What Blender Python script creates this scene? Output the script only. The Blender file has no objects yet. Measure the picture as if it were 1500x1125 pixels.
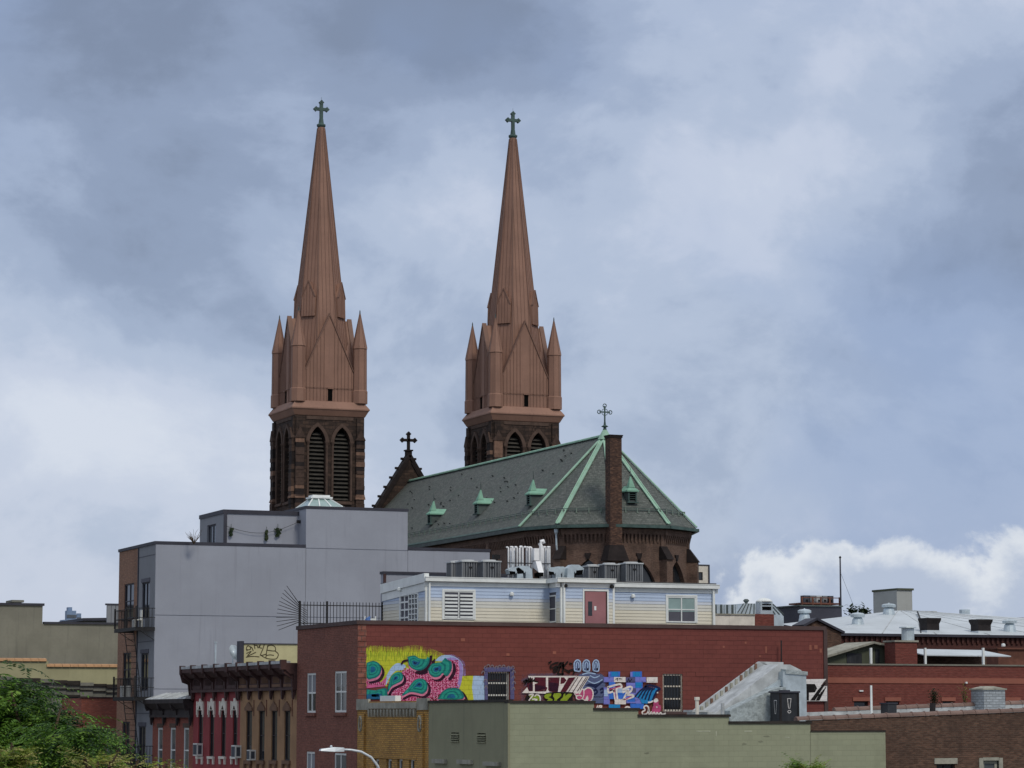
import bpy, bmesh, math, random
import numpy as np
from mathutils import Vector, Matrix

# ------------------------------------------------------------------ camera, sky, sun, exposure
scn = bpy.context.scene
col = scn.collection
YAW = math.radians(22.0)           # the street grid is the world grid; the camera looks 22 degrees off it
FPX, HORIZON, CAMZ = 3950.0, 1045.0, 8.0
PITCH = math.atan((HORIZON - 562.5) / FPX)
FH = Vector((math.sin(YAW), math.cos(YAW), 0))
RT = Vector((math.cos(YAW), -math.sin(YAW), 0))
FW = FH * math.cos(PITCH) + Vector((0, 0, math.sin(PITCH)))
UP = -FH * math.sin(PITCH) + Vector((0, 0, math.cos(PITCH)))
CAM = Vector((0, 0, CAMZ))
cd = bpy.data.cameras.new('camera'); cam = bpy.data.objects.new('camera', cd); col.objects.link(cam)
cd.sensor_width = 36; cd.lens = FPX / 1500 * 36; cd.clip_start = 0.5; cd.clip_end = 20000
cam.location = CAM; cam.rotation_euler = FW.to_track_quat('-Z', 'Y').to_euler()
scn.camera = cam
scn.render.resolution_x, scn.render.resolution_y = 1024, 768
vs = scn.view_settings
vs.view_transform = 'Standard'; vs.look = 'None'; vs.gamma = 1; vs.use_curve_mapping = False
vs.exposure = 0.0

SUN_EL, SUN_AZ = math.radians(48), math.radians(172)    # azimuth clockwise from +Y of the grid
sd = bpy.data.lights.new('sun', 'SUN'); sun = bpy.data.objects.new('sun', sd); col.objects.link(sun)
sd.energy = 1.45; sd.angle = math.radians(12); sd.color = (1.0, 0.93, 0.81)
sdir = Vector((math.sin(SUN_AZ) * math.cos(SUN_EL), math.cos(SUN_AZ) * math.cos(SUN_EL), math.sin(SUN_EL)))
sun.rotation_euler = sdir.to_track_quat('Z', 'Y').to_euler(); sun.location = (0, -20, 120)

def make_world():
    w = bpy.data.worlds.new('World'); scn.world = w; w.use_nodes = True
    t = w.node_tree; N, L = t.nodes, t.links; N.clear()
    out = N.new('ShaderNodeOutputWorld'); bg = N.new('ShaderNodeBackground'); bg.inputs['Strength'].default_value = 0.1
    L.new(bg.outputs[0], out.inputs[0])
    sky = N.new('ShaderNodeTexSky'); sky.sky_type = 'NISHITA'; sky.sun_disc = False
    sky.sun_elevation = SUN_EL; sky.sun_rotation = SUN_AZ; sky.air_density = 1.2; sky.dust_density = 1.5
    tc = N.new('ShaderNodeTexCoord'); D = tc.outputs['Generated']
    def math_(op, a, b=None, c=None, clamp=False):
        n = N.new('ShaderNodeMath'); n.operation = op; n.use_clamp = clamp
        for i, v in enumerate((a, b, c)):
            if v is None: continue
            if isinstance(v, (int, float)): n.inputs[i].default_value = v
            else: L.new(v, n.inputs[i])
        return n.outputs[0]
    def sstep(v, a, b, lo=0.0, hi=1.0):
        n = N.new('ShaderNodeMapRange'); n.interpolation_type = 'SMOOTHSTEP'
        L.new(v, n.inputs[0])
        for i, x in enumerate((a, b, lo, hi)): n.inputs[i + 1].default_value = x
        return n.outputs[0]
    def mixc(f, a, b):
        n = N.new('ShaderNodeMix'); n.data_type = 'RGBA'
        if isinstance(f, float): n.inputs[0].default_value = f
        else: L.new(f, n.inputs[0])
        for v, i in ((a, 6), (b, 7)):
            if isinstance(v, tuple): n.inputs[i].default_value = (*v, 1)
            else: L.new(v, n.inputs[i])
        return n.outputs[2]
    def noise(vec, scale, detail, rough=.55, dist=0.0, off=(0, 0, 0), sc=(1, 1, 1)):
        m = N.new('ShaderNodeMapping'); L.new(vec, m.inputs[0]); m.inputs[1].default_value = off; m.inputs[3].default_value = sc
        n = N.new('ShaderNodeTexNoise'); L.new(m.outputs[0], n.inputs['Vector'])
        n.inputs['Scale'].default_value = scale; n.inputs['Detail'].default_value = detail
        n.inputs['Roughness'].default_value = rough; n.inputs['Distortion'].default_value = dist
        return n.outputs[0]
    sep = N.new('ShaderNodeSeparateXYZ'); L.new(D, sep.inputs[0]); x, y, z = sep.outputs
    zc = math_('MAXIMUM', z, 0.0); den = math_('ADD', zc, 0.34)
    cmb = N.new('ShaderNodeCombineXYZ'); L.new(math_('DIVIDE', x, den), cmb.inputs[0]); L.new(math_('DIVIDE', y, den), cmb.inputs[1])
    P = cmb.outputs[0]                                        # a flat cloud deck overhead
    big = noise(D, 3.0, 4, .45, .3, SKYOFF1, (1, 1, 2.2))
    fine = noise(D, 15.0, 10, .62, .3, SKYOFF2, (1, 1, 1.35))
    wisp = noise(D, 6.0, 10, .58, .25, SKYOFF3, (1, 1, 1.5))
    dn = math_('ADD', math_('MULTIPLY', big, .50), math_('MULTIPLY', fine, .15))
    dn = math_('ADD', dn, math_('MULTIPLY', wisp, .35))
    dn = math_('MULTIPLY_ADD', dn, 1.45, -.215)
    ramp = N.new('ShaderNodeValToRGB'); L.new(dn, ramp.inputs[0]); cr = ramp.color_ramp; cr.interpolation = 'EASE'
    pts = [(.36, (2.15, 2.65, 3.8)), (.44, (2.8, 3.45, 4.9)), (.50, (3.65, 4.4, 6.0)), (.555, (4.6, 5.35, 6.9)), (.62, (5.7, 6.3, 7.7)), (.70, (6.8, 7.3, 8.4))]
    cr.elements[0].position, cr.elements[1].position = pts[0][0], pts[-1][0]
    cr.elements[0].color, cr.elements[1].color = (*pts[0][1], 1), (*pts[-1][1], 1)
    for p, c in pts[1:-1]:
        e = cr.elements.new(p); e.color = (*c, 1)
    deck = ramp.outputs[0]
    # thin openings show a bluer sky
    gap = sstep(noise(D, 3.2, 5, .5, .3, SKYOFF4, (1, 1, 1.6)), .50, .66, 0.0, .55)
    base = mixc(gap, deck, (2.75, 3.75, 6.1))
    base = mixc(.1, base, sky.outputs[0])
    # the deck is brighter overhead than along the horizon
    base = mixc(sstep(z, .25, .6, 0.0, .6), base, (5.4, 5.6, 5.9))
    hi = sstep(z, .25, .8, 1.0, 1.25)
    vm = N.new('ShaderNodeVectorMath'); vm.operation = 'SCALE'; L.new(base, vm.inputs[0]); L.new(hi, vm.inputs[3]); base = vm.outputs[0]
    # a bank of cumulus low over the horizon
    dr = N.new('ShaderNodeVectorMath'); dr.operation = 'DOT_PRODUCT'; L.new(D, dr.inputs[0]); dr.inputs[1].default_value = tuple(RT)
    side = dr.outputs['Value']
    puff = noise(D, 26.0, 9, .6, .15, SKYOFF5, (1, 1, 1.15)); lump = noise(D, 13.0, 2, .5, 0, SKYOFF6, (1, 1, .1))
    top = math_('ADD', sstep(side, .02, .12, .018, .063), math_('MULTIPLY', math_('SUBTRACT', lump, .5), .036))
    edge = math_('ADD', math_('SUBTRACT', top, z), math_('MULTIPLY', math_('SUBTRACT', puff, .5), .075))
    msk = sstep(edge, -.003, .007)
    body = noise(D, 22.0, 7, .55, .4, SKYOFF3, (1, 1, 1.5))
    lit = sstep(math_('ADD', edge, math_('MULTIPLY', math_('SUBTRACT', body, .5), .05)), .002, .026, 1.0, 0.0)
    cumc = mixc(lit, (4.6, 5.3, 6.6), (7.4, 7.8, 8.3))
    fade = sstep(edge, .014, .05, .96, .88)
    base = mixc(math_('MULTIPLY', msk, fade), base, cumc)
    L.new(base, bg.inputs[0])
SKYOFF1, SKYOFF2, SKYOFF3, SKYOFF4, SKYOFF5, SKYOFF6 = (1.48, 6.21, 1.9), (4.31, 1.94, 2.38), (7.27, 4.61, 1.52), (2.12, 0.03, 1.11), (5.27, 0.62, 2.38), (2.09, 2.09, 0.13)
make_world()

# ------------------------------------------------------------------ survey: lines of sight cut with real planes of the place
def ray(px, py): return FW + RT * ((px - 750) / FPX) + UP * ((562.5 - py) / FPX)
def at_y(px, py, Y):
    d = ray(px, py); return CAM + d * (Y / d.y)
def at_x(px, py, X):
    d = ray(px, py); return CAM + d * (X / d.x)
def at_plane(px, py, p, n):
    d = ray(px, py); n = Vector(n); return CAM + d * ((Vector(p) - CAM).dot(n) / d.dot(n))
def ry(x0, x1, p0, p1, Y):         # rectangle on a wall facing -Y -> (X0, X1, Zbottom, Ztop)
    a, b = at_y(x0, (p0 + p1) / 2, Y), at_y(x1, (p0 + p1) / 2, Y); m = (x0 + x1) / 2
    return (a.x, b.x, at_y(m, p1, Y).z, at_y(m, p0, Y).z)
def rx(x0, x1, p0, p1, X):         # rectangle on a wall facing -X -> (Y0, Y1, Zbottom, Ztop)
    a, b = at_x(x1, (p0 + p1) / 2, X), at_x(x0, (p0 + p1) / 2, X); m = (x0 + x1) / 2
    return (a.y, b.y, at_x(m, p1, X).z, at_x(m, p0, X).z)

# ------------------------------------------------------------------ mesh helpers
class MB:
    def __init__(self): self.v, self.f, self.m, self.mi, self.g = [], [], [], 0, []
    def poly(self, pts):
        n = len(self.v); self.v += [Vector(p) for p in pts]; self.f.append(list(range(n, n + len(pts)))); self.m.append(self.mi); return self
    def hexa(self, b, t):          # bottom ring, top ring
        n = len(self.v); k = len(b); self.v += [Vector(p) for p in b] + [Vector(p) for p in t]
        self.f += [list(range(n, n + k))[::-1], list(range(n + k, n + 2 * k))] + [[n + i, n + (i + 1) % k, n + k + (i + 1) % k, n + k + i] for i in range(k)]
        self.m += [self.mi] * (k + 2); return self
    def box(self, x0, x1, y0, y1, z0, z1):
        return self.hexa([(x0, y0, z0), (x1, y0, z0), (x1, y1, z0), (x0, y1, z0)], [(x0, y0, z1), (x1, y0, z1), (x1, y1, z1), (x0, y1, z1)])
    def prism(self, pts, vec):
        vec = Vector(vec); return self.hexa(pts, [Vector(p) + vec for p in pts])
    def rings(self, rings, caps=True):
        n = len(self.v); k = len(rings[0])
        for r in rings: self.v += [Vector(p) for p in r]
        for j in range(len(rings) - 1):
            for i in range(k):
                a = n + j * k; self.f.append([a + i, a + (i + 1) % k, a + k + (i + 1) % k, a + k + i]); self.m.append(self.mi)
        if caps:
            self.f += [list(range(n, n + k))[::-1], list(range(n + (len(rings) - 1) * k, n + len(rings) * k))]; self.m += [self.mi] * 2
        return self
    def lathe(self, cx, cy, prof, n=12, a0=0.0):
        return self.rings([[(cx + r * math.cos(a0 + 2 * math.pi * i / n), cy + r * math.sin(a0 + 2 * math.pi * i / n), z) for i in range(n)] for r, z in prof])
    def tube(self, path, r, n=6):
        path = [Vector(p) for p in path]; rr = []
        for i, p in enumerate(path):
            d = (path[min(i + 1, len(path) - 1)] - path[max(i - 1, 0)]).normalized()
            u = d.cross(Vector((0, 0, 1)) if abs(d.z) < .95 else Vector((1, 0, 0))).normalized(); w = d.cross(u)
            q = r[i] if isinstance(r, (list, tuple)) else r
            rr.append([p + u * (q * math.cos(2 * math.pi * k / n + .4)) + w * (q * math.sin(2 * math.pi * k / n + .4)) for k in range(n)])
        return self.rings(rr)
    def beam(self, a, b, w, h, up=(0, 0, 1)):     # square bar from a to b
        a, b = Vector(a), Vector(b); d = (b - a).normalized(); up = Vector(up)
        s = d.cross(up).normalized() * (w / 2); t = s.normalized().cross(d).normalized() * (h / 2)
        return self.hexa([a - s - t, a + s - t, a + s + t, a - s + t], [b - s - t, b + s - t, b + s + t, b - s + t])
    def mesh(self, name, mats, origin=(0, 0, 0), smooth=False):
        me = bpy.data.meshes.new(name); o = Vector(origin)
        me.from_pydata([tuple(p - o) for p in self.v], [], self.f)
        for mt in (mats if isinstance(mats, (list, tuple)) else [mats]): me.materials.append(mt)
        me.polygons.foreach_set('material_index', self.m)
        bm = bmesh.new(); bm.from_mesh(me); bmesh.ops.recalc_face_normals(bm, faces=bm.faces)
        uv = bm.loops.layers.uv.new('UVMap'); Z = Vector((0, 0, 1))
        for f in bm.faces:
            f.normal_update(); n = f.normal
            t = Z.cross(n)
            t = t.normalized() if t.length > .05 else Vector((1, 0, 0))
            b = n.cross(t)
            for l in f.loops:
                p = l.vert.co + o; l[uv].uv = (p.dot(t), p.dot(b))
            f.smooth = smooth
        bm.to_mesh(me); bm.free()
        return me
    def build(self, name, mats, parent=None, smooth=False, origin=None):
        og = wloc(parent) if parent else Vector(origin or (0, 0, 0))
        ob = bpy.data.objects.new(name, self.mesh(name, mats, og if not origin else origin, smooth)); col.objects.link(ob)
        if parent:
            ob.parent = parent
            if origin: ob.location = Vector(origin) - wloc(parent)
        elif origin: ob.location = origin
        return ob
def wloc(o):
    p = Vector((0, 0, 0))
    while o: p = p + o.location; o = o.parent
    return p
def inst(me, name, parent, loc, rot=None, scale=None):
    ob = bpy.data.objects.new(name, me); col.objects.link(ob); ob.parent = parent
    ob.location = Vector(loc) - (wloc(parent) if parent else Vector((0, 0, 0)))
    if rot: ob.rotation_euler = rot
    if scale: ob.scale = scale
    return ob
def tag(o, label=None, cat=None, group=None, kind=None):
    for k, v in (('label', label), ('category', cat), ('group', group), ('kind', kind)):
        if v: o[k] = v
    return o
def thing(name, label, cat, loc, group=None):
    o = bpy.data.objects.new(name, None); col.objects.link(o); o.location = loc; o.empty_display_size = .3
    return tag(o, label, cat, group)
def copy_tree(o, parent=None):
    c = o.copy(); col.objects.link(c); c.parent = parent
    for ch in list(o.children): copy_tree(ch, c)
    return c
def strip_xz(me): return me

# wall sheet with rectangular openings.  fn(u, z, depth) -> point
def holes_wall(mb, fn, u0, u1, z0, z1, holes=(), depth=.16):
    us = sorted({u0, u1, *[h[0] for h in holes], *[h[1] for h in holes]}); zs = sorted({z0, z1, *[h[2] for h in holes], *[h[3] for h in holes]})
    us = [u for u in us if u0 <= u <= u1]; zs = [z for z in zs if z0 <= z <= z1]
    for a, b in zip(us, us[1:]):
        for c, d in zip(zs, zs[1:]):
            mu, mz = (a + b) / 2, (c + d) / 2
            if any(h[0] < mu < h[1] and h[2] < mz < h[3] for h in holes): continue
            mb.poly([fn(a, c, 0), fn(b, c, 0), fn(b, d, 0), fn(a, d, 0)])
    for a, b, c, d in holes:
        for p, q in (((a, c), (b, c)), ((b, c), (b, d)), ((b, d), (a, d)), ((a, d), (a, c))):
            mb.poly([fn(*p, 0), fn(*q, 0), fn(*q, depth), fn(*p, depth)])
def fy(Y): return lambda u, z, d: (u, Y + d, z)
def fx(X): return lambda u, z, d: (X + d, u, z)
def shell(parent, mats, x0, x1, y0, y1, z1, hx=(), hy=(), z0=0.0, par=.55, name='wall', depth=.16, roofmat=None):
    """four walls with a parapet; mats = (street side, long side)"""
    mb = MB(); mb.mi = 0
    holes_wall(mb, fx(x0), y0, y1, z0, z1, hx, depth)
    mb.mi = len(mats) - 1
    holes_wall(mb, fy(y0), x0, x1, z0, z1, hy, depth)
    mb.poly([(x1, y0, z0), (x1, y1, z0), (x1, y1, z1), (x1, y0, z1)]); mb.poly([(x0, y1, z0), (x1, y1, z0), (x1, y1, z1), (x0, y1, z1)])
    t = .28
    a, b, c, d = (x0 + t, y0 + t), (x1 - t, y0 + t), (x1 - t, y1 - t), (x0 + t, y1 - t)
    A, B, C_, D_ = (x0, y0), (x1, y0), (x1, y1), (x0, y1)
    for p, q, P, Q in ((a, b, A, B), (b, c, B, C_), (c, d, C_, D_), (d, a, D_, A)):
        mb.poly([(*p, z1 - par), (*q, z1 - par), (*q, z1), (*p, z1)]); mb.poly([(*P, z1), (*Q, z1), (*q, z1), (*p, z1)])
    w = mb.build(name, list(mats), parent)
    r = MB().box(x0 + t - .02, x1 - t + .02, y0 + t - .02, y1 - t + .02, z1 - par - .1, z1 - par).build('roof', roofmat or MT['roof_felt'], parent)
    return w
def coping(parent, mat, x0, x1, y0, y1, z, h=.12, o=.05, w=.38, sides='LFRB', name='coping'):
    mb = MB()
    if 'F' in sides: mb.box(x0 - o, x1 + o, y0 - o, y0 + w, z, z + h)
    if 'B' in sides: mb.box(x0 - o, x1 + o, y1 - w, y1 + o, z, z + h)
    if 'L' in sides: mb.box(x0 - o, x0 + w, y0 + w, y1 - w, z, z + h)
    if 'R' in sides: mb.box(x1 - w, x1 + o, y0 + w, y1 - w, z, z + h)
    return mb.build(name, mat, parent)
def window(parent, fn, r, frame, pane, fw=.07, nv=0, nh=1, rec=.1, sill=None, lintel=None, bars=0, fd=.06, upper_pane_tint=None):
    """frame with panes set back in the opening; r = (u0,u1,z0,z1)"""
    u0, u1, z0, z1 = r
    def B(mb, a, b, c, d, f0, f1): mb.hexa([fn(a, c, f0), fn(b, c, f0), fn(b, c, f1), fn(a, c, f1)], [fn(a, d, f0), fn(b, d, f0), fn(b, d, f1), fn(a, d, f1)])
    mb = MB()
    B(mb, u0, u0 + fw, z0, z1, rec, rec + fd); B(mb, u1 - fw, u1, z0, z1, rec, rec + fd)
    B(mb, u0 + fw, u1 - fw, z0, z0 + fw, rec, rec + fd); B(mb, u0 + fw, u1 - fw, z1 - fw, z1, rec, rec + fd)
    for i in range(nv):
        u = u0 + (u1 - u0) * (i + 1) / (nv + 1); B(mb, u - fw * .45, u + fw * .45, z0 + fw, z1 - fw, rec + .004, rec + fd - .004)
    for i in range(nh):
        z = z0 + (z1 - z0) * (i + 1) / (nh + 1); B(mb, u0 + fw, u1 - fw, z - fw * .4, z + fw * .4, rec + .008, rec + fd - .008)
    wo = mb.build('window', frame, parent)
    mb = MB(); B(mb, u0, u1, z0, z1, rec + fd * .7, rec + fd * .7 + .02)
    mb.build('pane', pane, wo)
    if upper_pane_tint:
        zb = z0 + (z1 - z0) * upper_pane_tint[0]; mb = MB(); B(mb, u0 + fw, u1 - fw, zb, z1 - fw, rec + fd * .5, rec + fd * .66); mb.build('upper_pane_tint', upper_pane_tint[1], wo)  # pale sheet for tinted panes and painted reflections
    if bars:
        mb = MB()
        for i in range(bars):
            u = u0 + (u1 - u0) * (i + .5) / bars; B(mb, u - .012, u + .012, z0 + .02, z1 - .02, rec - .06, rec - .036)
        mb.build('security_bars', MT['iron'], wo)
    if sill:
        mb = MB(); B(mb, u0 - .1, u1 + .1, z0 - .14, z0 - .002, -.09, rec + .02); mb.build('sill', sill, wo)
    if lintel:
        mb = MB(); B(mb, u0 - .1, u1 + .1, z1 + .002, z1 + .22, -.04, .05); mb.build('lintel', lintel, wo)
    return wo

# ------------------------------------------------------------------ materials
def lin(c): c /= 255; return c / 12.92 if c <= .04045 else ((c + .055) / 1.055) ** 2.4
KALB = 1.3
def S(r, g, b, k=None):            # surface colour from a colour seen under this sky
    k = k or KALB; return tuple(min(.86, lin(c) * k) for c in (r, g, b))
MT = {}
def nodes(name):
    m = bpy.data.materials.new(name); m.use_nodes = True; t = m.node_tree; return m, t.nodes, t.links, t.nodes['Principled BSDF']
def mix(N, L, f, a, b, mode='MIX'):
    n = N.new('ShaderNodeMix'); n.data_type = 'RGBA'; n.blend_type = mode
    if isinstance(f, (int, float)): n.inputs[0].default_value = f
    else: L.new(f, n.inputs[0])
    for v, i in ((a, 6), (b, 7)):
        if isinstance(v, tuple): n.inputs[i].default_value = (*v[:3], 1)
        else: L.new(v, n.inputs[i])
    return n.outputs[2]
def nz(N, L, scale, detail=5, rough=.6, sc=(1, 1, 1), src='pos', dist=0):
    if src == 'pos': v = N.new('ShaderNodeNewGeometry').outputs['Position']
    elif src == 'uv': v = N.new('ShaderNodeTexCoord').outputs['UV']
    else: v = N.new('ShaderNodeTexCoord').outputs['Object']
    m = N.new('ShaderNodeMapping'); L.new(v, m.inputs[0]); m.inputs[3].default_value = sc
    n = N.new('ShaderNodeTexNoise'); L.new(m.outputs[0], n.inputs['Vector']); n.inputs['Scale'].default_value = scale
    n.inputs['Detail'].default_value = detail; n.inputs['Roughness'].default_value = rough; n.inputs['Distortion'].default_value = dist
    return n.outputs[0]
def rng(N, L, v, a, b, lo=0, hi=1):
    n = N.new('ShaderNodeMapRange'); n.interpolation_type = 'SMOOTHSTEP'; L.new(v, n.inputs[0])
    for i, x in enumerate((a, b, lo, hi)): n.inputs[i + 1].default_value = x
    return n.outputs[0]
def bumpn(N, L, b, h, strength, dist):
    n = N.new('ShaderNodeBump'); n.inputs['Strength'].default_value = strength; n.inputs['Distance'].default_value = dist
    L.new(h, n.inputs['Height']); L.new(n.outputs[0], b.inputs['Normal'])
def plain(name, c, var=.18, scale=1.2, rough=.8, metal=0, streak=0.0, dirt=None, bump=.0, fine=9, spec=.3):
    """painted, plastered or metal surface: broad blotches, fine grain, rain streaks"""
    m, N, L, b = nodes(name)
    dk = tuple(x * (1 - var) for x in c); lt = tuple(min(.9, x * (1 + var)) for x in c)
    f = rng(N, L, nz(N, L, scale, 6), .3, .7)
    cc = mix(N, L, f, dk, lt)
    g = nz(N, L, fine, 4, .7)
    cc = mix(N, L, rng(N, L, g, .35, .75, 0, .35), cc, tuple(x * (1 - var * 1.4) for x in c))
    if streak:
        s = nz(N, L, 2.4, 5, .65, (1.6, 1.6, .09))
        cc = mix(N, L, rng(N, L, s, .52, .78, 0, streak), cc, dirt or tuple(x * .35 for x in c))
    L.new(cc, b.inputs['Base Color']); b.inputs['Roughness'].default_value = rough; b.inputs['Metallic'].default_value = metal
    b.inputs['Specular IOR Level'].default_value = spec
    if bump: bumpn(N, L, b, g, .6, bump)
    MT[name] = m; return m
def brick(name, c1, c2, mortar, bw=.22, bh=.075, ms=.012, blotch=.35, dirt=None, streak=.0, off=.5, bump=.012, rough=.85, paint=None, eff=None, per=.55):
    m, N, L, b = nodes(name)
    uv = N.new('ShaderNodeTexCoord').outputs['UV']
    br = N.new('ShaderNodeTexBrick'); L.new(uv, br.inputs['Vector']); br.offset = off
    br.inputs['Scale'].default_value = 1; br.inputs['Brick Width'].default_value = bw; br.inputs['Row Height'].default_value = bh
    br.inputs['Mortar Size'].default_value = ms; br.inputs['Mortar Smooth'].default_value = .3; br.inputs['Bias'].default_value = -.1
    br.inputs['Color1'].default_value = (*c1, 1); br.inputs['Color2'].default_value = (*c2, 1); br.inputs['Mortar'].default_value = (*mortar, 1)
    cc = br.outputs['Color']
    blk = nz(N, L, 1, 0, .5, (1 / bw * .93, 1 / bh * .97, 1), 'uv')
    cc = mix(N, L, rng(N, L, blk, .42, .66, 0, per), cc, tuple(x * .62 for x in c1))
    f = nz(N, L, .55, 7, .62)
    cc = mix(N, L, rng(N, L, f, .45, .72, 0, blotch), cc, dirt or tuple(x * .45 for x in c1))
    f2 = nz(N, L, .8, 6, .6, (1, 1, 1.7), 'obj')
    cc = mix(N, L, rng(N, L, f2, .5, .8, 0, blotch * .7), cc, tuple(min(.8, x * 1.5) for x in c2))
    if streak:
        s = nz(N, L, 2.0, 5, .65, (1.5, 1.5, .1)); cc = mix(N, L, rng(N, L, s, .52, .75, 0, streak), cc, dirt or (.02, .018, .016))
    if eff:
        s = nz(N, L, 1.1, 8, .7, (1, 1, .5)); cc = mix(N, L, rng(N, L, s, .6, .72, 0, .5), cc, eff)
    L.new(cc, b.inputs['Base Color']); b.inputs['Roughness'].default_value = rough; b.inputs['Specular IOR Level'].default_value = .25
    inv = N.new('ShaderNodeMath'); inv.operation = 'SUBTRACT'; inv.inputs[0].default_value = 1; L.new(br.outputs['Fac'], inv.inputs[1])
    bumpn(N, L, b, inv.outputs[0], .8, bump)
    MT[name] = m; return m
def glass(name, c=(.012, .014, .017), rough=.06):
    m, N, L, b = nodes(name)
    f = nz(N, L, .9, 3); L.new(mix(N, L, f, c, tuple(x * 2.4 for x in c)), b.inputs['Base Color'])
    b.inputs['Roughness'].default_value = rough; b.inputs['Specular IOR Level'].default_value = .55; MT[name] = m; return m

plain('roof_felt', (.09, .09, .088), .25, .7, .9, bump=.01)
plain('spire_cladding', S(128, 97, 82), .11, .35, .68, streak=.5, dirt=S(97, 74, 64), spec=.35, fine=3)
plain('spire_seam', S(108, 82, 70), .08, .5, .6)
plain('copper_light', S(134, 165, 146), .16, 1.3, .65, streak=.5, dirt=S(150, 152, 128))
plain('copper_mint', S(110, 150, 130), .14, 1.3, .65, streak=.4, dirt=S(132, 150, 128))
plain('copper_dark', S(62, 80, 76), .3, 1.5, .6, streak=.3)
plain('lead_grey', S(70, 78, 76), .25, 1.5, .6)
brick('brownstone', S(50, 40, 35), S(74, 58, 49), S(40, 35, 33), .75, .36, .02, .65, S(24, 21, 20), .5, bump=.03)
plain('stone_light', S(108, 84, 70), .28, 1.6, .9, streak=.3, bump=.02)
plain('stone_mid', S(66, 52, 45), .3, 1.6, .9, streak=.3, bump=.02)
plain('stone_dark', S(36, 30, 29), .3, 1.6, .9, bump=.02)
plain('stone_trim', S(76, 61, 53), .25, 1.4, .9, streak=.35)
plain('louver', S(58, 55, 50), .3, 2, .8, streak=.3)
plain('dark_void', (.006, .006, .006), .2, 1, 1.0, spec=.0)
brick('slate', S(79, 83, 79), S(96, 99, 94), S(50, 53, 51), .36, .24, .014, .4, S(74, 86, 78), .0, bump=.02, rough=.7)
brick('apse_brick', S(94, 73, 63), S(114, 90, 77), S(94, 84, 76), .22, .08, .012, .6, S(46, 36, 32), .4)
brick('apse_chimney_brick', S(62, 44, 38), S(104, 76, 60), S(70, 60, 54), .26, .1, .014, .3, S(48, 38, 34), .2)
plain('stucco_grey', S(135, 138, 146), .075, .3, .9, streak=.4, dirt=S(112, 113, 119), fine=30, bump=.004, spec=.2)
plain('stucco_grey_dark', S(118, 120, 124), .06, .5, .9, streak=.15, fine=30)  # darker stucco copy; on street faces it has their shade in the colour
plain('stucco_groove', S(80, 80, 88), .1, 1)
plain('trim_charcoal', S(52, 52, 60), .15, 1, .6)
brick('street_brick_brown', S(116, 73, 62), S(128, 82, 69), S(104, 76, 66), .21, .075, .011, .3, S(74, 50, 47), .15)
brick('corner_brick', S(118, 72, 62), S(140, 92, 78), S(90, 70, 64), .3, .22, .02, .3, S(70, 48, 44))
plain('red_paint_wall', S(116, 55, 50), .07, .4, .85, streak=.10, dirt=S(88, 44, 41), fine=14)
brick('red_paint', S(104, 57, 52), S(108, 60, 54), S(90, 50, 46), .42, .2, .011, .34, S(92, 51, 46), .25, bump=.006, eff=S(124, 72, 63), per=.16)
plain('coping_dark', S(72, 58, 56), .2, 1, .75)
plain('iron', (.016, .015, .015), .3, 3, .6)
plain('iron_rust', (.035, .022, .017), .4, 3, .8)
plain('white_trim', S(205, 208, 205, 1.3), .08, 1.5, .55, streak=.15)
plain('board_cream', S(204, 198, 180, 1.2), .05, .8, .6, streak=.12, dirt=S(160, 150, 130), fine=20)
plain('board_blend', S(194, 193, 184, 1.2), .05, .8, .6, streak=.12, fine=20)
plain('board_mist', S(183, 189, 197, 1.2), .05, .8, .6, streak=.12, fine=20)
plain('board_blue', S(170, 185, 206, 1.2), .05, .8, .6, streak=.1, fine=20)
plain('door_rose', S(142, 98, 100), .1, .9, .55)
plain('galvanised', S(168, 178, 182), .16, 2.5, .42, metal=.35, streak=.2)
plain('silver_coat', S(160, 163, 163), .24, 1.8, .6, streak=.6, dirt=S(98, 98, 98), fine=5)
plain('silver_crinkle', S(150, 158, 158), .3, 5, .5, metal=.2, bump=.05, fine=11)
plain('flue_white', S(222, 226, 218, 1.3), .06, 2, .5, streak=.2, dirt=S(170, 170, 160))
plain('condenser_grey', S(112, 114, 116), .12, 2, .6)
plain('condenser_grille', S(62, 66, 72), .2, 3, .7)
plain('condenser_top', S(165, 168, 168), .1, 2, .6)
brick('green_block', S(131, 134, 112), S(135, 138, 115), S(125, 128, 106), .4, .2, .008, .42, S(112, 114, 94), .3, bump=.003, per=.0)
plain('green_stucco', S(124, 123, 100), .08, .6, .9, streak=.35, dirt=S(78, 80, 70), fine=12)
plain('tar_edge', S(44, 40, 36), .3, 2, .8)
brick('yellow_brick', S(182, 140, 72), S(148, 110, 60), S(100, 84, 64), .22, .08, .012, .4, S(80, 60, 42), .25)
plain('limestone_dirty', S(138, 136, 124), .25, 1.6, .9, streak=.55, dirt=S(60, 58, 52))
plain('tan_render', S(138, 108, 80), .16, .8, .9, streak=.3, dirt=S(90, 68, 54), fine=6)
plain('tan_trim', S(104, 80, 64), .2, 1.2, .9, streak=.3)
plain('crimson_paint', S(124, 50, 52), .14, .8, .75, streak=.2)
brick('row_brick', S(136, 74, 60), S(122, 66, 54), S(104, 76, 66), .21, .075, .011, .3, S(84, 52, 46), .15)
plain('cornice_maroon', S(64, 44, 42), .3, 1.4, .7, streak=.3)
plain('cornice_black', S(46, 40, 40), .3, 1.4, .7)
plain('aged_white', S(196, 190, 178), .12, 2, .75, streak=.35)
plain('window_white', S(196, 198, 194, 1.3), .06, 2, .55)
plain('yellow_wall', S(164, 158, 122), .1, .9, .85, streak=.25, dirt=S(140, 132, 100))
brick('brown_brick', S(78, 58, 48), S(102, 76, 62), S(86, 74, 64), .21, .075, .012, .55, S(56, 44, 38), .25)
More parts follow.
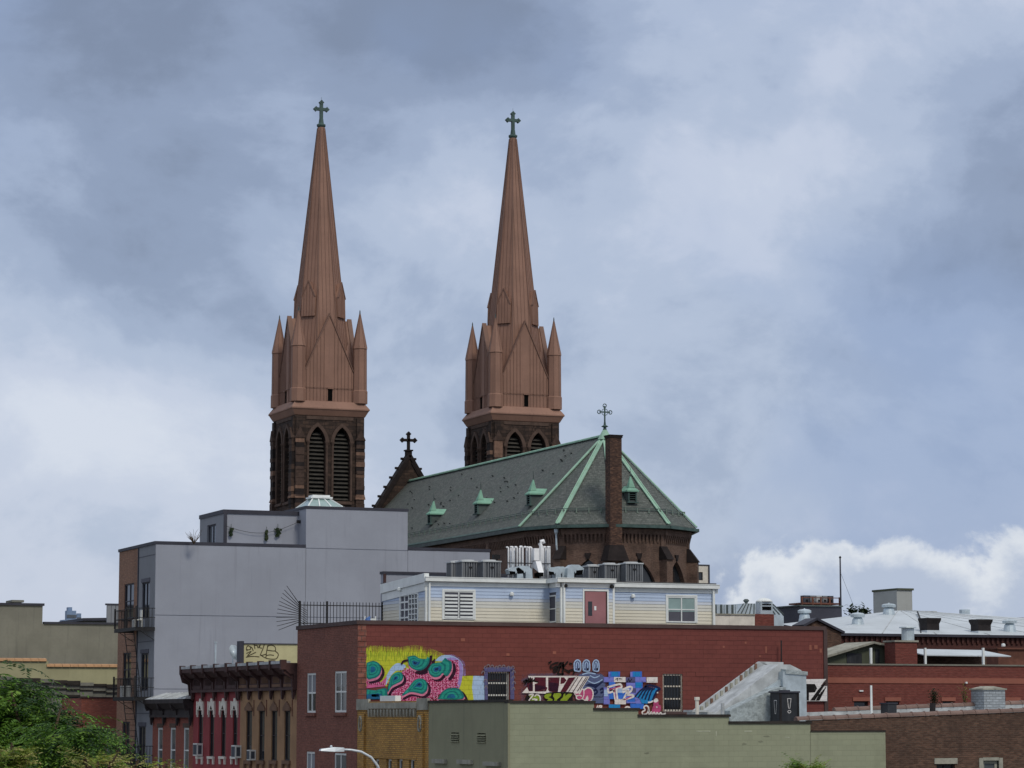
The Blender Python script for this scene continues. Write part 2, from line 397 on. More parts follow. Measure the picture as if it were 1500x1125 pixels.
brick('right_brick', S(116, 62, 54), S(102, 54, 48), S(100, 65, 57), .21, .075, .012, .25, S(84, 42, 38), .1)
plain('terracotta_band', S(132, 82, 68), .1, 1, .85)
plain('clay_coping', S(108, 88, 80), .2, 1.5, .7, streak=.2)
plain('white_roof', S(178, 184, 187, 1.2), .1, .5, .55, streak=.0, fine=3)
plain('olive_render', S(114, 112, 102), .13, .5, .9, streak=.5, dirt=S(82, 82, 76), fine=6)
plain('pale_yellow_render', S(150, 146, 114), .1, .6, .9, streak=.2)
plain('orange_tile', S(158, 122, 88), .15, 2, .8)
plain('old_concrete', S(104, 104, 96), .25, .8, .95, streak=.5, dirt=S(60, 58, 52), bump=.02)
brick('old_brick', S(150, 86, 70), S(132, 74, 62), S(112, 80, 70), .22, .08, .012, .35, S(84, 48, 42), .2)
brick('buff_brick', S(148, 111, 90), S(122, 92, 74), S(112, 94, 82), .22, .08, .012, .3, S(82, 60, 50), .1)
plain('shed_green', S(72, 76, 62), .15, 1, .8, streak=.2)
plain('tower_grey', S(152, 154, 150), .05, .8, .8, streak=.12)
brick('hall_brick', S(78, 46, 41), S(68, 41, 37), S(78, 54, 48), .21, .075, .012, .3, S(56, 34, 31), .2)
plain('bark', S(70, 58, 44), .3, 4, .95, bump=.03)
plain('far_glass', S(108, 126, 150), .15, .2, .5)
plain('asphalt', (.05, .05, .052), .2, .6, .92, bump=.01)
plain('pavement', (.28, .27, .255), .15, .5, .9)
plain('kerb', (.32, .31, .3), .15, 1, .9)
plain('road_paint', (.75, .74, .7), .15, 2, .8)
plain('ground', (.12, .115, .1), .25, .1, .95)
plain('lamp_grey', S(190, 196, 200), .08, 2, .45, metal=.2)
plain('dark_metal_box', S(40, 42, 46), .3, 2.5, .6, streak=.3, dirt=S(84, 86, 84))
plain('rust', S(96, 62, 50), .3, 2, .8)
plain('black_tar', S(34, 30, 30), .3, 2, .8)
plain('ac_white', S(188, 188, 182), .1, 2, .6, streak=.2)
glass('pane_dark'); glass('pane_grey', (.05, .055, .06), .1); glass('pane_green', (.16, .22, .21), .2)
def leaf_mat(name, c, c2):
    m, N, L, b = nodes(name)
    f = nz(N, L, 1.3, 3); g = nz(N, L, 14, 2)
    cc = mix(N, L, rng(N, L, f, .35, .65), c, c2); cc = mix(N, L, rng(N, L, g, .4, .7, 0, .6), cc, tuple(x * .5 for x in c))
    L.new(cc, b.inputs['Base Color']); b.inputs['Roughness'].default_value = .55; b.inputs['Specular IOR Level'].default_value = .3
    tr = N.new('ShaderNodeBsdfTranslucent'); L.new(cc, tr.inputs[0]); ms = N.new('ShaderNodeMixShader'); ms.inputs[0].default_value = .34
    L.new(b.outputs[0], ms.inputs[1]); L.new(tr.outputs[0], ms.inputs[2]); L.new(ms.outputs[0], N['Material Output'].inputs[0])
    MT[name] = m; return m
leaf_mat('leaf_green', (.075, .17, .02), (.16, .31, .04)); leaf_mat('leaf_yellow', (.16, .22, .025), (.33, .36, .06)); leaf_mat('leaf_dark', (.02, .04, .015), (.04, .06, .02))
leaf_mat('leaf_bright', (.15, .28, .035), (.27, .43, .06)); leaf_mat('leaf_deep', (.02, .06, .014), (.045, .10, .02))
leaf_mat('leaf_blossom', (.36, .34, .10), (.50, .46, .16))
def paintm(name, r, g, b_, lo=.45):           # spray paint lets the painted brick courses show
    k = (r + g + b_) / 3; r, g, b_ = (k + (c - k) * .9 for c in (r, g, b_)); c = S(r, g, b_, 1.12)
    brick('paint_' + name, c, tuple(x * .93 for x in c), tuple(x * .72 for x in c), .42, .2, .010, .28, tuple(x * .7 + .01 for x in c), .14, bump=.005, per=.12)
    m = MT['paint_' + name]; N, L = m.node_tree.nodes, m.node_tree.links      # worn thin in places
    L.new(rng(N, L, nz(N, L, 4.5, 9, .68), .50, .78, 1.0, lo), N['Principled BSDF'].inputs['Alpha'])
def hazem(name, c, amt):              # thin overspray
    m, N, L, b = nodes('haze_' + name); b.inputs['Base Color'].default_value = (*c, 1); b.inputs['Roughness'].default_value = .8
    L.new(rng(N, L, nz(N, L, 3.0, 9, .72), .36, .66, 0.0, amt), b.inputs['Alpha']); MT['haze_' + name] = m
hazem('acid', S(184, 188, 56), .38); hazem('lilac', S(150, 130, 190), .6); hazem('sky', S(150, 175, 210), .6); hazem('dusk', S(96, 86, 110), .7)
plain('crack', S(66, 34, 31), .2, 2, .9); plain('scuff', S(112, 114, 95), .2, 3, .9)
# ------------------------------------------------------------------ ground, street
FX = 36.58                          # the line of the street fronts
RY = 107.85                         # the long painted wall
def slab(name, mat, x0, x1, y0, y1, z0, z1): return tag(MB().box(x0, x1, y0, y1, z0, z1).build(name, MT[mat]), kind='structure')
slab('ground', 'ground', -3000, 3000, -1500, 6000, -.5, -.012)
slab('road', 'asphalt', 20, 33, -60, 400, -.4, 0.0)
slab('pavement', 'pavement', 33.15, FX - .02, -60, 150, -.4, .13)
slab('pavement', 'pavement', 16.5, 19.85, -60, 160, -.4, .13)
slab('kerb', 'kerb', 33.0, 33.15, -60, 150, -.4, .14)
slab('kerb', 'kerb', 19.85, 20.0, -60, 160, -.4, .14)
mb = MB()
for i in range(40): mb.box(26.4, 26.55, -40 + i * 8, -36 + i * 8, .0, .004)
tag(mb.build('road_marking', MT['road_paint']), kind='structure')

# ------------------------------------------------------------------ pointed openings
def arch_pts(w, h, n=7):            # right half of a pointed arch from springing to apex
    h = max(h, w * .51); c = (h * h - w * w / 4) / w; r = w / 2 + c; amax = math.asin(min(1, h / r))
    return [(r * math.cos(amax * i / n) - c, r * math.sin(amax * i / n)) for i in range(n)] + [(0, h)]
def arch_line(uc, w, zs, h, n=7, grow=0.0):
    rp = arch_pts(w, h, n); out = []
    for s, seq in ((-1, rp), (1, rp[::-1][1:])):
        for x, z in seq: out.append((uc + s * x, zs + z))
    if grow:
        g = []
        for u, z in out:
            d = Vector((u - uc, (z - zs) + w * .12)); d = d.normalized() if d.length else Vector((0, 1)); g.append((u + d.x * grow, z + d.y * grow))
        out = g
    return out
def lancet_wall(mb, fn, u0, u1, z0, z1, lans, depth=.5):
    """wall sheet with pointed openings (uc, width, sill, springing, rise)"""
    us = u0
    for uc, w, zb, zs, h in sorted(lans):
        a, b = uc - w / 2, uc + w / 2
        mb.poly([fn(us, z0, 0), fn(a, z0, 0), fn(a, z1, 0), fn(us, z1, 0)])
        if zb > z0: mb.poly([fn(a, z0, 0), fn(b, z0, 0), fn(b, zb, 0), fn(a, zb, 0)])
        al = arch_line(uc, w, zs, h)
        for p, q in zip(al, al[1:]):
            mb.poly([fn(*p, 0), fn(*q, 0), fn(q[0], z1, 0), fn(p[0], z1, 0)]); mb.poly([fn(*p, 0), fn(*q, 0), fn(*q, depth), fn(*p, depth)])
        for u in (a, b): mb.poly([fn(u, zb, 0), fn(u, zs, 0), fn(u, zs, depth), fn(u, zb, depth)])
        mb.poly([fn(a, zb, 0), fn(b, zb, 0), fn(b, zb, depth), fn(a, zb, depth)])
        us = b
    mb.poly([fn(us, z0, 0), fn(u1, z0, 0), fn(u1, z1, 0), fn(us, z1, 0)])
def arch_sheet(mb, fn, uc, w, zb, zs, h, d):
    al = arch_line(uc, w, zs, h); mb.poly([fn(uc + w / 2, zb, d), fn(uc - w / 2, zb, d)] + [fn(*p, d) for p in al])
def arch_band(mb, fn, uc, w, zs, h, t, d0, d1, drop=0.0):
    a, b = arch_line(uc, w, zs, h, grow=.01), arch_line(uc, w, zs, h, grow=t)
    if drop: a = [(a[0][0], zs - drop)] + a + [(a[-1][0], zs - drop)]; b = [(b[0][0], zs - drop)] + b + [(b[-1][0], zs - drop)]
    for i in range(len(a) - 1):
        p, q, r, s = a[i], a[i + 1], b[i + 1], b[i]
        mb.hexa([fn(*p, d0), fn(*q, d0), fn(*r, d0), fn(*s, d0)], [fn(*p, d1), fn(*q, d1), fn(*r, d1), fn(*s, d1)])

# ------------------------------------------------------------------ church
AX, AY, AR, EZ, RZ = 100.0, 224.8, 8.0, 24.7, 33.25        # apse centre, radius at the eaves, eaves and ridge heights
GY = 277.5
church = thing('church', 'brownstone and brick church with two pink spires and green slate roof', 'church', (AX, AY, 0))

def make_tower(cx, cy, dz, first):
    B = lambda *p: Vector((cx + p[0], cy + p[1], p[2] + dz))
    # --- belfry stage
    H = 3.84; mb = MB()
    faces = [lambda u, z, d: B(u, -H + d, z), lambda u, z, d: B(-H + d, u, z), lambda u, z, d: B(u, H - d, z), lambda u, z, d: B(H - d, u, z)]
    lans = [(-1.36, 1.78, 30.2, 36.25, 1.75), (1.36, 1.78, 30.2, 36.25, 1.75)]
    for i, fn in enumerate(faces):
        if i < 2: lancet_wall(mb, fn, -H, H, -dz, 39.6, lans, .75)
        else: mb.poly([fn(-H, -dz, 0), fn(H, -dz, 0), fn(H, 39.6, 0), fn(-H, 39.6, 0)])
    bel = mb.build('belfry', MT['brownstone'], church)
    slat = MB().hexa([(-.88, 0, 0), (.88, 0, 0), (.88, .34, .26), (-.88, .34, .26)], [(-.88, 0, .05), (.88, 0, .05), (.88, .34, .31), (-.88, .34, .31)]).mesh('louver_slat', MT['louver']) if first else MT['_slat']
    MT['_slat'] = slat
    for i, fn in enumerate(faces[:2]):
        mb = MB()
        for l in lans: arch_sheet(mb, fn, l[0], l[1], l[2], l[3], l[4], .74)
        mb.build('louver_backing', MT['dark_void'], bel)
        mb = MB()
        for l in lans:
            arch_band(mb, fn, l[0], l[1], l[3], l[4], .42, -.14, .1, 0)
            for s in (-1, 1):        # shafts at the jambs
                u = l[0] + s * (l[1] / 2 + .15); mb.tube([fn(u, l[2], -.04), fn(u, l[3], -.04)], .13, 8)
                p = fn(u, l[3] + .1, -.04); mb.lathe(p[0], p[1], [(.14, p[2] - .3), (.24, p[2]), (.24, p[2] + .1)], 8)
            q = fn(l[0], l[2], 0)
            mb.hexa([fn(l[0] - 1.1, l[2] - .35, -.22), fn(l[0] + 1.1, l[2] - .35, -.22), fn(l[0] + 1.1, l[2] - .35, .1), fn(l[0] - 1.1, l[2] - .35, .1)],
                    [fn(l[0] - 1.1, l[2] - .12, -.22), fn(l[0] + 1.1, l[2] - .12, -.22), fn(l[0] + 1.1, l[2], .1), fn(l[0] - 1.1, l[2], .1)])
        mb.hexa([fn(-2.6, 38.75, -.07), fn(2.6, 38.75, -.07), fn(2.6, 38.75, .1), fn(-2.6, 38.75, .1)], [fn(-2.6, 39.1, -.07), fn(2.6, 39.1, -.07), fn(2.6, 39.1, .1), fn(-2.6, 39.1, .1)])
        mb.build('arch_moulding', MT['stone_trim'], bel)
        for l in lans:
            for k in range(17):
                z = 30.32 + k * .425
                w = 1.0
                if z > l[3] - .25:
                    rise = (z + .3 - l[3]) / l[4]
                    w = max(.12, 1 - max(0, rise)) ** .55
                if z > l[3] + l[4] - .35: continue
                o = inst(slat, 'louver_slat', bel, fn(l[0], z, .3), (0, 0, 0 if i == 0 else -math.pi / 2), (w, 1, 1))
                if i == 1: o.location = Vector(fn(l[0], z, .3)) - wloc(bel); o.rotation_euler = (0, 0, math.pi / 2); o.scale = (w, -1, 1)
    # --- corner buttresses laid up in uneven blocks
    rnd = random.Random(5 if first else 9)
    blocks = MT.setdefault('_blk', {})
    def block(w, d, h, m):
        k = (w, d, h, m)
        if k not in blocks: blocks[k] = MB().box(-w / 2, w / 2, -d / 2, d / 2, 0, h).mesh('stone_block', MT[m])
        return blocks[k]
    for fi, fn in enumerate(faces[:2]):
        for s in (-1, 1):
            z = 28.6
            mbb = MB(); a, b = sorted((s * 2.88, s * 3.82))
            mbb.hexa([fn(a, -dz, -.3), fn(b, -dz, -.3), fn(b, -dz, .05), fn(a, -dz, .05)], [fn(a, 28.6, -.3), fn(b, 28.6, -.3), fn(b, 28.6, .05), fn(a, 28.6, .05)])
            mbb.build('buttress', MT['brownstone'], bel)
            mbb = MB(); mbb.hexa([fn(a - .08, 30.4, -.42), fn(b + .08, 30.4, -.42), fn(b + .08, 30.4, .05), fn(a - .08, 30.4, .05)], [fn(a - .05, 30.75, -.3), fn(b + .05, 30.75, -.3), fn(b + .05, 30.75, .05), fn(a - .05, 30.75, .05)])
            mbb.build('buttress_weathering', MT['stone_light'], bel)
            while z < 36.6:
                h = rnd.choice((.34, .42, .5)); m = rnd.choice(('stone_light', 'stone_mid', 'stone_mid', 'stone_dark', 'stone_dark'))
                w = .93 + rnd.choice((0, 0, -.06, .03)); d = .34 + rnd.choice((0, .02, .045, -.02))
                inst(block(round(w, 2), round(d, 2), h, m), 'stone_block', bel, fn(s * 3.35, z, -d / 2 + .02), (0, 0, 0 if fi == 0 else math.pi / 2))
                z += h + .012
            # gablet over the buttress
            mbb = MB(); mbb.prism([fn(a - .07, z, -.42), fn(b + .07, z, -.42), fn((a + b) / 2, z + 1.15, -.42)], Vector(fn(a, z, .06)) - Vector(fn(a, z, -.42)))
            mbb.build('gablet', MT['stone_mid'], bel)
            mbb = MB(); mbb.hexa([fn(a + .08, z + .05, -.2), fn(b - .08, z + .05, -.2), fn(b - .08, z + .05, .05), fn(a + .08, z + .05, .05)], [fn(a + .08, 39.0, -.2), fn(b - .08, 39.0, -.2), fn(b - .08, 39.0, .05), fn(a + .08, 39.0, .05)])
            mbb.build('pilaster', MT['brownstone'], bel)
    # side scrolls seen against the sky
    # --- spire
    mb = MB()
    sq = lambda h, z: [B(-h, -h, z), B(h, -h, z), B(h, h, z), B(-h, h, z)]
    z0 = 40.72
    mb.rings([sq(3.86, 39.14), sq(3.92, 39.2), sq(4.22, 39.78), sq(4.3, 39.84), sq(4.3, 39.97), sq(3.8, z0), sq(3.3, z0 + .02)], caps=True)
    brim = None
    spr = lambda z: .36 + (3.46 - .36) * (71.0 - z) / (71.0 - 40.72)
    n8 = lambda r, z: [B(r / math.cos(math.pi / 8) * math.cos(math.pi / 8 + i * math.pi / 4), r / math.cos(math.pi / 8) * math.sin(math.pi / 8 + i * math.pi / 4), z) for i in range(8)]
    sp = MB().rings([n8(spr(z0 + .3), z0 + .3), n8(spr(56), 56), n8(.36, 71.0)]).build('spire', MT['spire_cladding'], church)
    mb.build('spire_skirt', MT['spire_cladding'], sp)
    # standing seams run up every facet
    mb = MB()
    for i in range(8):
        a = i * math.pi / 4; nrm = Vector((math.cos(a), math.sin(a), 0)); tg = Vector((-math.sin(a), math.cos(a), 0))
        hw = math.tan(math.pi / 8)
        for k in range(-6, 7):
            off = k * .42
            if abs(k) == 6 and False: continue
            zt = 71.0
            # the seam ends where the facet has narrowed to it
            lim = abs(off) / hw
            if lim > spr(z0 + .5): continue
            if lim > .36: zt = 71.0 - (lim - .36) / (3.46 - .36) * (71.0 - 40.72)
            zt = min(zt, 70.6)
            if zt - (z0 + .4) < .6: continue
            p0 = nrm * (spr(z0 + .4)) + tg * off; p1 = nrm * (spr(zt)) + tg * off
            mb.beam(B(p0.x, p0.y, z0 + .4), B(p1.x, p1.y, zt), .035, .07, nrm)
        p0 = (nrm + tg * hw) * spr(z0 + .4); p1 = (nrm + tg * hw) * spr(70.9)
        mb.beam(B(p0.x, p0.y, z0 + .4), B(p1.x, p1.y, 70.9), .12, .1, (nrm + tg * hw).normalized())
    mb.build('spire_seams', MT['spire_seam'], sp)
    # gabled faces
    for i, (nx, ny) in enumerate(((0, -1), (-1, 0), (0, 1), (1, 0))):
        tx, ty = -ny, nx
        fn = lambda u, z, d: B(nx * (3.52 - d) + tx * u, ny * (3.52 - d) + ty * u, z)
        mb = MB(); out = [(-2.78, z0), (2.78, z0), (2.78, 43.6), (0, 49.95), (-2.78, 43.6)]
        mb.prism([fn(u, z, 0) for u, z in out], Vector(fn(0, 0, 3.0)) - Vector(fn(0, 0, 0)))
        g = mb.build('gable', MT['spire_cladding'], sp)
        mb = MB()
        for s in (-1, 1):
            mb.hexa([fn(s * 2.86, 43.55, -.1), fn(s * 2.86, 43.75, -.1), fn(0, 50.2, -.1), fn(0, 49.93, -.1)], [fn(s * 2.86, 43.55, .4), fn(s * 2.86, 43.75, .4), fn(0, 50.2, .4), fn(0, 49.93, .4)])
        k = -2.5
        while k < 2.6:
            zt = 49.9 - abs(k) / 2.78 * 6.35
            if abs(k) > .25: mb.beam(fn(k, z0 + .02, -.02), fn(k, zt - .1, -.02), .035, .06, (nx, ny, 0))
            k += .385
        mb.build('gable_seams', MT['spire_seam'], sp)
        if i < 2:
            u = .1 if i == 0 else -.5
            mb = MB(); mb.hexa([fn(u - .26, z0 + .1, -.03), fn(u + .26, z0 + .1, -.03), fn(u + .26, z0 + .1, .02), fn(u - .26, z0 + .1, .02)], [fn(u - .26, 42.05, -.03), fn(u + .26, 42.05, -.03), fn(u + .26, 42.05, .02), fn(u - .26, 42.05, .02)])
            mb.build('hatch', MT['dark_void'], sp)
            mb = MB(); mb.hexa([fn(u - .34, 42.08, -.2), fn(u + .34, 42.08, -.2), fn(u + .34, 42.16, .02), fn(u - .34, 42.16, .02)], [fn(u - .34, 42.14, -.2), fn(u + .34, 42.14, -.2), fn(u + .34, 42.22, .02), fn(u - .34, 42.22, .02)])
            mb.hexa([fn(u - .34, z0 + .1, -.1), fn(u - .27, z0 + .1, -.1), fn(u - .27, z0 + .1, 0), fn(u - .34, z0 + .1, 0)], [fn(u - .34, 42.08, -.1), fn(u - .27, 42.08, -.1), fn(u - .27, 42.08, 0), fn(u - .34, 42.08, 0)])
            mb.build('hatch_hood', MT['spire_cladding'], sp)
            mb = MB(); mb.tube([fn(-2.8, 42.2, -.12), fn(2.8, 42.2, -.12)], .025, 5)
            for q in (-1.7, -.6, .9, 2.0): mb.tube([fn(q, 42.2, -.12), fn(q, 42.1, .03)], .03, 5)
            mb.build('safety_rail', MT['spire_seam'], sp)
    # corner turrets
    for sx in (-1, 1):
        for sy in (-1, 1):
            p = B(sx * 3.42, sy * 3.42, 0); zz = dz
            mb = MB().lathe(p.x, p.y, [(.86, z0 - .1 + zz), (.86, 41.95 + zz), (.77, 42.05 + zz), (.74, 46.45 + zz), (.81, 46.52 + zz), (.79, 46.64 + zz), (.03, 50.5 + zz)], 8, math.pi / 8)
            mb.build('turret', MT['spire_cladding'], sp)
            mb = MB().lathe(p.x, p.y, [(.1, 49.9 + zz), (.06, 50.6 + zz), (.01, 50.75 + zz)], 6); mb.build('turret_finial', MT['lead_grey'], sp)
            mb = MB()
            for k in range(8):
                a = math.pi / 8 + k * math.pi / 4; c, s = math.cos(a), math.sin(a)
                mb.beam((p.x + .77 * c, p.y + .77 * s, 42.0 + zz), (p.x + .74 * c, p.y + .74 * s, 46.45 + zz), .04, .04, (c, s, 0))
                mb.beam((p.x + .79 * c, p.y + .79 * s, 46.64 + zz), (p.x + .06 * c, p.y + .06 * s, 50.3 + zz), .04, .04, (c, s, 0))
            mb.build('turret_seams', MT['spire_seam'], sp)
    # lucarnes on the diagonal facets
    for k in range(4):
        a = math.pi / 4 + k * math.pi / 2; nrm = Vector((math.cos(a), math.sin(a), 0)); tg = Vector((-math.sin(a), math.cos(a), 0))
        zb = 50.0; rb = spr(zb) + .22
        fn = lambda u, z, r: (lambda q: B(q.x, q.y, z))(nrm * r + tg * u)
        mb = MB(); out = [(-.78, zb), (.78, zb), (.78, zb + 2.15), (0, zb + 3.75), (-.78, zb + 2.15)]
        mb.prism([fn(u, z, rb - (z - zb) * .03) for u, z in out], Vector(fn(0, 0, 1.2)) - Vector(fn(0, 0, 2.6)))
        mb.build('lucarne', MT['spire_cladding'], sp)
        mb = MB()
        for s in (-1, 1): mb.beam(fn(s * .82, zb + 2.1, rb - .08), fn(0, zb + 3.85, rb - .13), .12, .16, nrm)
        for q in (-.5, -.17, .17, .5): mb.beam(fn(q, zb, rb + .015), fn(q, zb + 3.55 - abs(q) * 2, rb - .075), .03, .05, nrm)
        mb.build('lucarne_seams', MT['spire_seam'], sp)
    # copper cross
    c0 = B(0, 0, 0); zz = dz
    mb = MB().lathe(c0.x, c0.y, [(.36, 70.95 + zz), (.42, 71.05 + zz), (.5, 71.15 + zz), (.5, 71.3 + zz), (.3, 71.42 + zz), (.24, 71.9 + zz)], 10)
    ux = Vector((RT.x, RT.y, 0)) * .0 + Vector((1, 0, 0))
    mb.box(c0.x - .17, c0.x + .17, c0.y - .15, c0.y + .15, 71.8 + zz, 73.75 + zz)
    mb.box(c0.x - .6, c0.x + .6, c0.y - .151, c0.y + .151, 72.85 + zz, 73.17 + zz)
    for dx, dzz in ((-.62, 73.01), (.62, 73.01), (0, 73.75)):
        for ex, ez in ((0, .15), (0, -.15), (-.15, 0), (.15, 0)):
            p = Vector((c0.x + dx + ex, c0.y, dzz + ez + zz)); mb.prism([p + Vector((-.14, -.17, 0)), p + Vector((0, -.17, -.14)), p + Vector((.14, -.17, 0)), p + Vector((0, -.17, .14))], (0, .34, 0))
    mb.tube([(c0.x, c0.y, 73.8 + zz), (c0.x, c0.y, 74.35 + zz)], .02, 4)
    mb.build('cross', MT['copper_dark'], sp)
make_tower(88.19, 273.47, 0, True)
make_tower(109.6, 271.0, .05, False)

# --- nave roof, seen along the street side
def slope_fn(x_eave, z_eave, x_ridge, z_ridge): pass
roofm = MT['slate']
RE = EZ + .15
mb = MB()
mb.hexa([(AX - AR - .35, AY, RE - .35), (AX - AR - .35, GY, RE - .35), (AX, GY, RZ - .2), (AX, AY, RZ - .2)], [(AX - AR - .35, AY, RE - .18), (AX - AR - .35, GY, RE - .18), (AX, GY, RZ), (AX, AY, RZ)])
mb.hexa([(AX + AR + .35, AY, RE - .35), (AX + AR + .35, GY, RE - .35), (AX, GY, RZ - .2), (AX, AY, RZ - .2)], [(AX + AR + .35, AY, RE - .18), (AX + AR + .35, GY, RE - .18), (AX, GY, RZ), (AX, AY, RZ)])
PSI = [math.radians(a) for a in (-90, -54, -18, 18, 54, 90)]
def ap(r, psi, z): return Vector((AX + r * math.sin(psi), AY - r * math.cos(psi), z))
for a, b in zip(PSI, PSI[1:]):
    mb.hexa([ap(AR + .4, a, RE - .37), ap(AR + .4, b, RE - .37), (AX, AY, RZ - .3)], [ap(AR + .4, a, RE - .2), ap(AR + .4, b, RE - .2), (AX, AY, RZ)])
roof = mb.build('roof', roofm, church); plain('slate_patch', S(74, 78, 74), .2, 3, .75)
tag(roof, 'grey green slate roof with copper hips')
# lifted and slipped slates
rnd = random.Random(3); sm = MB().box(-.2, .2, -.12, .12, -.01, .004).mesh('slate_tile', MT['slate_patch'])
nx = Vector((-(RZ - RE + .18), 0, AR + .35)).normalized(); sl = Vector((AR + .35, 0, RZ - RE + .18)).normalized()
rot = Matrix((Vector((0, 1, 0)), sl, nx)).transposed().to_euler()
# copper hips, each a pair of rolls with a channel between
def roll(a, b, w, name='hip_flashing', mat='copper_light', h=.1):
    a, b = Vector(a), Vector(b); d = (b - a).normalized(); s = d.cross(Vector((0, 0, 1))).normalized(); up = s.cross(d)
    m_ = MB(); m_.beam(a + up * .03, b + up * .03, w, .06, up)
    m_.tube([a + s * (w * .42) + up * .08, b + s * (w * .42) + up * .08], .07, 6); m_.tube([a - s * (w * .42) + up * .08, b - s * (w * .42) + up * .08], .07, 6)
    return m_.build(name, MT[mat], roof)
for i, p in enumerate(PSI[:-1] + [PSI[-1]]): roll(ap(AR + .42, p, RE - .17), (AX, AY, RZ + .03), .42 if i not in (0, 5) else .3)
m_ = MB().tube([(AX, AY, RZ + .08), (AX, GY, RZ + .08)], .11, 8); m_.beam((AX, AY, RZ - .02), (AX, GY, RZ - .02), .5, .06); m_.build('ridge_flashing', MT['copper_light'], roof)
MB().lathe(AX, AY, [(.7, RZ - .35), (.42, RZ + .15), (.2, RZ + .55)], 10).build('finial_base', MT['copper_light'], roof)
m_ = MB().lathe(AX, AY, [(.1, RZ + .5), (.2, RZ + .62), (.1, RZ + .74), (.34, RZ + .86), (.12, RZ + 1.0), (.08, RZ + 1.3)], 10)
m_.box(AX - .06, AX + .06, AY - .05, AY + .05, RZ + 1.2, RZ + 2.75); m_.box(AX - .52, AX + .52, AY - .052, AY + .052, RZ + 2.13, RZ + 2.25)
for dx, z in ((-.56, RZ + 2.19), (.56, RZ + 2.19), (0, RZ + 2.78)):
    ring = [(AX + dx + .17 * math.cos(t * math.pi / 5), AY, z + .17 * math.sin(t * math.pi / 5)) for t in range(11)]; m_.tube(ring, .045, 5)
for s1 in (-1, 1):
    for s2 in (-1, 1): m_.tube([(AX + s1 * .08, AY, RZ + 2.19 + s2 * .3), (AX + s1 * .22, AY, RZ + 2.19 + s2 * .22), (AX + s1 * .3, AY, RZ + 2.19 + s2 * .08)], .03, 5)
m_.build('finial_cross', MT['copper_dark'], roof)
# gutters and snow rail
m_ = MB(); m_.beam((AX - AR - .48, AY, RE - .42), (AX - AR - .48, GY, RE - .42), .34, .3)
m_.build('gutter', MT['lead_grey'], church)
m_ = MB()
for a, b in zip(PSI, PSI[1:]): m_.beam(ap(AR + .55, a, RE - .42), ap(AR + .55, b, RE - .42), .3, .26)
m_.build('gutter', MT['copper_dark'], church)
plain('guard_metal', S(104, 116, 107), .15, 2, .6)
post = MB().box(-.05, .05, -.05, .05, 0, .42).box(-.09, .09, -.14, .14, -.05, .02).mesh('snow_guard_post', MT['guard_metal'])
pa = lambda t, y: Vector((AX - (AR + .35) * (1 - t), y, RE - .18 + (RZ - RE + .18) * t))
for i in range(34): inst(post, 'snow_guard_post', roof, pa(.125, AY + .6 + i * 1.52))
m_ = MB(); m_.beam(pa(.125, AY) + Vector((0, 0, .22)), pa(.125, GY) + Vector((0, 0, .22)), .04, .05); m_.beam(pa(.125, AY) + Vector((0, 0, .38)), pa(.125, GY) + Vector((0, 0, .38)), .04, .05)
q = lambda psi, t: Vector((AX, AY, RZ)).lerp(ap(AR + .4, psi, RE - .2), 1 - t)
for a, b in zip(PSI, PSI[1:]):
    A_, B_ = q(a, .125), q(b, .125)
    for f in (.0, .25, .5, .75): inst(post, 'snow_guard_post', roof, A_.lerp(B_, f))
    for hz in (.22, .38): m_.beam(A_ + Vector((0, 0, hz)), B_ + Vector((0, 0, hz)), .04, .05)
m_.build('snow_guard_rail', MT['copper_dark'], roof)
m_ = MB()                                              # a strip of worn copper along the eaves
m_.hexa([pa(.0, AY) + nx * .02, pa(.0, GY) + nx * .02, pa(.02, GY) + nx * .02, pa(.02, AY) + nx * .02], [pa(.0, AY) + nx * .05, pa(.0, GY) + nx * .05, pa(.02, GY) + nx * .05, pa(.02, AY) + nx * .05])
m_.build('eaves_flashing', MT['copper_dark'], roof)
for i in range(60):
    t, y = rnd.uniform(.2, .93), rnd.uniform(AY + 4, GY - 4)
    if (t * 8.3) * .0 + (y - AY) < t * 3: continue
    inst(sm, 'slipped_slate', roof, pa(t, y) + nx * .02, rot, (rnd.uniform(.7, 1.1), rnd.choice((.8, 1, 1.3)), 1))
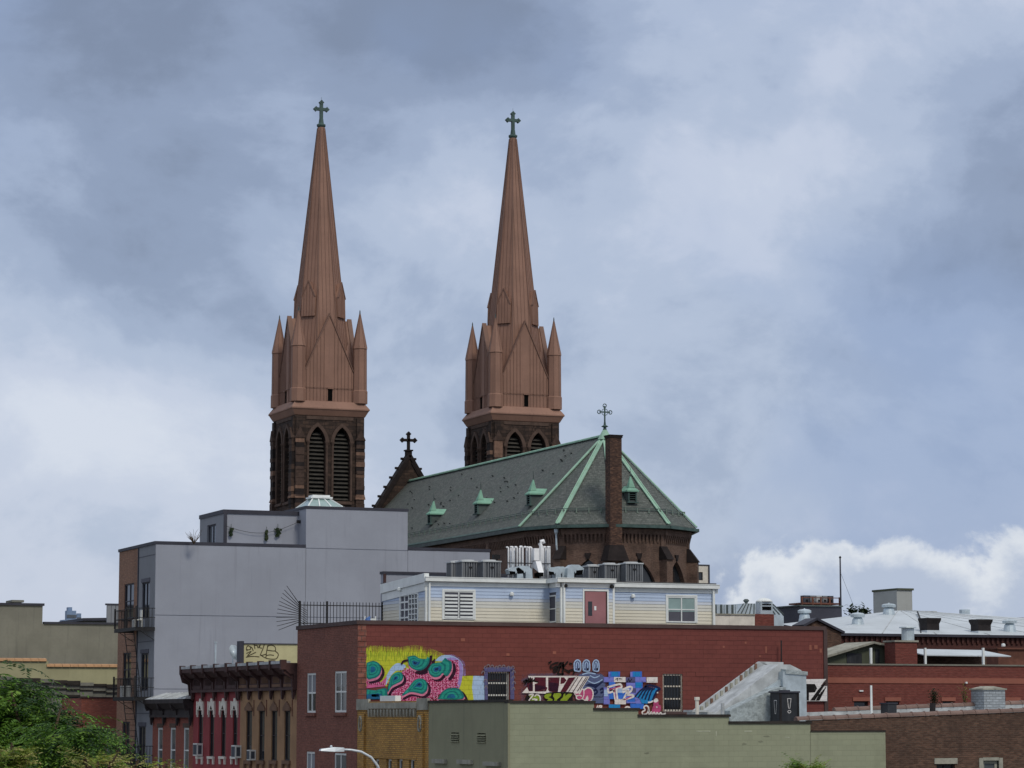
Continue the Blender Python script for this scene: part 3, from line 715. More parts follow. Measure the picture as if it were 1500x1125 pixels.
# dormers
def dormer(base, fn_out, w=.78, h=.85):
    """base: point on the slope under the dormer face; fn_out: horizontal direction it faces"""
    o = Vector(fn_out).normalized(); s = Vector((-o.y, o.x, 0)); Z = Vector((0, 0, 1)); b = Vector(base) + o * .45
    P = lambda u, z, d: b + s * u + Z * z - o * d
    m_ = MB(); m_.hexa([P(-w / 2, -.25, 0), P(w / 2, -.25, 0), P(w / 2, -.25, 2.0), P(-w / 2, -.25, 2.0)], [P(-w / 2, h, 0), P(w / 2, h, 0), P(w / 2, h, 2.0), P(-w / 2, h, 2.0)])
    d_ = m_.build('dormer', MT['lead_grey'], roof)
    m_ = MB(); m_.hexa([P(-w * .36, .0, -.03), P(w * .36, .0, -.03), P(w * .36, 0, .02), P(-w * .36, 0, .02)], [P(-w * .36, h * .92, -.03), P(w * .36, h * .92, -.03), P(w * .36, h * .92, .02), P(-w * .36, h * .92, .02)])
    m_.build('dormer_opening', MT['dark_void'], d_)
    m_ = MB()
    for k in range(4): m_.beam(P(-w * .36, .12 + k * h * .22, -.07), P(w * .36, .12 + k * h * .22, -.07), .08, .04)
    for u in (-.46, .46): m_.beam(P(u * w, -.2, -.05), P(u * w, h, -.05), .12, .12, o)
    m_.box
    m_.beam(P(-w * .7, -.22, -.08), P(w * .7, -.22, -.08), .3, .1); m_.build('dormer_louver', MT['copper_dark'], d_)
    r = w * .76; e = h; k = h + .5
    m_ = MB(); m_.hexa([P(-r, e - .12, -.22), P(r, e - .12, -.22), P(r, e - .1, 2.2), P(-r, e - .1, 2.2)], [P(-r, e + .0, -.22), P(r, e + .0, -.22), P(r, e, 2.2), P(-r, e, 2.2)])
    m_.hexa([P(-r, e, -.22), P(r, e, -.22), P(r, e, 2.2), P(-r, e, 2.2)], [P(-.03, k, .25), P(.03, k, .25), P(.03, k, 2.2), P(-.03, k, 2.2)])
    m_.hexa([P(-r * .5, e + .3, .0), P(r * .5, e + .3, .0), P(r * .5, e + .3, r), P(-r * .5, e + .3, r)], [P(-.04, k + .8, .36), P(.04, k + .8, .36), P(.04, k + .8, .44), P(-.04, k + .8, .44)])
    m_.build('dormer_roof', MT['copper_mint'], d_)
    m_ = MB(); t = P(0, k + .7, .4); m_.tube([t, t + Z * .9], [.06, .015], 5); m_.tube([t + Z * .5 - s * .12, t + Z * .5 + s * .12], .025, 4); m_.build('dormer_finial', MT['lead_grey'], d_)
nrm_w = (-(RZ - RE + .18), 0, (AR + .35))
for px, py in ((636, 765), (705, 750), (782, 737)):
    p = at_plane(px, py, (AX, AY, RZ), nrm_w); dormer(p, (-1, 0, 0))
pm = 0.0; A_, B_ = ap(AR + .4, PSI[2], RE - .2), ap(AR + .4, PSI[3], RE - .2)
nn = (A_ - Vector((AX, AY, RZ))).cross(B_ - Vector((AX, AY, RZ)))
dormer(at_plane(923, 733, (AX, AY, RZ), nn), (math.sin(pm), -math.cos(pm), 0))

# --- walls of nave and apse
m_ = MB(); WR = AR - .3
m_.box(AX - WR, AX + WR, AY + .5, GY, 0, EZ - .2)
m_.build('nave_wall', MT['apse_brick'], church)
m_ = MB(); tr = MB(); gl = MB(); cb = MB(); vo = MB()
for i, (a, b) in enumerate(zip(PSI, PSI[1:])):
    A_, B_ = ap(WR, a, 0), ap(WR, b, 0); L_ = (B_ - A_).length; t = (B_ - A_).normalized(); o = Vector((t.y, -t.x, 0))
    fn = lambda u, z, d, A_=A_, t=t, o=o: A_ + t * u - o * d + Vector((0, 0, z))
    l = (L_ / 2, 3.5, 11.0, 18.3, 3.25)
    lancet_wall(m_, fn, 0, L_, 0, EZ - .2, [l], .4)
    arch_band(m_, fn, l[0], l[1], l[3], l[4], .42, -.05, .05)
    arch_sheet(gl, fn, *l, .36)
    arch_band(tr, fn, l[0], 1.02, 18.6, 1.2, .1, .2, .34)
    for u in (-.76, .76):
        arch_band(tr, fn, l[0] + u, 1.25, 17.6, 1.1, .09, .2, .34, drop=6)
    tr.tube([fn(l[0], 11, .27), fn(l[0], 20.6, .27)], .08, 6)
    # corbel table under the gutter
    n = int(L_ / .36)
    for k in range(n):
        u = (k + .5) * L_ / n; cb.hexa([fn(u - .07, 23.05, -.1), fn(u + .07, 23.05, -.1), fn(u + .07, 23.05, .02), fn(u - .07, 23.05, .02)], [fn(u - .1, 23.75, -.26), fn(u + .1, 23.75, -.26), fn(u + .1, 23.75, .02), fn(u - .1, 23.75, .02)])
    cb.hexa([fn(-.02, 23.75, -.28), fn(L_ + .02, 23.75, -.28), fn(L_ + .02, 23.75, .02), fn(-.02, 23.75, .02)], [fn(-.05, 24.25, -.32), fn(L_ + .05, 24.25, -.32), fn(L_ + .05, 24.25, .02), fn(-.05, 24.25, .02)])
    # keystone
    tr.hexa([fn(l[0] - .12, 21.55, -.14), fn(l[0] + .12, 21.55, -.14), fn(l[0] + .12, 21.55, .02), fn(l[0] - .12, 21.55, .02)], [fn(l[0] - .3, 22.1, -.14), fn(l[0] + .3, 22.1, -.14), fn(l[0] + .3, 22.1, .02), fn(l[0] - .3, 22.1, .02)])
k = AY + .4
while k < GY - 8:
    x = AX - WR
    cb.hexa([(x - .1, k - .07, 23.05), (x - .1, k + .07, 23.05), (x + .02, k + .07, 23.05), (x + .02, k - .07, 23.05)], [(x - .26, k - .1, 23.75), (x - .26, k + .1, 23.75), (x + .02, k + .1, 23.75), (x + .02, k - .1, 23.75)]); k += .4
cb.box(AX - WR - .28, AX - WR + .02, AY, GY - 6, 23.75, 24.25)
apse = m_.build('apse_wall', MT['apse_brick'], church)
tr.build('tracery', MT['stone_dark'], apse); gl.build('stained_glass', MT['pane_dark'], apse); tag(cb.build('corbel_table', MT['apse_brick'], church), kind='stuff')
for i, p in enumerate(PSI[1:-1]):
    c_ = ap(WR, p, 0); o = Vector((math.sin(p), -math.cos(p), 0)); t = Vector((o.y * -1, o.x, 0))
    P = lambda u, d, z: c_ + t * u + o * d + Vector((0, 0, z))
    m_ = MB(); m_.hexa([P(-.36, -.2, 0), P(.36, -.2, 0), P(.36, .85, 0), P(-.36, .85, 0)], [P(-.36, -.2, 21.6), P(.36, -.2, 21.6), P(.36, .85, 21.6), P(-.36, .85, 21.6)]); bo = m_.build('buttress', MT['apse_brick'], church)
    m_ = MB(); m_.hexa([P(-.42, -.1, 21.55), P(.42, -.1, 21.55), P(.42, 1.0, 21.55), P(-.42, 1.0, 21.55)], [P(-.4, -.1, 22.75), P(.4, -.1, 22.75), P(.4, .1, 22.75), P(-.4, .1, 22.75)]); m_.build('weathering', MT['stone_dark'], bo)
    m_ = MB(); m_.hexa([P(-.3, -.2, 22.6), P(.3, -.2, 22.6), P(.3, .06, 22.6), P(-.3, .06, 22.6)], [P(-.3, -.2, 23.8), P(.3, -.2, 23.8), P(.3, .06, 23.8), P(-.3, .06, 23.8)]); m_.build('pilaster', MT['apse_brick'], bo)
# nave side pier and rainwater pipe
m_ = MB().box(AX - WR - .25, AX - WR + .02, AY + 8.9, AY + 9.6, 12, 24.2); m_.build('pilaster', MT['apse_brick'], church)
c_ = ap(WR, PSI[1], 0); o = Vector((math.sin(PSI[1]), -math.cos(PSI[1]), 0)); c_ += o * .28 + Vector((-.3, .2, 0))
m_ = MB(); m_.tube([c_ + Vector((0, 0, 24.2)), c_ + Vector((0, 0, 23.6)), c_ + Vector((.02, -.02, 22.8)), c_ + Vector((.18, .1, 21.8)), c_ + Vector((.16, .1, 12))], .085, 8)
m_.lathe(c_.x, c_.y, [(.08, 23.75), (.2, 23.95), (.2, 24.25)], 8); m_.build('rainwater_pipe', MT['galvanised'], church)
# --- tall chimney standing against the apse
ch0, ch1 = at_y(893, 637, 216.6), at_y(912, 637, 216.6); cw = (ch1.x - ch0.x) / 2 * .9; cxm = (ch0.x + ch1.x) / 2 - .05
m_ = MB().box(cxm - cw, cxm + cw, 216.55, 217.6, 21.9, 32.2); chim = m_.build('chimney', MT['apse_chimney_brick'], church)
m_ = MB().box(cxm - cw - .06, cxm + cw + .06, 216.49, 217.66, 32.2, 32.36).box(cxm - cw - .1, cxm + cw + .1, 216.45, 217.7, 32.36, 32.46); m_.build('chimney_cap', MT['stone_dark'], chim)
m_ = MB().hexa([(cxm - cw - .5, 216.1, 21.3), (cxm + cw + .5, 216.1, 21.3), (cxm + cw + .5, 217.6, 21.3), (cxm - cw - .5, 217.6, 21.3)], [(cxm - cw - .1, 216.45, 22.7), (cxm + cw + .1, 216.45, 22.7), (cxm + cw + .1, 217.6, 22.7), (cxm - cw - .1, 217.6, 22.7)])
m_.build('chimney_base', MT['stone_dark'], chim)
# --- street gable between the towers, seen from behind
hz, ax_ = 36.05, AX
m_ = MB(); sl_ = 5.9 / 3.7; drop = 14.0; wb = drop / sl_
m_.prism([(ax_ - wb, GY, hz - drop), (ax_ + wb, GY, hz - drop), (ax_, GY, hz)], (0, .8, 0))
gab = m_.build('street_gable', MT['brownstone'], church)
m_ = MB()
for s in (-1, 1):
    m_.beam((ax_, GY + .4, hz + .1), (ax_ + s * wb, GY + .4, hz - drop + .1), 1.15, .38, (0, 0, 1))
    m_.beam((ax_ + s * .25, GY - .06, hz - .75), (ax_ + s * wb, GY - .06, hz - drop - .35), .16, .2, (0, 0, 1))
m_.build('gable_coping', MT['stone_dark'], gab)
knob = MB(); knob.hexa([(-.12, -.2, 0), (.12, -.2, 0), (.12, .2, 0), (-.12, .2, 0)], [(.0, -.2, .42), (.26, -.2, .42), (.26, .2, .42), (.0, .2, .42)]); knob.box(.0, .56, -.22, .22, .36, .62); knob.hexa([(.32, -.2, .14), (.56, -.2, .2), (.56, .2, .2), (.32, .2, .14)], [(.28, -.2, .38), (.56, -.2, .38), (.56, .2, .38), (.28, .2, .38)])
knob = knob.mesh('crocket', MT['stone_dark'])
for s in (-1, 1):
    for k in range(8):
        t = .45 + k * .66; inst(knob, 'crocket', gab, (ax_ + s * (t + .1), GY + .4, hz - t * sl_ + .2), None, (s * .6, .7, .55))
m_ = MB().box(ax_ - .32, ax_ + .32, GY + .1, GY + .7, hz - .3, hz + .55).box(ax_ - .42, ax_ + .42, GY, GY + .8, hz + .55, hz + .7).box(ax_ - .15, ax_ + .15, GY + .26, GY + .54, hz + .7, hz + 2.5).box(ax_ - .75, ax_ + .75, GY + .261, GY + .539, hz + 1.62, hz + 1.92)
for dx, z in ((-.72, hz + 1.77), (.72, hz + 1.77), (0, hz + 2.45), (0, hz + 1.77)):
    for ex, ez in ((.13, .0), (-.13, 0), (0, .13), (0, -.13)):
        p = Vector((ax_ + dx + ex, GY + .24, z + ez)); r = .16 if dx or z > hz + 2 else .2
        m_.prism([p + Vector((-r, 0, 0)), p + Vector((0, 0, -r)), p + Vector((r, 0, 0)), p + Vector((0, 0, r))], (0, .32, 0))
m_.build('gable_cross', MT['stone_dark'], gab)
# ------------------------------------------------------------------ grey stucco block with brick end bay
GY0, GY1 = 141.75, 149.86
gz = 17.05
grey = thing('stucco_building', 'tall lavender grey stucco building with stepped roofline before the church towers', 'building', (FX, GY0, 0))
ysplit = at_x(202, 900, FX).y
hx = [rx(208, 219, 853, 906, FX), rx(206.5, 217, 957, 1012, FX), rx(203, 213, 1064, 1125, FX)]
hb = [rx(182, 196, 855, 906, FX), rx(180, 192, 956, 1006, FX), rx(179, 190, 1057, 1110, FX)]
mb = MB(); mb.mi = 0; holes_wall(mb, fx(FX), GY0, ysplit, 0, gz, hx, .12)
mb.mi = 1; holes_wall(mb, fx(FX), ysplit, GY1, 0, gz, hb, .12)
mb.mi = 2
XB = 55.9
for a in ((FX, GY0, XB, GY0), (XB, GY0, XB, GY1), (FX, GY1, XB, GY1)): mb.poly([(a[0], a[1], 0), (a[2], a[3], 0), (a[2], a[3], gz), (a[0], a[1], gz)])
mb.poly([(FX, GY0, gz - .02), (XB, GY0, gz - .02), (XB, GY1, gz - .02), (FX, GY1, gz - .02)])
mb.build('wall', [MT['stucco_grey_dark'], MT['buff_brick'], MT['stucco_grey']], grey)  # street face gets the darker stucco, its shade put into the colour
for i, h in enumerate(hx): window(grey, fx(FX), h, MT['trim_charcoal'], MT['pane_dark'], .07, 1, 0, .05, lintel=MT['stucco_groove'])
for i, h in enumerate(hb): window(grey, fx(FX), h, MT['trim_charcoal'], MT['pane_dark'], .07, 1, 1, .05, sill=MT['coping_dark'])
TX0, TX1, tz = 45.03, 50.97, 19.2
mb = MB().box(TX0, TX1, GY0 + .003, GY0 + 7, gz - .03, tz); mb.build('stair_tower', MT['stucco_grey'], grey)
# stucco panels stand proud of the shadow joints
pz = at_y(340, 903, GY0).z
pl = []
zj2 = at_y(300, 1010, GY0).z
for x0, x1, z0, z1 in ((FX + .01, TX0 - .02, 0, zj2), (FX + .01, TX0 - .02, zj2 + .035, pz), (FX + .01, TX0 - .02, pz + .035, gz - .02), (TX0 + .02, TX1, 0, pz), (TX0 + .02, TX1, pz + .035, gz - .05), (TX0 + .0, TX1, gz - .015, tz - .01), (TX1 + .03, XB, 0, gz - .02)):
    MB().box(x0, x1, GY0 - .035, GY0 + .002, z0, z1).build('stucco_panel', MT['stucco_grey'], grey)
zf = at_x(212, 940, FX).z
for z0, z1 in ((gz - 1.0, gz - .05), (zf + .02, gz - 1.04), (6.0, zf - .02)):
    pass
mb = MB()
for z in (gz - .55, zf, at_x(212, 1045, FX).z): mb.box(FX - .012, FX + .02, GY0 + .02, ysplit - .05, z - .02, z + .02)
mb.build('wall_joint', MT['stucco_groove'], grey)
MB().box(FX - .05, FX + .03, ysplit - .05, ysplit + .06, .1, gz).build('downpipe', MT['trim_charcoal'], grey)
mb = MB().box(FX - .06, TX0, GY0 - .06, GY0 + .3, gz, gz + .16).box(FX - .06, FX + .3, GY0 + .3, GY1 + .06, gz, gz + .16).box(TX1, XB + .05, GY0 - .06, GY0 + .3, gz, gz + .16)
mb.box(TX0 - .05, TX1 + .05, GY0 - .06, GY0 + .3, tz, tz + .15).box(TX0 - .05, TX0 + .3, GY0 + .3, GY0 + 7, tz, tz + .15)
mb.build('coping', MT['trim_charcoal'], grey)
# set-back top storey
UY, UX0, UX1Y = 143.02, 40.72, 147.92
uh = [(144.6, 146.4, gz + .2, 18.45)]
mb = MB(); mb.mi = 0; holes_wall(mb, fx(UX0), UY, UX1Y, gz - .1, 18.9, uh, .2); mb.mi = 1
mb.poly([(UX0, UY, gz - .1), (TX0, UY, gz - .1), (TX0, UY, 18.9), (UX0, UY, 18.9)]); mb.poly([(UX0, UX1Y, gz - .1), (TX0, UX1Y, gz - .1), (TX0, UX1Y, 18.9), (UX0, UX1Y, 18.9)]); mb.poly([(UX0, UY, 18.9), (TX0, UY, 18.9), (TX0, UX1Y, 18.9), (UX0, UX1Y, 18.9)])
mb.build('top_storey', [MT['stucco_grey_dark'], MT['stucco_grey']], grey)  # same stucco on both faces, street-side shade painted in
window(grey, fx(UX0), uh[0], MT['trim_charcoal'], MT['pane_grey'], .08, 1, 0, .1)
mb = MB().box(UX0 - .06, TX0, UY - .06, UY + .3, 18.9, 19.12).box(UX0 - .06, UX0 + .3, UY + .3, UX1Y, 18.9, 19.12); mb.build('coping', MT['trim_charcoal'], grey)
MB().box(UX0 - .02, UX0 + .16, UY - .1, UY - .01, gz + .1, 18.9).build('downpipe', MT['trim_charcoal'], grey)
# things hung on the roof terrace wall
def vine(name, label, px, py, h, w, seed):
    r = random.Random(seed); p = at_y(px, py, UY - .12); m_ = MB()
    for i in range(34):
        c = p + Vector((r.gauss(0, w * .8), r.uniform(-.06, .03), -r.random() * h)); s = r.uniform(.05, .1); a = r.uniform(0, 6.28)
        m_.poly([c + Vector((math.cos(a + k) * s, r.uniform(-.03, .03), math.sin(a + k) * s)) for k in (0, 1.8, 3.3, 4.6)])
    m_.tube([p + Vector((0, 0, .25)), p + Vector((.02, 0, -h))], .012, 4)
    tag(m_.build(name, MT['leaf_dark'], origin=p), label, 'plant')
vine('hanging_plant', 'small trailing plant hung on the terrace wall near its dark downpipe', 338.5, 774, .42, .05, 4)
vine('hanging_plant', 'dark trailing plant hung from the terrace wall string of lights', 390.5, 778, .55, .04, 7)
vine('hanging_plant', 'wider leafy plant hung on terrace wall beside the stair tower', 407, 774, .42, .1, 10)
m_ = MB(); a_, b_ = Vector((UX0 + .1, UY - .1, 18.2)), Vector((TX0 - .05, UY - .2, 18.55))
m_.tube([a_.lerp(b_, i / 12) - Vector((0, 0, .5 * math.sin(math.pi * i / 12))) for i in range(13)], .012, 4)
m_.box(TX0 - .2, TX0 - .02, UY - .35, UY - .2, 18.45, 18.62); tag(m_.build('string_lights', MT['iron'], origin=a_), 'thin dark cable of string lights slung along the terrace wall', 'string lights')
# dry shrub on the terrace
def twigs(name, label, cat, base, h, spread, n, mat, seed):
    r = random.Random(seed); m_ = MB()
    for i in range(n):
        a = r.uniform(0, 6.28); l = h * r.uniform(.5, 1); p = [Vector(base)]; d = Vector((math.cos(a) * spread, math.sin(a) * spread, 1)).normalized()
        for k in range(4): p.append(p[-1] + d * (l / 4)); d = (d + Vector((r.uniform(-.35, .35), r.uniform(-.35, .35), r.uniform(-.2, .2)))).normalized()
        m_.tube(p, [.02, .016, .012, .008, .004], 4)
    return tag(m_.build(name, MT[mat], origin=base), label, cat)
p = at_x(284, 795, 38.5); twigs('dry_shrub', 'bare twiggy shrub on the grey building roof terrace', 'shrub', (38.5, p.y, gz), 1.0, .7, 22, 'bark', 3)
# skylight
sx0, sx1 = at_y(450, 741, GY0 + 2).x, at_y(505, 741, GY0 + 2).x
sk = thing('roof_skylight', 'white glazed pyramid skylight on top of grey stair tower', 'skylight', ((sx0 + sx1) / 2, GY0 + 3, tz))
m_ = MB().box(sx0, sx1, GY0 + 2, GY0 + 4.6, tz + .05, tz + .32); m_.build('kerb_frame', MT['white_trim'], sk)
i0, i1 = sx0 + .62, sx1 - .62; zt = tz + .82
m_ = MB().hexa([(sx0 + .1, GY0 + 2.1, tz + .32), (sx1 - .1, GY0 + 2.1, tz + .32), (sx1 - .1, GY0 + 4.5, tz + .32), (sx0 + .1, GY0 + 4.5, tz + .32)], [(i0, GY0 + 2.9, zt), (i1, GY0 + 2.9, zt), (i1, GY0 + 3.6, zt), (i0, GY0 + 3.6, zt)]); m_.build('glazing', MT['pane_green'], sk)
m_ = MB().box(i0 - .15, i1 + .15, GY0 + 2.75, GY0 + 3.75, zt, zt + .09).box(i0 - .03, i1 + .03, GY0 + 2.87, GY0 + 3.63, zt + .09, zt + .2)
for t in (0, .33, .66, 1):
    m_.beam((sx0 + .1 + t * (sx1 - sx0 - .2), GY0 + 2.08, tz + .33), (i0 + t * (i1 - i0), GY0 + 2.88, zt), .06, .06)
m_.beam((sx0 + .1, GY0 + 4.5, tz + .33), (i0, GY0 + 3.6, zt), .06, .06); m_.build('glazing_bar', MT['white_trim'], sk)

# ------------------------------------------------------------------ fire escape on the end bay
fe = thing('fire_escape', 'black iron fire escape with balconies and ladder on the brick end bay', 'fire escape', (FX, 146, 0))
fy0, fy1 = at_x(200.5, 905, FX - 1.0).y, at_x(169.5, 905, FX - 1.0).y
bar = MB().box(-.013, .013, -.013, .013, 0, 1).mesh('baluster', MT['iron'])
rung = MB().box(-.25, .25, -.014, .014, -.014, .014).mesh('rung', MT['iron'])
zlev = [at_x(196, 920, FX - .6).z, at_x(196, 1021, FX - .6).z, at_x(196, 1120, FX - .6).z]
for z in zlev:
    m_ = MB()
    for k in range(7): m_.box(FX - 1.05 + k * .16, FX - .97 + k * .16, fy0, fy1, z - .03, z)
    m_.box(FX - 1.08, FX - 1.0, fy0, fy1, z - .2, z - .031).box(FX - 1.0, FX, fy0, fy0 + .06, z - .2, z - .031).box(FX - 1.0, FX, fy1 - .06, fy1, z - .2, z - .031)
    for y in (fy0 + .1, fy1 - .1): m_.beam((FX, y, z - .7), (FX - .95, y, z - .1), .03, .03)
    m_.build('platform', MT['iron'], fe)
    m_ = MB()
    for zz in (z + 1.0, z + .5): m_.beam((FX - 1.04, fy0, zz), (FX - 1.04, fy1, zz), .035, .035); m_.beam((FX, fy0, zz), (FX - 1.04, fy0, zz), .035, .035); m_.beam((FX, fy1, zz), (FX - 1.04, fy1, zz), .035, .035)
    for y in (fy0, (fy0 + fy1) / 2 - .2, fy1): m_.box(FX - 1.08, FX - 1.0, y - .04, y + .04, z, z + 1.12)
    m_.build('guard_rail', MT['iron'], fe)
    y = fy0 + .35
    while y < fy1 - .1: inst(bar, 'baluster', fe, (FX - 1.04, y, z), None, (1, 1, 1.0)); y += .3
    for k in range(1, 6):
        for yy in (fy0, fy1): inst(bar, 'baluster', fe, (FX - .17 * k, yy, z))
for zt, zb in zip(zlev, zlev[1:] + [1.5]):
    ya, yb = at_x(189, 930, FX - .6).y, at_x(198, 1010, FX - .6).y
    A_, B_ = Vector((FX - .62, ya, zt)), Vector((FX - .5, yb, zb))
    m_ = MB(); m_.beam(A_ + Vector((.25, 0, 0)), B_ + Vector((.25, 0, 0)), .035, .05); m_.beam(A_ - Vector((.25, 0, 0)), B_ - Vector((.25, 0, 0)), .035, .05); m_.build('ladder_rail', MT['iron'], fe)
    n = int((zt - zb) / .3)
    for k in range(1, n): inst(rung, 'rung', fe, A_.lerp(B_, k / n))
p = at_x(184.5, 1015, FX - .6)
m_ = MB().box(FX - .85, FX - .4, p.y - .3, p.y + .3, zlev[1], zlev[1] + .62); o_ = tag(m_.build('storage_tub', MT['ac_white'], origin=(FX - .6, p.y, zlev[1])), 'pale grey tub standing on the lower fire escape balcony', 'tub')
p = at_x(207, 905, FX - .35)
m_ = MB().box(FX - .8, FX - .75, p.y - .3, p.y + .3, zlev[0], zlev[0] + .42).box(FX - .75, FX - .35, p.y - .3, p.y + .3, zlev[0] + .4, zlev[0] + .45).box(FX - .4, FX - .34, p.y - .3, p.y + .3, zlev[0] + .45, zlev[0] + .95).box(FX - .4, FX - .35, p.y - .3, p.y + .3, zlev[0], zlev[0] + .4)
tag(m_.build('balcony_chair', MT['ac_white'], origin=(FX - .6, p.y, zlev[0])), 'small white chair on the upper fire escape balcony', 'chair')

# ------------------------------------------------------------------ row of old houses with bracketed cornices
def cornice(parent, y0, y1, ztop, zbot, proj, mat, nbr, fascia=None, slots=True, brk='bracket'):
    m_ = MB(); h = ztop - zbot
    m_.box(FX - proj, FX + .1, y0, y1, ztop - .22, ztop)                       # top board
    m_.hexa([(FX - proj * .45, y0, ztop - .5), (FX, y0, ztop - .5), (FX, y1, ztop - .5), (FX - proj * .45, y1, ztop - .5)], [(FX - proj * .92, y0, ztop - .221), (FX, y0, ztop - .221), (FX, y1, ztop - .221), (FX - proj * .92, y1, ztop - .221)])
    m_.box(FX - .14, FX, y0, y1, zbot, ztop - .5); m_.box(FX - .2, FX, y0 + .002, y1 - .002, zbot, zbot + .12)
    c_ = m_.build('cornice', mat, parent)
    n = nbr
    me = MB().prism([(0, -.09, -.22), (-proj * .94, -.09, -.22), (-proj * .85, -.09, -.45), (-.38, -.09, -.6), (-.22, -.09, -h * .6), (-.17, -.09, -h - .35), (-.1, -.09, -h - .42), (0, -.09, -h)], (0, .18, 0)).mesh(brk, mat)
    for i in range(n):
        y = y0 + (y1 - y0) * (i + .0) / (n - 1) if n > 1 else (y0 + y1) / 2
        y = min(max(y, y0 + .16), y1 - .16); inst(me, brk, c_, (FX - .002, y, ztop - .002))
        m_ = None
    if slots:
        for i in range(n - 1):
            ym = y0 + (y1 - y0) * (i + .5) / (n - 1); w = (y1 - y0) / (n - 1) * .24; m_ = MB()
            for k in range(6): yy = ym - w + 2 * w * k / 5; m_.box(FX - .175, FX - .139, yy - .035, yy + .035, zbot + h * .28, zbot + h * .52)
            m_.build('frieze_grille', slots if not isinstance(slots, bool) else mat, c_)
            MB().box(FX - .17, FX - .139, ym - w * 1.5, ym + w * 1.5, zbot + .16, zbot + h * .24).build('frieze_panel', slots if not isinstance(slots, bool) else mat, c_)
    if fascia:
        seg = (y1 - y0) / (n - 1)
        for i in range(n - 1):
            a, b = y0 + seg * i + .06, y0 + seg * (i + 1) - .06
            m_ = MB().box(FX - proj - .03, FX - proj + .4, a, b, ztop - .04, ztop + .09); m_.build('cornice_flashing', fascia, c_)
        for i in range(n):
            y = min(max(y0 + seg * i, y0 + .08), y1 - .08); MB().box(FX - proj - .07, FX - proj + .2, y - .1, y + .1, ztop - .3, ztop + .14).build('cornice_block', mat, c_)
    return c_
def recess_windows(parent, holes, frame, pane, **k):
    for h in holes: window(parent, fx(FX), h, frame, pane, **k)
TB0, TB1, RB1, LB1 = 116.23, at_x(352, 1040, FX).y, at_x(283.5, 1040, FX).y, 141.75
# tan house
tan = thing('rendered_house', 'tan rendered old house with dark cornice and tall narrow windows', 'house', (FX, (TB0 + TB1) / 2, 0))
ztt, ztb = at_x(390, 972, FX - .8).z, at_x(390, 1012, FX).z
th = [rx(c - 3.6, c + 5, 1041, 1114, FX) for c in (364, 382.5, 401, 420)]
th += [(h[0], h[1], 1.2, 4.4) for h in th]
shell(tan, (MT['tan_render'],), FX, FX + 16, TB0, TB1, ztt - .1, th, name='wall', depth=.1, roofmat=MT['silver_coat'])
recess_windows(tan, th, MT['cornice_black'], MT['pane_dark'], fw=.06, rec=.05)
cornice(tan, TB0, TB1, ztt, ztb, .7, MT['cornice_maroon'], 6, MT['silver_coat'], MT['tan_trim'])
for h in th[:4]:
    c = (h[0] + h[1]) / 2; w = h[1] - h[0]
    m_ = MB().prism([(FX - .07, h[0] - .12, h[3] + .0), (FX - .07, h[1] + .12, h[3] + .0), (FX - .07, h[1] + .1, h[3] + .14), (FX - .07, c, h[3] + .42), (FX - .07, h[0] - .1, h[3] + .14)], (.09, 0, 0)); m_.build('window_hood', MT['tan_trim'], tan)
    m_ = MB().box(FX - .09, FX + .05, h[0] - .12, h[1] + .12, h[2] - .16, h[2]).box(FX - .12, FX + .02, h[0] - .05, h[0] + .08, h[2] - .42, h[2] - .16).box(FX - .12, FX + .02, h[1] - .08, h[1] + .05, h[2] - .42, h[2] - .16); m_.build('sill', MT['tan_trim'], tan)
    m_ = MB().box(FX - .03, FX + .02, h[0] - .34, h[0] - .28, h[3] - .25, h[3] + .5); m_.build('label_strip', MT['rust'], tan)
# crimson house
red = thing('painted_house', 'crimson painted old house with white pedimented window heads', 'house', (FX, (TB1 + RB1) / 2, 0))
rh = [rx(c - 3, c + 3.6, 1041, 1108, FX) for c in (293.5, 310, 327, 344)]
rh += [(h[0], h[1], 1.2, 4.2) for h in rh]
shell(red, (MT['crimson_paint'], MT['stucco_grey']), FX, FX + 16, TB1, RB1, ztt - .1, rh, depth=.1, roofmat=MT['silver_coat'])
recess_windows(red, rh, MT['cornice_black'], MT['pane_dark'], fw=.06, rec=.05)
cornice(red, TB1, RB1 + .0, ztt, ztb, .7, MT['cornice_maroon'], 5, MT['silver_coat'], MT['cornice_maroon'])
m_ = MB().prism([(FX - .72, RB1 + .0, ztt - .3), (FX - .72, RB1 + .0, ztt), (FX, RB1, ztt), (FX, RB1, ztb - .5), (FX - .2, RB1, ztb - .4), (FX - .3, RB1, ztb + .4), (FX - .6, RB1, ztt - .7)], (0, .12, 0)); m_.build('cornice_end', MT['cornice_maroon'], red)
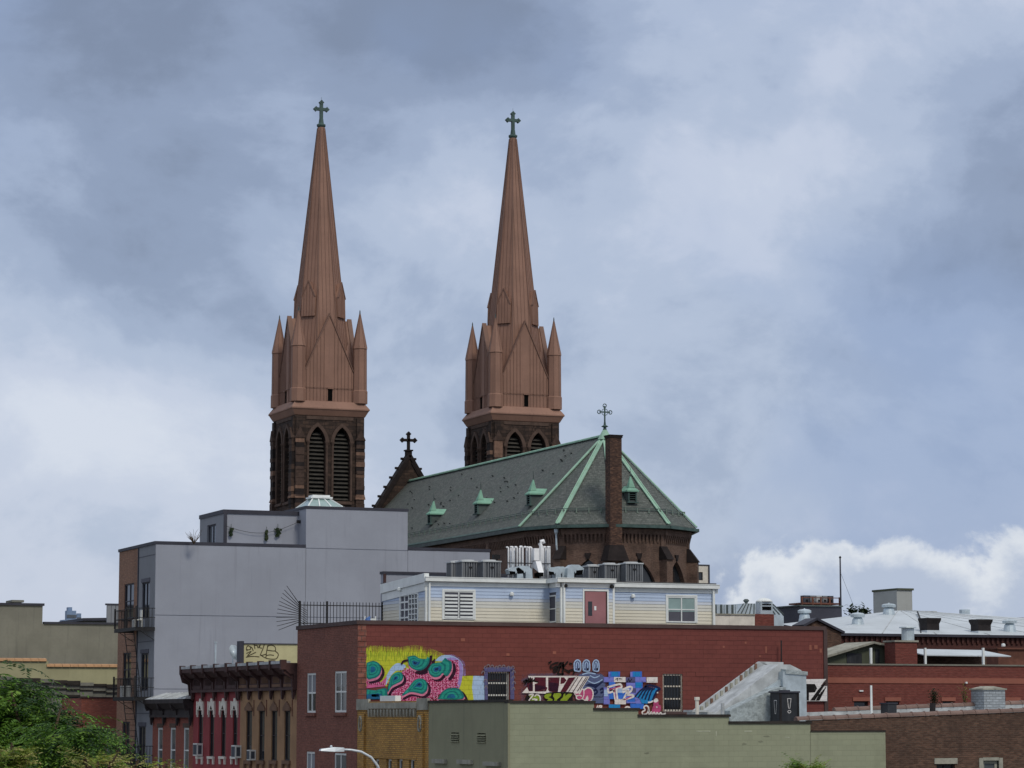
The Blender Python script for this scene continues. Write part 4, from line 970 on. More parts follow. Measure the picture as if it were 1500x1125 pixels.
for h in rh[:4]:
    c = (h[0] + h[1]) / 2; w = (h[1] - h[0]) / 2; q = .62; X_ = FX - .06
    hood = MB().prism([(X_, c - w - .16, h[3] + .02), (X_, c + w + .16, h[3] + .02), (X_, c + w + .16, h[3] + .36), (X_, c + .2, h[3] + .44), (X_, c + .12, h[3] + .6), (X_, c - .12, h[3] + .6), (X_, c - .2, h[3] + .44), (X_, c - w - .16, h[3] + .36)], (.08, 0, 0))
    for s in (-1, 1):
        y = c + s * (w + .1); hood.box(FX - .085, FX + .02, y - .08, y + .08, h[3] - .2, h[3] + .46); hood.box(FX - .06, FX + .02, y - .05, y + .05, h[3] - .32, h[3] - .2)
    ho = hood.build('window_hood', MT['aged_white'], red)
    MB().prism([(FX - .085, c - .17, h[3] + .06), (FX - .085, c + .17, h[3] + .06), (FX - .085, c, h[3] + .24)], (.03, 0, 0)).build('hood_ornament', MT['stone_mid'], ho)
    m_ = MB().box(FX - .1, FX + .02, h[0] - .14, h[1] + .14, h[2] - .12, h[2]).box(FX - .08, FX + .02, h[0] - .12, h[0] + .04, h[2] - .38, h[2] - .12).box(FX - .08, FX + .02, h[1] - .04, h[1] + .12, h[2] - .38, h[2] - .12); m_.build('sill', MT['aged_white'], red)
# brick row house
row = thing('brick_rowhouse', 'low red brick row house with black cornice and white sash windows', 'house', (FX, (RB1 + LB1) / 2, 0))
zrt, zrb = at_x(250, 1024, FX - .5).z, at_x(250, 1051, FX).z
wh = [rx(a, b, 1066, 1125, FX) for a, b in ((231, 238), (249.5, 257), (269, 276.5))]
wh = [(a, b, z1 - 2.3, z1) for a, b, z0, z1 in wh]
shell(row, (MT['row_brick'],), FX, FX + 15, RB1, LB1, zrt - .05, wh + [(h[0], h[1], 1, 3.2) for h in wh], depth=.08, roofmat=MT['silver_coat'])
for h in wh + [(h[0], h[1], 1, 3.2) for h in wh]: window(row, fx(FX), h, MT['window_white'], MT['pane_grey'], .09, 0, 1, .02, sill=MT['stone_trim'], lintel=MT['stone_trim'])
cornice(row, RB1, LB1, zrt, zrb, .55, MT['cornice_black'], 4, None, False)
m_ = MB(); yy = LB1 - .1
while yy > RB1 + .6:                                                   # lumpy patched roof edge
    l = random.Random(int(yy * 10)).uniform(.5, 1.4); m_.hexa([(FX - .5, yy - l, zrt + .002), (FX + .6, yy - l, zrt + .002), (FX + .6, yy, zrt + .002), (FX - .5, yy, zrt + .002)], [(FX - .4, yy - l, zrt + .1), (FX + .6, yy - l, zrt + .38), (FX + .6, yy, zrt + .3), (FX - .4, yy, zrt + .05)]); yy -= l
m_.build('roof_edge', MT['silver_coat'], row)
# window air conditioners
def window_ac(px, py, w, h, label, X=FX):
    p = at_x(px, py, X - .3); t = thing('window_air_conditioner', label, 'air conditioner', (X, p.y, p.z - h / 2))
    m_ = MB().box(X - .3, X + .1, p.y - w / 2, p.y + w / 2, p.z - h / 2, p.z + h / 2); m_.build('casing', MT['ac_white'], t)
    m_ = MB().box(X - .31, X - .299, p.y - w * .42, p.y + w * .42, p.z - h * .4, p.z + h * .4).box(X - .24, X - .06, p.y - w / 2 - .01, p.y - w / 2 + .002, p.z - h * .35, p.z + h * .35); m_.build('grille', MT['condenser_grille'], t)
window_ac(285.5, 1098, .75, .62, 'white window air conditioner on iron bracket near row house corner')
window_ac(341.5, 1101, .7, .6, 'white window air conditioner in crimson house window beside tan house')
window_ac(363.5, 1106, .5, .48, 'small tilted air conditioner in the tan house window by crimson house')
# painted parapet bulkhead
YW = TB1 - .4
x0, x1 = at_y(357, 960, YW).x, 43.0; zA, zB = ztt - .5, at_y(400, 944, YW).z
bk = thing('roof_bulkhead', 'pale yellow rooftop wall with black graffiti behind the tan house cornice', 'rooftop wall', (x0, YW, zA))
MB().box(x0, x1, YW, YW + .4, zA, zB).build('wall', MT['yellow_wall'], bk)
MB().box(x0 - .22, x0, YW - .03, YW + .43, zA, at_y(355, 939, YW).z).build('end_post', MT['trim_charcoal'], bk)
MB().box(x0 - .02, x1, YW - .05, YW + .45, zB, zB + .05).build('coping', MT['trim_charcoal'], bk)
def ribbon(mb, pts, w, off):
    """flat brush stroke laid as one mitred strip; off = outward lift"""
    P_ = [Vector(pts[0])]
    for p in pts[1:]:
        if (Vector(p) - P_[-1]).length > 1e-4: P_.append(Vector(p))
    if len(P_) < 2: return
    o = Vector(off); n = o.normalized(); dd = [(b - a).normalized() for a, b in zip(P_, P_[1:])]; L, R = [], []
    for i, p in enumerate(P_):
        d0, d1 = dd[max(i - 1, 0)], dd[min(i, len(dd) - 1)]; d = d0 + d1
        d = d.normalized() if d.length > .2 else d1
        k = 1 / max(.55, d.dot(d1)); s = d.cross(n) * (w / 2 * k); e = d * (w * .3) if i == len(P_) - 1 else (d * (-w * .3) if i == 0 else Vector((0, 0, 0)))
        L.append(p - s + e + o); R.append(p + s + e + o)
    for i in range(len(P_) - 1): mb.poly([L[i], L[i + 1], R[i + 1], R[i]])
def smooth_pts(p, n=4):
    out = []
    for i in range(len(p) - 1):
        a, b, c, d = p[max(i - 1, 0)], p[i], p[i + 1], p[min(i + 2, len(p) - 1)]
        for k in range(n):
            t = k / n; out.append(tuple(.5 * (2 * b[j] + (c[j] - a[j]) * t + (2 * a[j] - 5 * b[j] + 4 * c[j] - d[j]) * t * t + (3 * b[j] - a[j] - 3 * c[j] + d[j]) * t ** 3) for j in (0, 1)))
    return out + [p[-1]]
paintm('black', 22, 18, 18); paintm('white', 222, 218, 214); paintm('ochre_black', 74, 66, 44)
m_ = MB(); q = lambda u, v: at_y(340 + u / 13.636, 930 + v / 13.636, YW)
for st in ([(300, 320), (285, 270), (310, 220), (355, 235), (370, 280), (330, 300), (290, 290)], [(370, 235), (400, 265), (420, 320)], [(440, 190), (450, 250), (455, 280)], [(455, 210), (500, 215), (520, 260), (560, 200), (550, 255), (595, 265)],
           [(290, 370), (380, 330), (310, 420), (470, 350)], [(640, 195), (615, 280), (570, 405), (680, 385)], [(715, 210), (690, 330), (675, 450)], [(705, 230), (780, 205), (855, 240), (855, 320), (700, 305)], [(855, 320), (920, 380), (905, 450), (850, 485), (690, 470), (560, 400)], [(690, 410), (760, 400), (830, 410)], [(280, 445), (400, 430), (540, 440)]):
    ribbon(m_, [q(*s) for s in smooth_pts(st)], .045, (0, -.006, 0))
m_.build('graffiti_tag', MT['paint_ochre_black'], bk)
m_ = MB().lathe(0, 0, [(.02, 0), (.3, .05), (.42, .14)], 14)
me = m_.mesh('dish', MT['galvanised'], smooth=True)
p = at_x(341, 957, 38.2); t = thing('satellite_dish', 'round grey satellite dish on the crimson house roof', 'satellite dish', (38.2, p.y, ztt - .6)); inst(me, 'dish', t, p, (math.radians(70), 0, math.radians(35)))
MB().tube([(38.2, p.y, ztt - .6), p], .03, 6).build('mast', MT['galvanised'], t)
p = at_x(316, 940, 38.0); tag(MB().tube([(38.0, p.y, ztt - .6), (38.0, p.y, p.z - .05)], .05, 8).lathe(38.0, p.y, [(.08, p.z - .06), (.08, p.z)], 8).build('vent_pipe', MT['galvanised'], origin=(38, p.y, ztt - .6)), 'thin grey vent pipe rising from the crimson house roof', 'pipe')

# ------------------------------------------------------------------ painted corner building with murals
zR = 11.72; XR = at_y(1209, 1000, RY).x
apt = thing('corner_building', 'dark red painted brick building with colourful murals on its long wall', 'building', (FX, RY, 0))
fh = [rx(449.5, 462.5, 986, 1044, FX), rx(490, 507.5, 983, 1043.5, FX), rx(448.5, 461, 1101, 1158, FX), rx(489.5, 507, 1103, 1162, FX)]
dh = [ry(713, 746, 983, 1036, RY), ry(971, 1000, 987, 1042, RY)]
shell(apt, (MT['street_brick_brown'], MT['red_paint']), FX, XR, RY, TB0, zR, fh, dh, depth=.1)
for i, h in enumerate(fh): window(apt, fx(FX), h, MT['window_white'], MT['pane_dark'], .09, 1, 1, .03, sill=MT['street_brick_brown'], upper_pane_tint=((.5, .62, .38, .55)[i], MT['pane_grey' if i % 2 else 'stucco_grey_dark']))  # upper-pane reflection painted as a pale sheet behind each frame
w1 = window(apt, fy(RY), dh[0], MT['window_white'], MT['pane_dark'], .09, 0, 2, .06, bars=9)
w2 = window(apt, fy(RY), dh[1], MT['aged_white'], MT['pane_dark'], .08, 0, 2, .06, bars=7)
for h in dh: MB().box(h[0] - .15, h[1] + .15, RY - .07, RY + .1, h[2] - .12, h[2]).build('sill', MT['coping_dark'], apt)
coping(apt, MT['coping_dark'], FX, XR, RY, TB0, zR, .17, .06)
qx = at_y(536.5, 1000, RY).x; n = 0; z = 4.0
while z < zR - .1:                                                     # the face brick turns the corner in toothed blocks
    w = (qx - FX) * (1.0 if n % 2 else .93); MB().box(FX + .002, FX + w, RY - .02, RY + .01, z, z + .235).build('corner_block', MT['corner_brick'], apt); z += .25; n += 1
MB().tube([at_y(1144.5, 938, RY - .3), at_y(1144.5, 1012, RY - .3)], .035, 6).build('conduit', MT['iron'], apt)
MB().box(XR - .08, XR + .1, RY - .06, RY + .02, 3, zR).build('corner_strip', MT['coping_dark'], apt)
# conduits, old bolts and patches that break up the wall
m_ = MB(); r_ = random.Random(8)
for px, py in ((678, 935), (744, 957), (1092, 940), (1122, 947), (1187, 945), (1202, 950), (812, 954), (1060, 946), (1113, 960), (1195, 945)):
    p = at_y(px, py, RY); h = r_.uniform(.08, .3); w = r_.uniform(.03, .09); m_.box(p.x - w, p.x + w, RY - .012, RY + .005, p.z - h, p.z)
m_.build('wall_patch', MT['terracotta_band'], apt)
m_ = MB()                                                              # hairline cracks along the painted courses
for i in range(26):
    x = r_.uniform(FX + 1.5, XR - 1.5); z = 8.4 + r_.randint(2, 15) * .2 + .008; pts = [(x, z)]
    for k in range(r_.randint(3, 9)):
        x += r_.uniform(.15, .42); pts.append((x, z + r_.choice((0, 0, 0, .012, -.012))))
        if r_.random() < .12: z += r_.choice((-.2, .2)); pts.append((x + .01, z))
        if x > XR - .6: break
    ribbon(m_, [Vector((min(u, XR - .3), RY, v)) for u, v in pts], r_.uniform(.008, .02), (0, -.0015, 0))
tag(m_.build('wall_crack', MT['crack'], apt), kind='stuff')
# ---- paint on the long wall, each colour a coat over the last
LAY = [0]
def coat(name, mat, shapes, parent=None):
    LAY[0] += 1; d = -.003 - .0022 * LAY[0]; m_ = MB(); shapes(m_, d)
    cuts = [g for g in m_.g] + [len(m_.f)]
    if len(cuts) < 2 or len(cuts) > 14:
        o = m_.build(name, MT[mat], parent or apt)
        if len(cuts) > 14: o['kind'] = 'stuff'
        return o
    for a, b in zip(cuts, cuts[1:]):                        # every painted shape is a piece of its own
        if b > a:
            q = MB()
            for f in m_.f[a:b]: q.poly([m_.v[i] for i in f])
            o = q.build(name, MT[mat], parent or apt)
    return o
V5 = lambda u, v: at_y(520 + u / 6.25, 930 + v / 6.25, RY)
V6 = lambda u, v: at_y(740 + u / 5.357, 940 + v / 5.357, RY)
V7 = lambda u, v: at_y(760 + u / 10.714, 960 + v / 10.714, RY)
V8 = lambda u, v: at_y(860 + u / 10.0, 960 + v / 10.0, RY)
def P(m_, f, pts, d, sm=0):
    if sm: pts = smooth_pts(list(pts) + [pts[0]], sm)[:-1]
    m_.g.append(len(m_.f)); m_.poly([f(*p) + Vector((0, d, 0)) for p in pts])
def ST(m_, f, pts, w, d, sm=4):
    m_.g.append(len(m_.f)); ribbon(m_, [f(*p) for p in (smooth_pts(pts, sm) if sm and len(pts) > 2 else pts)], w, (0, d, 0))
for nm, c in dict(acid=(190, 196, 44), lime=(140, 165, 38), pink=(204, 88, 138), magenta=(150, 22, 66), pale_pink=(226, 150, 186), teal=(30, 150, 132), deep_teal=(16, 112, 112), blue=(22, 96, 140), navy=(22, 36, 78),
                  plum=(48, 14, 40), maroon=(84, 22, 40), lilac=(150, 130, 196), sky=(160, 190, 226), cobalt=(48, 112, 216), peri=(116, 122, 210), cyan=(26, 132, 200), rose=(188, 74, 122), slate=(84, 98, 138), olive=(120, 148, 30), greyl=(120, 112, 120), dusk=(84, 84, 128), rim=(214, 120, 152)).items(): paintm(nm, *c)
rnd = random.Random(12)
coat('mural', 'haze_acid', lambda m_, d: P(m_, V5, [(102, 125), (180, 98), (300, 108), (420, 110), (540, 92), (640, 110), (760, 150), (840, 205), (760, 300), (102, 330)], d, 3))
coat('mural', 'haze_lilac', lambda m_, d: P(m_, V5, [(810, 185), (900, 182), (985, 230), (1012, 300), (1005, 400), (960, 420), (850, 300)], d, 3))
coat('graffiti_piece', 'haze_dusk', lambda m_, d: P(m_, V7, [(60, 290), (500, 280), (900, 280), (1120, 240), (1340, 320), (1340, 752), (60, 752), (10, 560)], d, 2))
def grass(m_, d):
    top = []; u = 102.0
    while u < 812:                                           # ragged spiky upper edge
        t = rnd.uniform(88, 128) if u < 600 else rnd.uniform(88, 128) + (u - 600) * .38
        w = rnd.uniform(5, 10); top += [(u, t + rnd.uniform(45, 85)), (u + w * .5 + rnd.uniform(-4, 9), t)]; u += w
    P(m_, V5, [(100, 470)] + top + [(830, 225), (740, 330), (480, 345), (420, 440), (300, 470)], d)
coat('mural', 'paint_acid', grass)
def blades(m_, d):
    u = 112.0
    while u < 770:
        t = rnd.uniform(140, 175) + max(0, u - 600) * .3; l = rnd.uniform(35, 95); e = rnd.uniform(-8, 8); ST(m_, V5, [(u, t + l), (u + e, t)], .026, d, 0); u += rnd.uniform(11, 17)
coat('mural', 'paint_lime', blades)
coat('mural', 'paint_sky', lambda m_, d: (P(m_, V5, [(330, 300), (375, 262), (420, 262), (465, 285), (430, 325), (370, 330), (310, 400), (283, 460), (276, 400)], d, 3), P(m_, V5, [(730, 240), (790, 190), (900, 195), (985, 270), (975, 420), (940, 480), (900, 400), (850, 260)], d, 3), P(m_, V5, [(1070, 374), (1182, 376), (1186, 596), (1070, 596)], d)))
coat('mural', 'paint_acid', lambda m_, d: P(m_, V5, [(975, 376), (1082, 374), (1070, 480), (1085, 596), (985, 596), (945, 500)], d))
coat('mural', 'paint_lilac', lambda m_, d: P(m_, V5, [(830, 215), (900, 205), (960, 240), (985, 300), (975, 420), (945, 500), (900, 480), (880, 280)], d, 3))
coat('mural', 'paint_pink', lambda m_, d: (P(m_, V5, [(430, 330), (560, 300), (690, 320), (800, 260), (870, 230), (930, 250), (955, 320), (940, 430), (900, 500), (780, 540), (640, 600), (575, 632), (350, 632), (345, 600), (290, 570), (320, 510), (420, 440)], d, 3), P(m_, V5, [(102, 420), (240, 430), (290, 380), (275, 470), (104, 488)], d)))
def squig(step, ox, w):
    def f(m_, d):
        v = 236.0 + ox
        while v < 628:
            u = 306.0 + ox
            while u < 952:
                ok = not (v < 330 and u < 850 and not (440 < u < 700 and v > 305)) and not (v > 520 and u > 760) and not (v > 600 and not 352 < u < 570) and not (v > 560 and u < 330) and not (v < 430 and u < 420)
                if ok:
                    a = rnd.uniform(0, 6.28); l = step * rnd.uniform(.22, .42); c = (u + rnd.uniform(-5, 5), v + rnd.uniform(-5, 5)); b = a + rnd.uniform(.5, 1.5) * rnd.choice((-1, 1))
                    ST(m_, V5, [(c[0] - math.cos(a) * l, c[1] - math.sin(a) * l), c, (c[0] + math.cos(b) * l, c[1] + math.sin(b) * l)], w, d, 2)
                u += step
            v += step
        for i in range(9): ST(m_, V5, [(112 + i * 18 + ox * .5, 432 + (i % 3) * 6), (118 + i * 18 + ox * .5, 446 + (i % 3) * 6)], w, d, 0)
    return f
coat('mural', 'paint_pale_pink', squig(24, 6, .032)); coat('mural', 'paint_magenta', squig(19, 0, .042)); coat('mural', 'paint_pale_pink', squig(31, 15, .026))
drops = [ # outline of each paisley in the crop's units, and its heart
    ([(104, 260), (160, 242), (215, 262), (240, 320), (215, 380), (160, 405), (104, 398)], (162, 318), 1.0),
    ([(478, 205), (540, 192), (580, 215), (620, 225), (665, 222), (692, 195), (690, 250), (650, 305), (590, 332), (530, 318), (490, 280)], (545, 262), 1.0),
    ([(665, 320), (690, 275), (745, 258), (800, 250), (820, 215), (850, 235), (880, 250), (885, 310), (860, 365), (830, 385), (810, 345), (770, 385), (720, 392), (680, 365)], (742, 318), 1.0),
    ([(310, 440), (330, 380), (380, 345), (425, 350), (440, 395), (420, 430), (370, 455), (330, 480), (300, 530), (298, 490)], (372, 398), 1.0),
    ([(485, 490), (530, 430), (580, 402), (635, 412), (662, 460), (655, 515), (615, 545), (560, 535), (500, 530), (440, 560), (430, 548)], (588, 455), 1.0),
    ([(755, 594), (790, 530), (850, 492), (920, 488), (970, 515), (985, 594)], (880, 575), 1.0),
    ([(104, 500), (180, 510), (280, 490), (292, 540), (285, 585), (104, 588)], (180, 560), 1.0)]
def grow(p, c, k, dx=0, dy=0): return [(c[0] + (u - c[0]) * k + dx, c[1] + (v - c[1]) * k + dy) for u, v in p]
def clip(p): return [(max(u, 103), min(v, 594)) for u, v in p]
coat('mural', 'paint_plum', lambda m_, d: [P(m_, V5, clip(grow(smooth_pts(o + [o[0]], 3)[:-1], c, 1.1, 22, 26)), d) for o, c, k in drops])
coat('mural', 'paint_rim', lambda m_, d: [P(m_, V5, clip(grow(smooth_pts(o + [o[0]], 3)[:-1], c, 1.04, 2, 12)), d) for o, c, k in drops[:6]])
coat('mural', 'paint_deep_teal', lambda m_, d: [P(m_, V5, clip(grow(smooth_pts(o + [o[0]], 3)[:-1], c, 1.0, 0, -4)), d) for o, c, k in drops])
coat('mural', 'paint_teal', lambda m_, d: [P(m_, V5, clip(grow(smooth_pts(o + [o[0]], 3)[:-1], c, .84, -2, -6)), d) for o, c, k in drops])
coat('mural', 'paint_deep_teal', lambda m_, d: [P(m_, V5, clip(grow(smooth_pts(o + [o[0]], 3)[:-1], c, .62, -2, -6)), d) for o, c, k in drops])
coat('mural', 'paint_teal', lambda m_, d: [P(m_, V5, clip(grow(smooth_pts(o + [o[0]], 3)[:-1], c, .5, -2, -6)), d) for o, c, k in drops])
coat('mural', 'paint_blue', lambda m_, d: [P(m_, V5, clip(grow(smooth_pts(o + [o[0]], 3)[:-1], c, .34, -3, -4)), d) for o, c, k in drops] + [P(m_, V5, [(104, 545), (240, 540), (240, 588), (104, 588)], d)])
coat('mural', 'paint_navy', lambda m_, d: [P(m_, V5, clip(grow(smooth_pts(o + [o[0]], 3)[:-1], c, .15, -3, -4)), d) for o, c, k in drops[1:5]])
coat('mural', 'paint_plum', lambda m_, d: (ST(m_, V5, [(424, 265), (440, 242), (480, 232)], .09, d), ST(m_, V5, [(692, 195), (690, 240), (668, 290), (620, 330), (560, 342)], .1, d)))
# shadow-grey scallops sprayed round the barred window
def scallops(m_, d):
    for u, v in [(1190, 300), (1215, 285), (1250, 290), (1290, 300), (1320, 292), (1355, 290), (1400, 300), (1440, 300), (1448, 340), (1445, 390), (1450, 440), (1445, 495), (1168, 345), (1190, 420), (1195, 480)]:
        ST(m_, V5, [(u - 14, v + 8), (u - 4, v - 12), (u + 10, v - 10), (u + 14, v + 8)], .04, d)
def halo(m_, d):
    for pts in ([(1180, 300), (1440, 290), (1440, 336), (1180, 340)], [(1415, 330), (1450, 300), (1455, 590), (1418, 590)], [(1178, 330), (1212, 335), (1212, 596), (1186, 596)]): P(m_, V5, pts, d)
coat('mural_border', 'paint_dusk', halo); coat('mural_border', 'paint_greyl', scallops)
# black tag and pale blue letters
coat('graffiti_tag', 'paint_black', lambda m_, d: [ST(m_, V7, s, .075, d) for s in ([(465, 120), (500, 98)], [(610, 115), (540, 130), (490, 165), (510, 200), (590, 170), (600, 220), (560, 265), (540, 230), (600, 190), (640, 120)], [(610, 270), (640, 190), (650, 120), (690, 150), (640, 190)], [(680, 300), (690, 110)], [(760, 100), (690, 195), (750, 240), (790, 275)], [(780, 240), (870, 225), (850, 290)], [(600, 290), (690, 295)], [(790, 125), (825, 135)])])
def eyes(k):
    def f(m_, d):
        for u, w in ((915, 50), (1055, 52), (1205, 46)):
            if k == 0: P(m_, V7, [(u - w, 240), (u - w, 130), (u - w * .6, 85), (u + w * .2, 70 if u < 1000 else 85), (u + w * .8, 110), (u + w * .8, 250), (u, 245)], d, 2)
            if k == 1: ST(m_, V7, [(u - w, 235), (u - w * 1.1, 130), (u - w * .5, 80), (u + w * .3, 75), (u + w * .9, 120), (u + w * .8, 245), (u - w * .9, 240)], .05, d); ST(m_, V7, [(u - w * .5, 200), (u - w * .4, 130), (u, 105), (u + w * .4, 150), (u + w * .3, 210)], .04, d)
            if k == 2: P(m_, V7, [(u + 4, 205), (u + 24, 195), (u + 30, 220), (u + 18, 240), (u + 4, 228)], d)
    return f
coat('graffiti_letters', 'paint_slate', eyes(0)); coat('graffiti_letters', 'paint_sky', eyes(1)); coat('graffiti_letters', 'paint_black', eyes(2))
# blue shadowy piece
coat('graffiti_piece', 'paint_slate', lambda m_, d: (P(m_, V7, [(930, 310), (1050, 270), (1190, 285), (1330, 340), (1330, 640), (1150, 660), (1000, 560), (900, 420)], d, 3), P(m_, V7, [(1130, 640), (1330, 630), (1330, 752), (1100, 752)], d)))
coat('graffiti_piece', 'paint_navy', lambda m_, d: (P(m_, V7, [(1160, 500), (1300, 400), (1318, 420), (1190, 525)], d), P(m_, V7, [(1030, 470), (1090, 440), (1170, 450), (1250, 430), (1160, 500)], d), ST(m_, V7, [(1160, 560), (1200, 540), (1220, 580), (1180, 610)], .09, d), ST(m_, V7, [(1270, 540), (1310, 520), (1320, 570), (1280, 585)], .09, d)))
coat('graffiti_piece', 'paint_sky', lambda m_, d: (ST(m_, V7, [(990, 300), (1080, 275), (1190, 290)], .045, d), ST(m_, V7, [(1110, 320), (1180, 350), (1260, 320)], .045, d), ST(m_, V7, [(1060, 390), (1180, 440), (1300, 380)], .04, d)))
# maroon and white block piece
coat('graffiti_piece', 'paint_white', lambda m_, d: (P(m_, V7, [(135, 322), (905, 322), (760, 585), (390, 600), (40, 590), (125, 495), (205, 500)], d), P(m_, V7, [(890, 325), (1100, 332), (940, 590), (735, 585)], d)))
coat('graffiti_piece', 'paint_maroon', lambda m_, d: (P(m_, V7, [(235, 342), (415, 345), (415, 490), (440, 510), (415, 565), (240, 570), (238, 450), (300, 430), (238, 420)], d), P(m_, V7, [(130, 380), (210, 350), (210, 560), (150, 565), (120, 500)], d),
     P(m_, V7, [(450, 345), (630, 345), (622, 460), (600, 585), (470, 570), (450, 540)], d), P(m_, V7, [(650, 345), (700, 345), (740, 390), (700, 440), (640, 450)], d), P(m_, V7, [(770, 350), (880, 342), (735, 570), (640, 575)], d)))
coat('graffiti_piece', 'paint_plum', lambda m_, d: (P(m_, V7, [(245, 460), (410, 490), (410, 520), (245, 565)], d), P(m_, V7, [(460, 420), (610, 440), (600, 570), (475, 560)], d), P(m_, V7, [(150, 460), (205, 440), (205, 555), (150, 550)], d), [P(m_, V7, [(u, 340), (u + 14, 340), (u + 14 - 158, 590), (u - 158, 590)], d) for u in (912, 980, 1042, 1068)]))
coat('graffiti_tag', 'paint_black', lambda m_, d: [ST(m_, V7, s, .06, d) for s in ([(60, 415), (110, 380), (90, 440), (150, 370), (140, 430), (200, 380)], [(100, 400), (200, 410), (240, 370)], [(170, 350), (180, 450)], [(210, 400), (290, 420)])])
# lime letters, small pale throw-up, pink throw-up
coat('graffiti_throw_up', 'paint_black', lambda m_, d: (P(m_, V7, [(370, 650), (420, 590), (560, 575), (840, 580), (830, 660), (800, 752), (400, 755), (430, 700)], d, 2), P(m_, V7, [(95, 650), (150, 600), (310, 600), (340, 700), (310, 752), (120, 752)], d, 2)))
coat('graffiti_throw_up', 'paint_lime', lambda m_, d: (P(m_, V7, [(500, 600), (420, 605), (385, 645), (415, 680), (455, 690), (400, 740), (490, 745), (520, 690), (450, 655), (490, 640)], d, 2), P(m_, V7, [(540, 600), (640, 595), (650, 640), (590, 690), (580, 750), (530, 748), (550, 680), (525, 640)], d, 2), P(m_, V7, [(690, 610), (720, 600), (715, 640), (760, 605), (825, 610), (770, 680), (745, 715), (795, 725), (780, 748), (660, 745), (640, 700), (680, 660)], d, 2)))
coat('graffiti_throw_up', 'paint_olive', lambda m_, d: (P(m_, V7, [(150, 640), (200, 615), (235, 640), (290, 615), (322, 660), (315, 730), (230, 728), (160, 725), (190, 680)], d, 2),))
coat('graffiti_throw_up', 'paint_white', lambda m_, d: (ST(m_, V7, [(150, 620), (215, 615), (160, 690), (150, 725), (230, 730), (250, 690), (200, 690)], .06, d), ST(m_, V7, [(240, 640), (270, 615), (315, 640), (325, 700), (305, 735), (265, 730), (270, 690)], .06, d)))
coat('graffiti_throw_up', 'paint_white', lambda m_, d: (P(m_, V7, [(850, 600), (890, 580), (900, 560), (940, 590), (970, 520), (1010, 530), (1060, 500), (1120, 510), (1160, 570), (1155, 660), (1120, 725), (1070, 735), (1020, 712), (980, 690), (930, 700), (885, 680), (880, 635)], d, 2),))
coat('graffiti_throw_up', 'paint_rose', lambda m_, d: (P(m_, V7, [(868, 604), (905, 590), (950, 602), (980, 535), (1000, 560), (1002, 620), (975, 680), (930, 690), (900, 665), (895, 630)], d, 2), P(m_, V7, [(1015, 560), (1060, 520), (1115, 530), (1142, 580), (1138, 655), (1110, 708), (1075, 712), (1060, 650), (1035, 695), (995, 680), (1015, 620)], d, 2)))
coat('graffiti_throw_up', 'paint_white', lambda m_, d: (ST(m_, V7, [(890, 640), (940, 625), (970, 640)], .05, d), ST(m_, V7, [(945, 545), (895, 600)], .05, d), ST(m_, V7, [(975, 540), (935, 600)], .05, d), ST(m_, V7, [(1040, 690), (1062, 645), (1072, 690)], .05, d)))
# blue and white squares
R8 = lambda m_, d, *rs: [P(m_, V8, [(a, b), (c, b), (c, e), (a, e)], d) for a, b, c, e in rs]
coat('graffiti_squares', 'paint_peri', lambda m_, d: R8(m_, d, (230, 318, 400, 392), (230, 470, 320, 718), (300, 240, 330, 320), (620, 240, 650, 320), (690, 318, 850, 392), (560, 400, 700, 560), (700, 480, 800, 718), (560, 560, 700, 700)))
coat('graffiti_squares', 'paint_cobalt', lambda m_, d: R8(m_, d, (325, 235, 470, 318), (650, 235, 790, 318), (305, 392, 400, 480), (310, 540, 560, 640), (690, 392, 800, 480), (620, 705, 820, 785), (580, 600, 690, 680)))
coat('graffiti_squares', 'paint_cyan', lambda m_, d: R8(m_, d, (345, 240, 440, 305), (665, 245, 760, 310), (305, 718, 470, 788), (700, 400, 780, 470)))
coat('graffiti_squares', 'paint_white', lambda m_, d: R8(m_, d, (380, 318, 550, 392), (858, 320, 1020, 400), (390, 640, 555, 718)))
coat('graffiti_squares', 'paint_sky', lambda m_, d: R8(m_, d, (410, 480, 600, 548), (235, 500, 290, 600)))
coat('graffiti_squares', 'paint_dusk', lambda m_, d: R8(m_, d, (550, 322, 690, 392), (640, 480, 702, 545)))
TZ1 = [[(290, 470), (300, 545), (380, 520), (375, 490), (400, 660), (430, 655), (415, 490), (490, 470), (480, 430), (440, 425), (290, 465)], [(505, 505), (600, 460), (640, 470), (630, 520), (570, 575), (650, 580), (655, 610), (520, 650)], [(520, 640), (560, 560), (590, 510), (510, 540)]]
coat('graffiti_letters', 'paint_white', lambda m_, d: [ST(m_, V8, s, .085, d, 3) for s in TZ1])
coat('graffiti_letters', 'paint_rose', lambda m_, d: (ST(m_, V8, [(310, 500), (470, 455)], .045, d, 0), ST(m_, V8, [(535, 650), (630, 600)], .045, d, 0), ST(m_, V8, [(385, 500), (408, 640)], .03, d, 0)))
coat('graffiti_scribble', 'paint_cyan', lambda m_, d: P(m_, V8, [(690, 600), (770, 520), (840, 470), (1000, 480), (1015, 510), (960, 620), (930, 690), (790, 705), (760, 640)], d, 2))
coat('graffiti_scribble', 'paint_navy', lambda m_, d: [ST(m_, V8, [(690 + k * 48, 600 + k * 14), (760 + k * 42, 520), (850 + k * 30, 455 + k * 8)], .075, d) for k in range(5)] + [ST(m_, V8, [(830, 460), (880, 440), (960, 450), (1050, 490), (1000, 530), (945, 650)], .09, d)])
coat('graffiti_throw_up', 'paint_rose', lambda m_, d: P(m_, V8, [(965, 640), (1025, 650), (1030, 720), (1065, 740), (1050, 830), (930, 845), (950, 740)], d, 2))
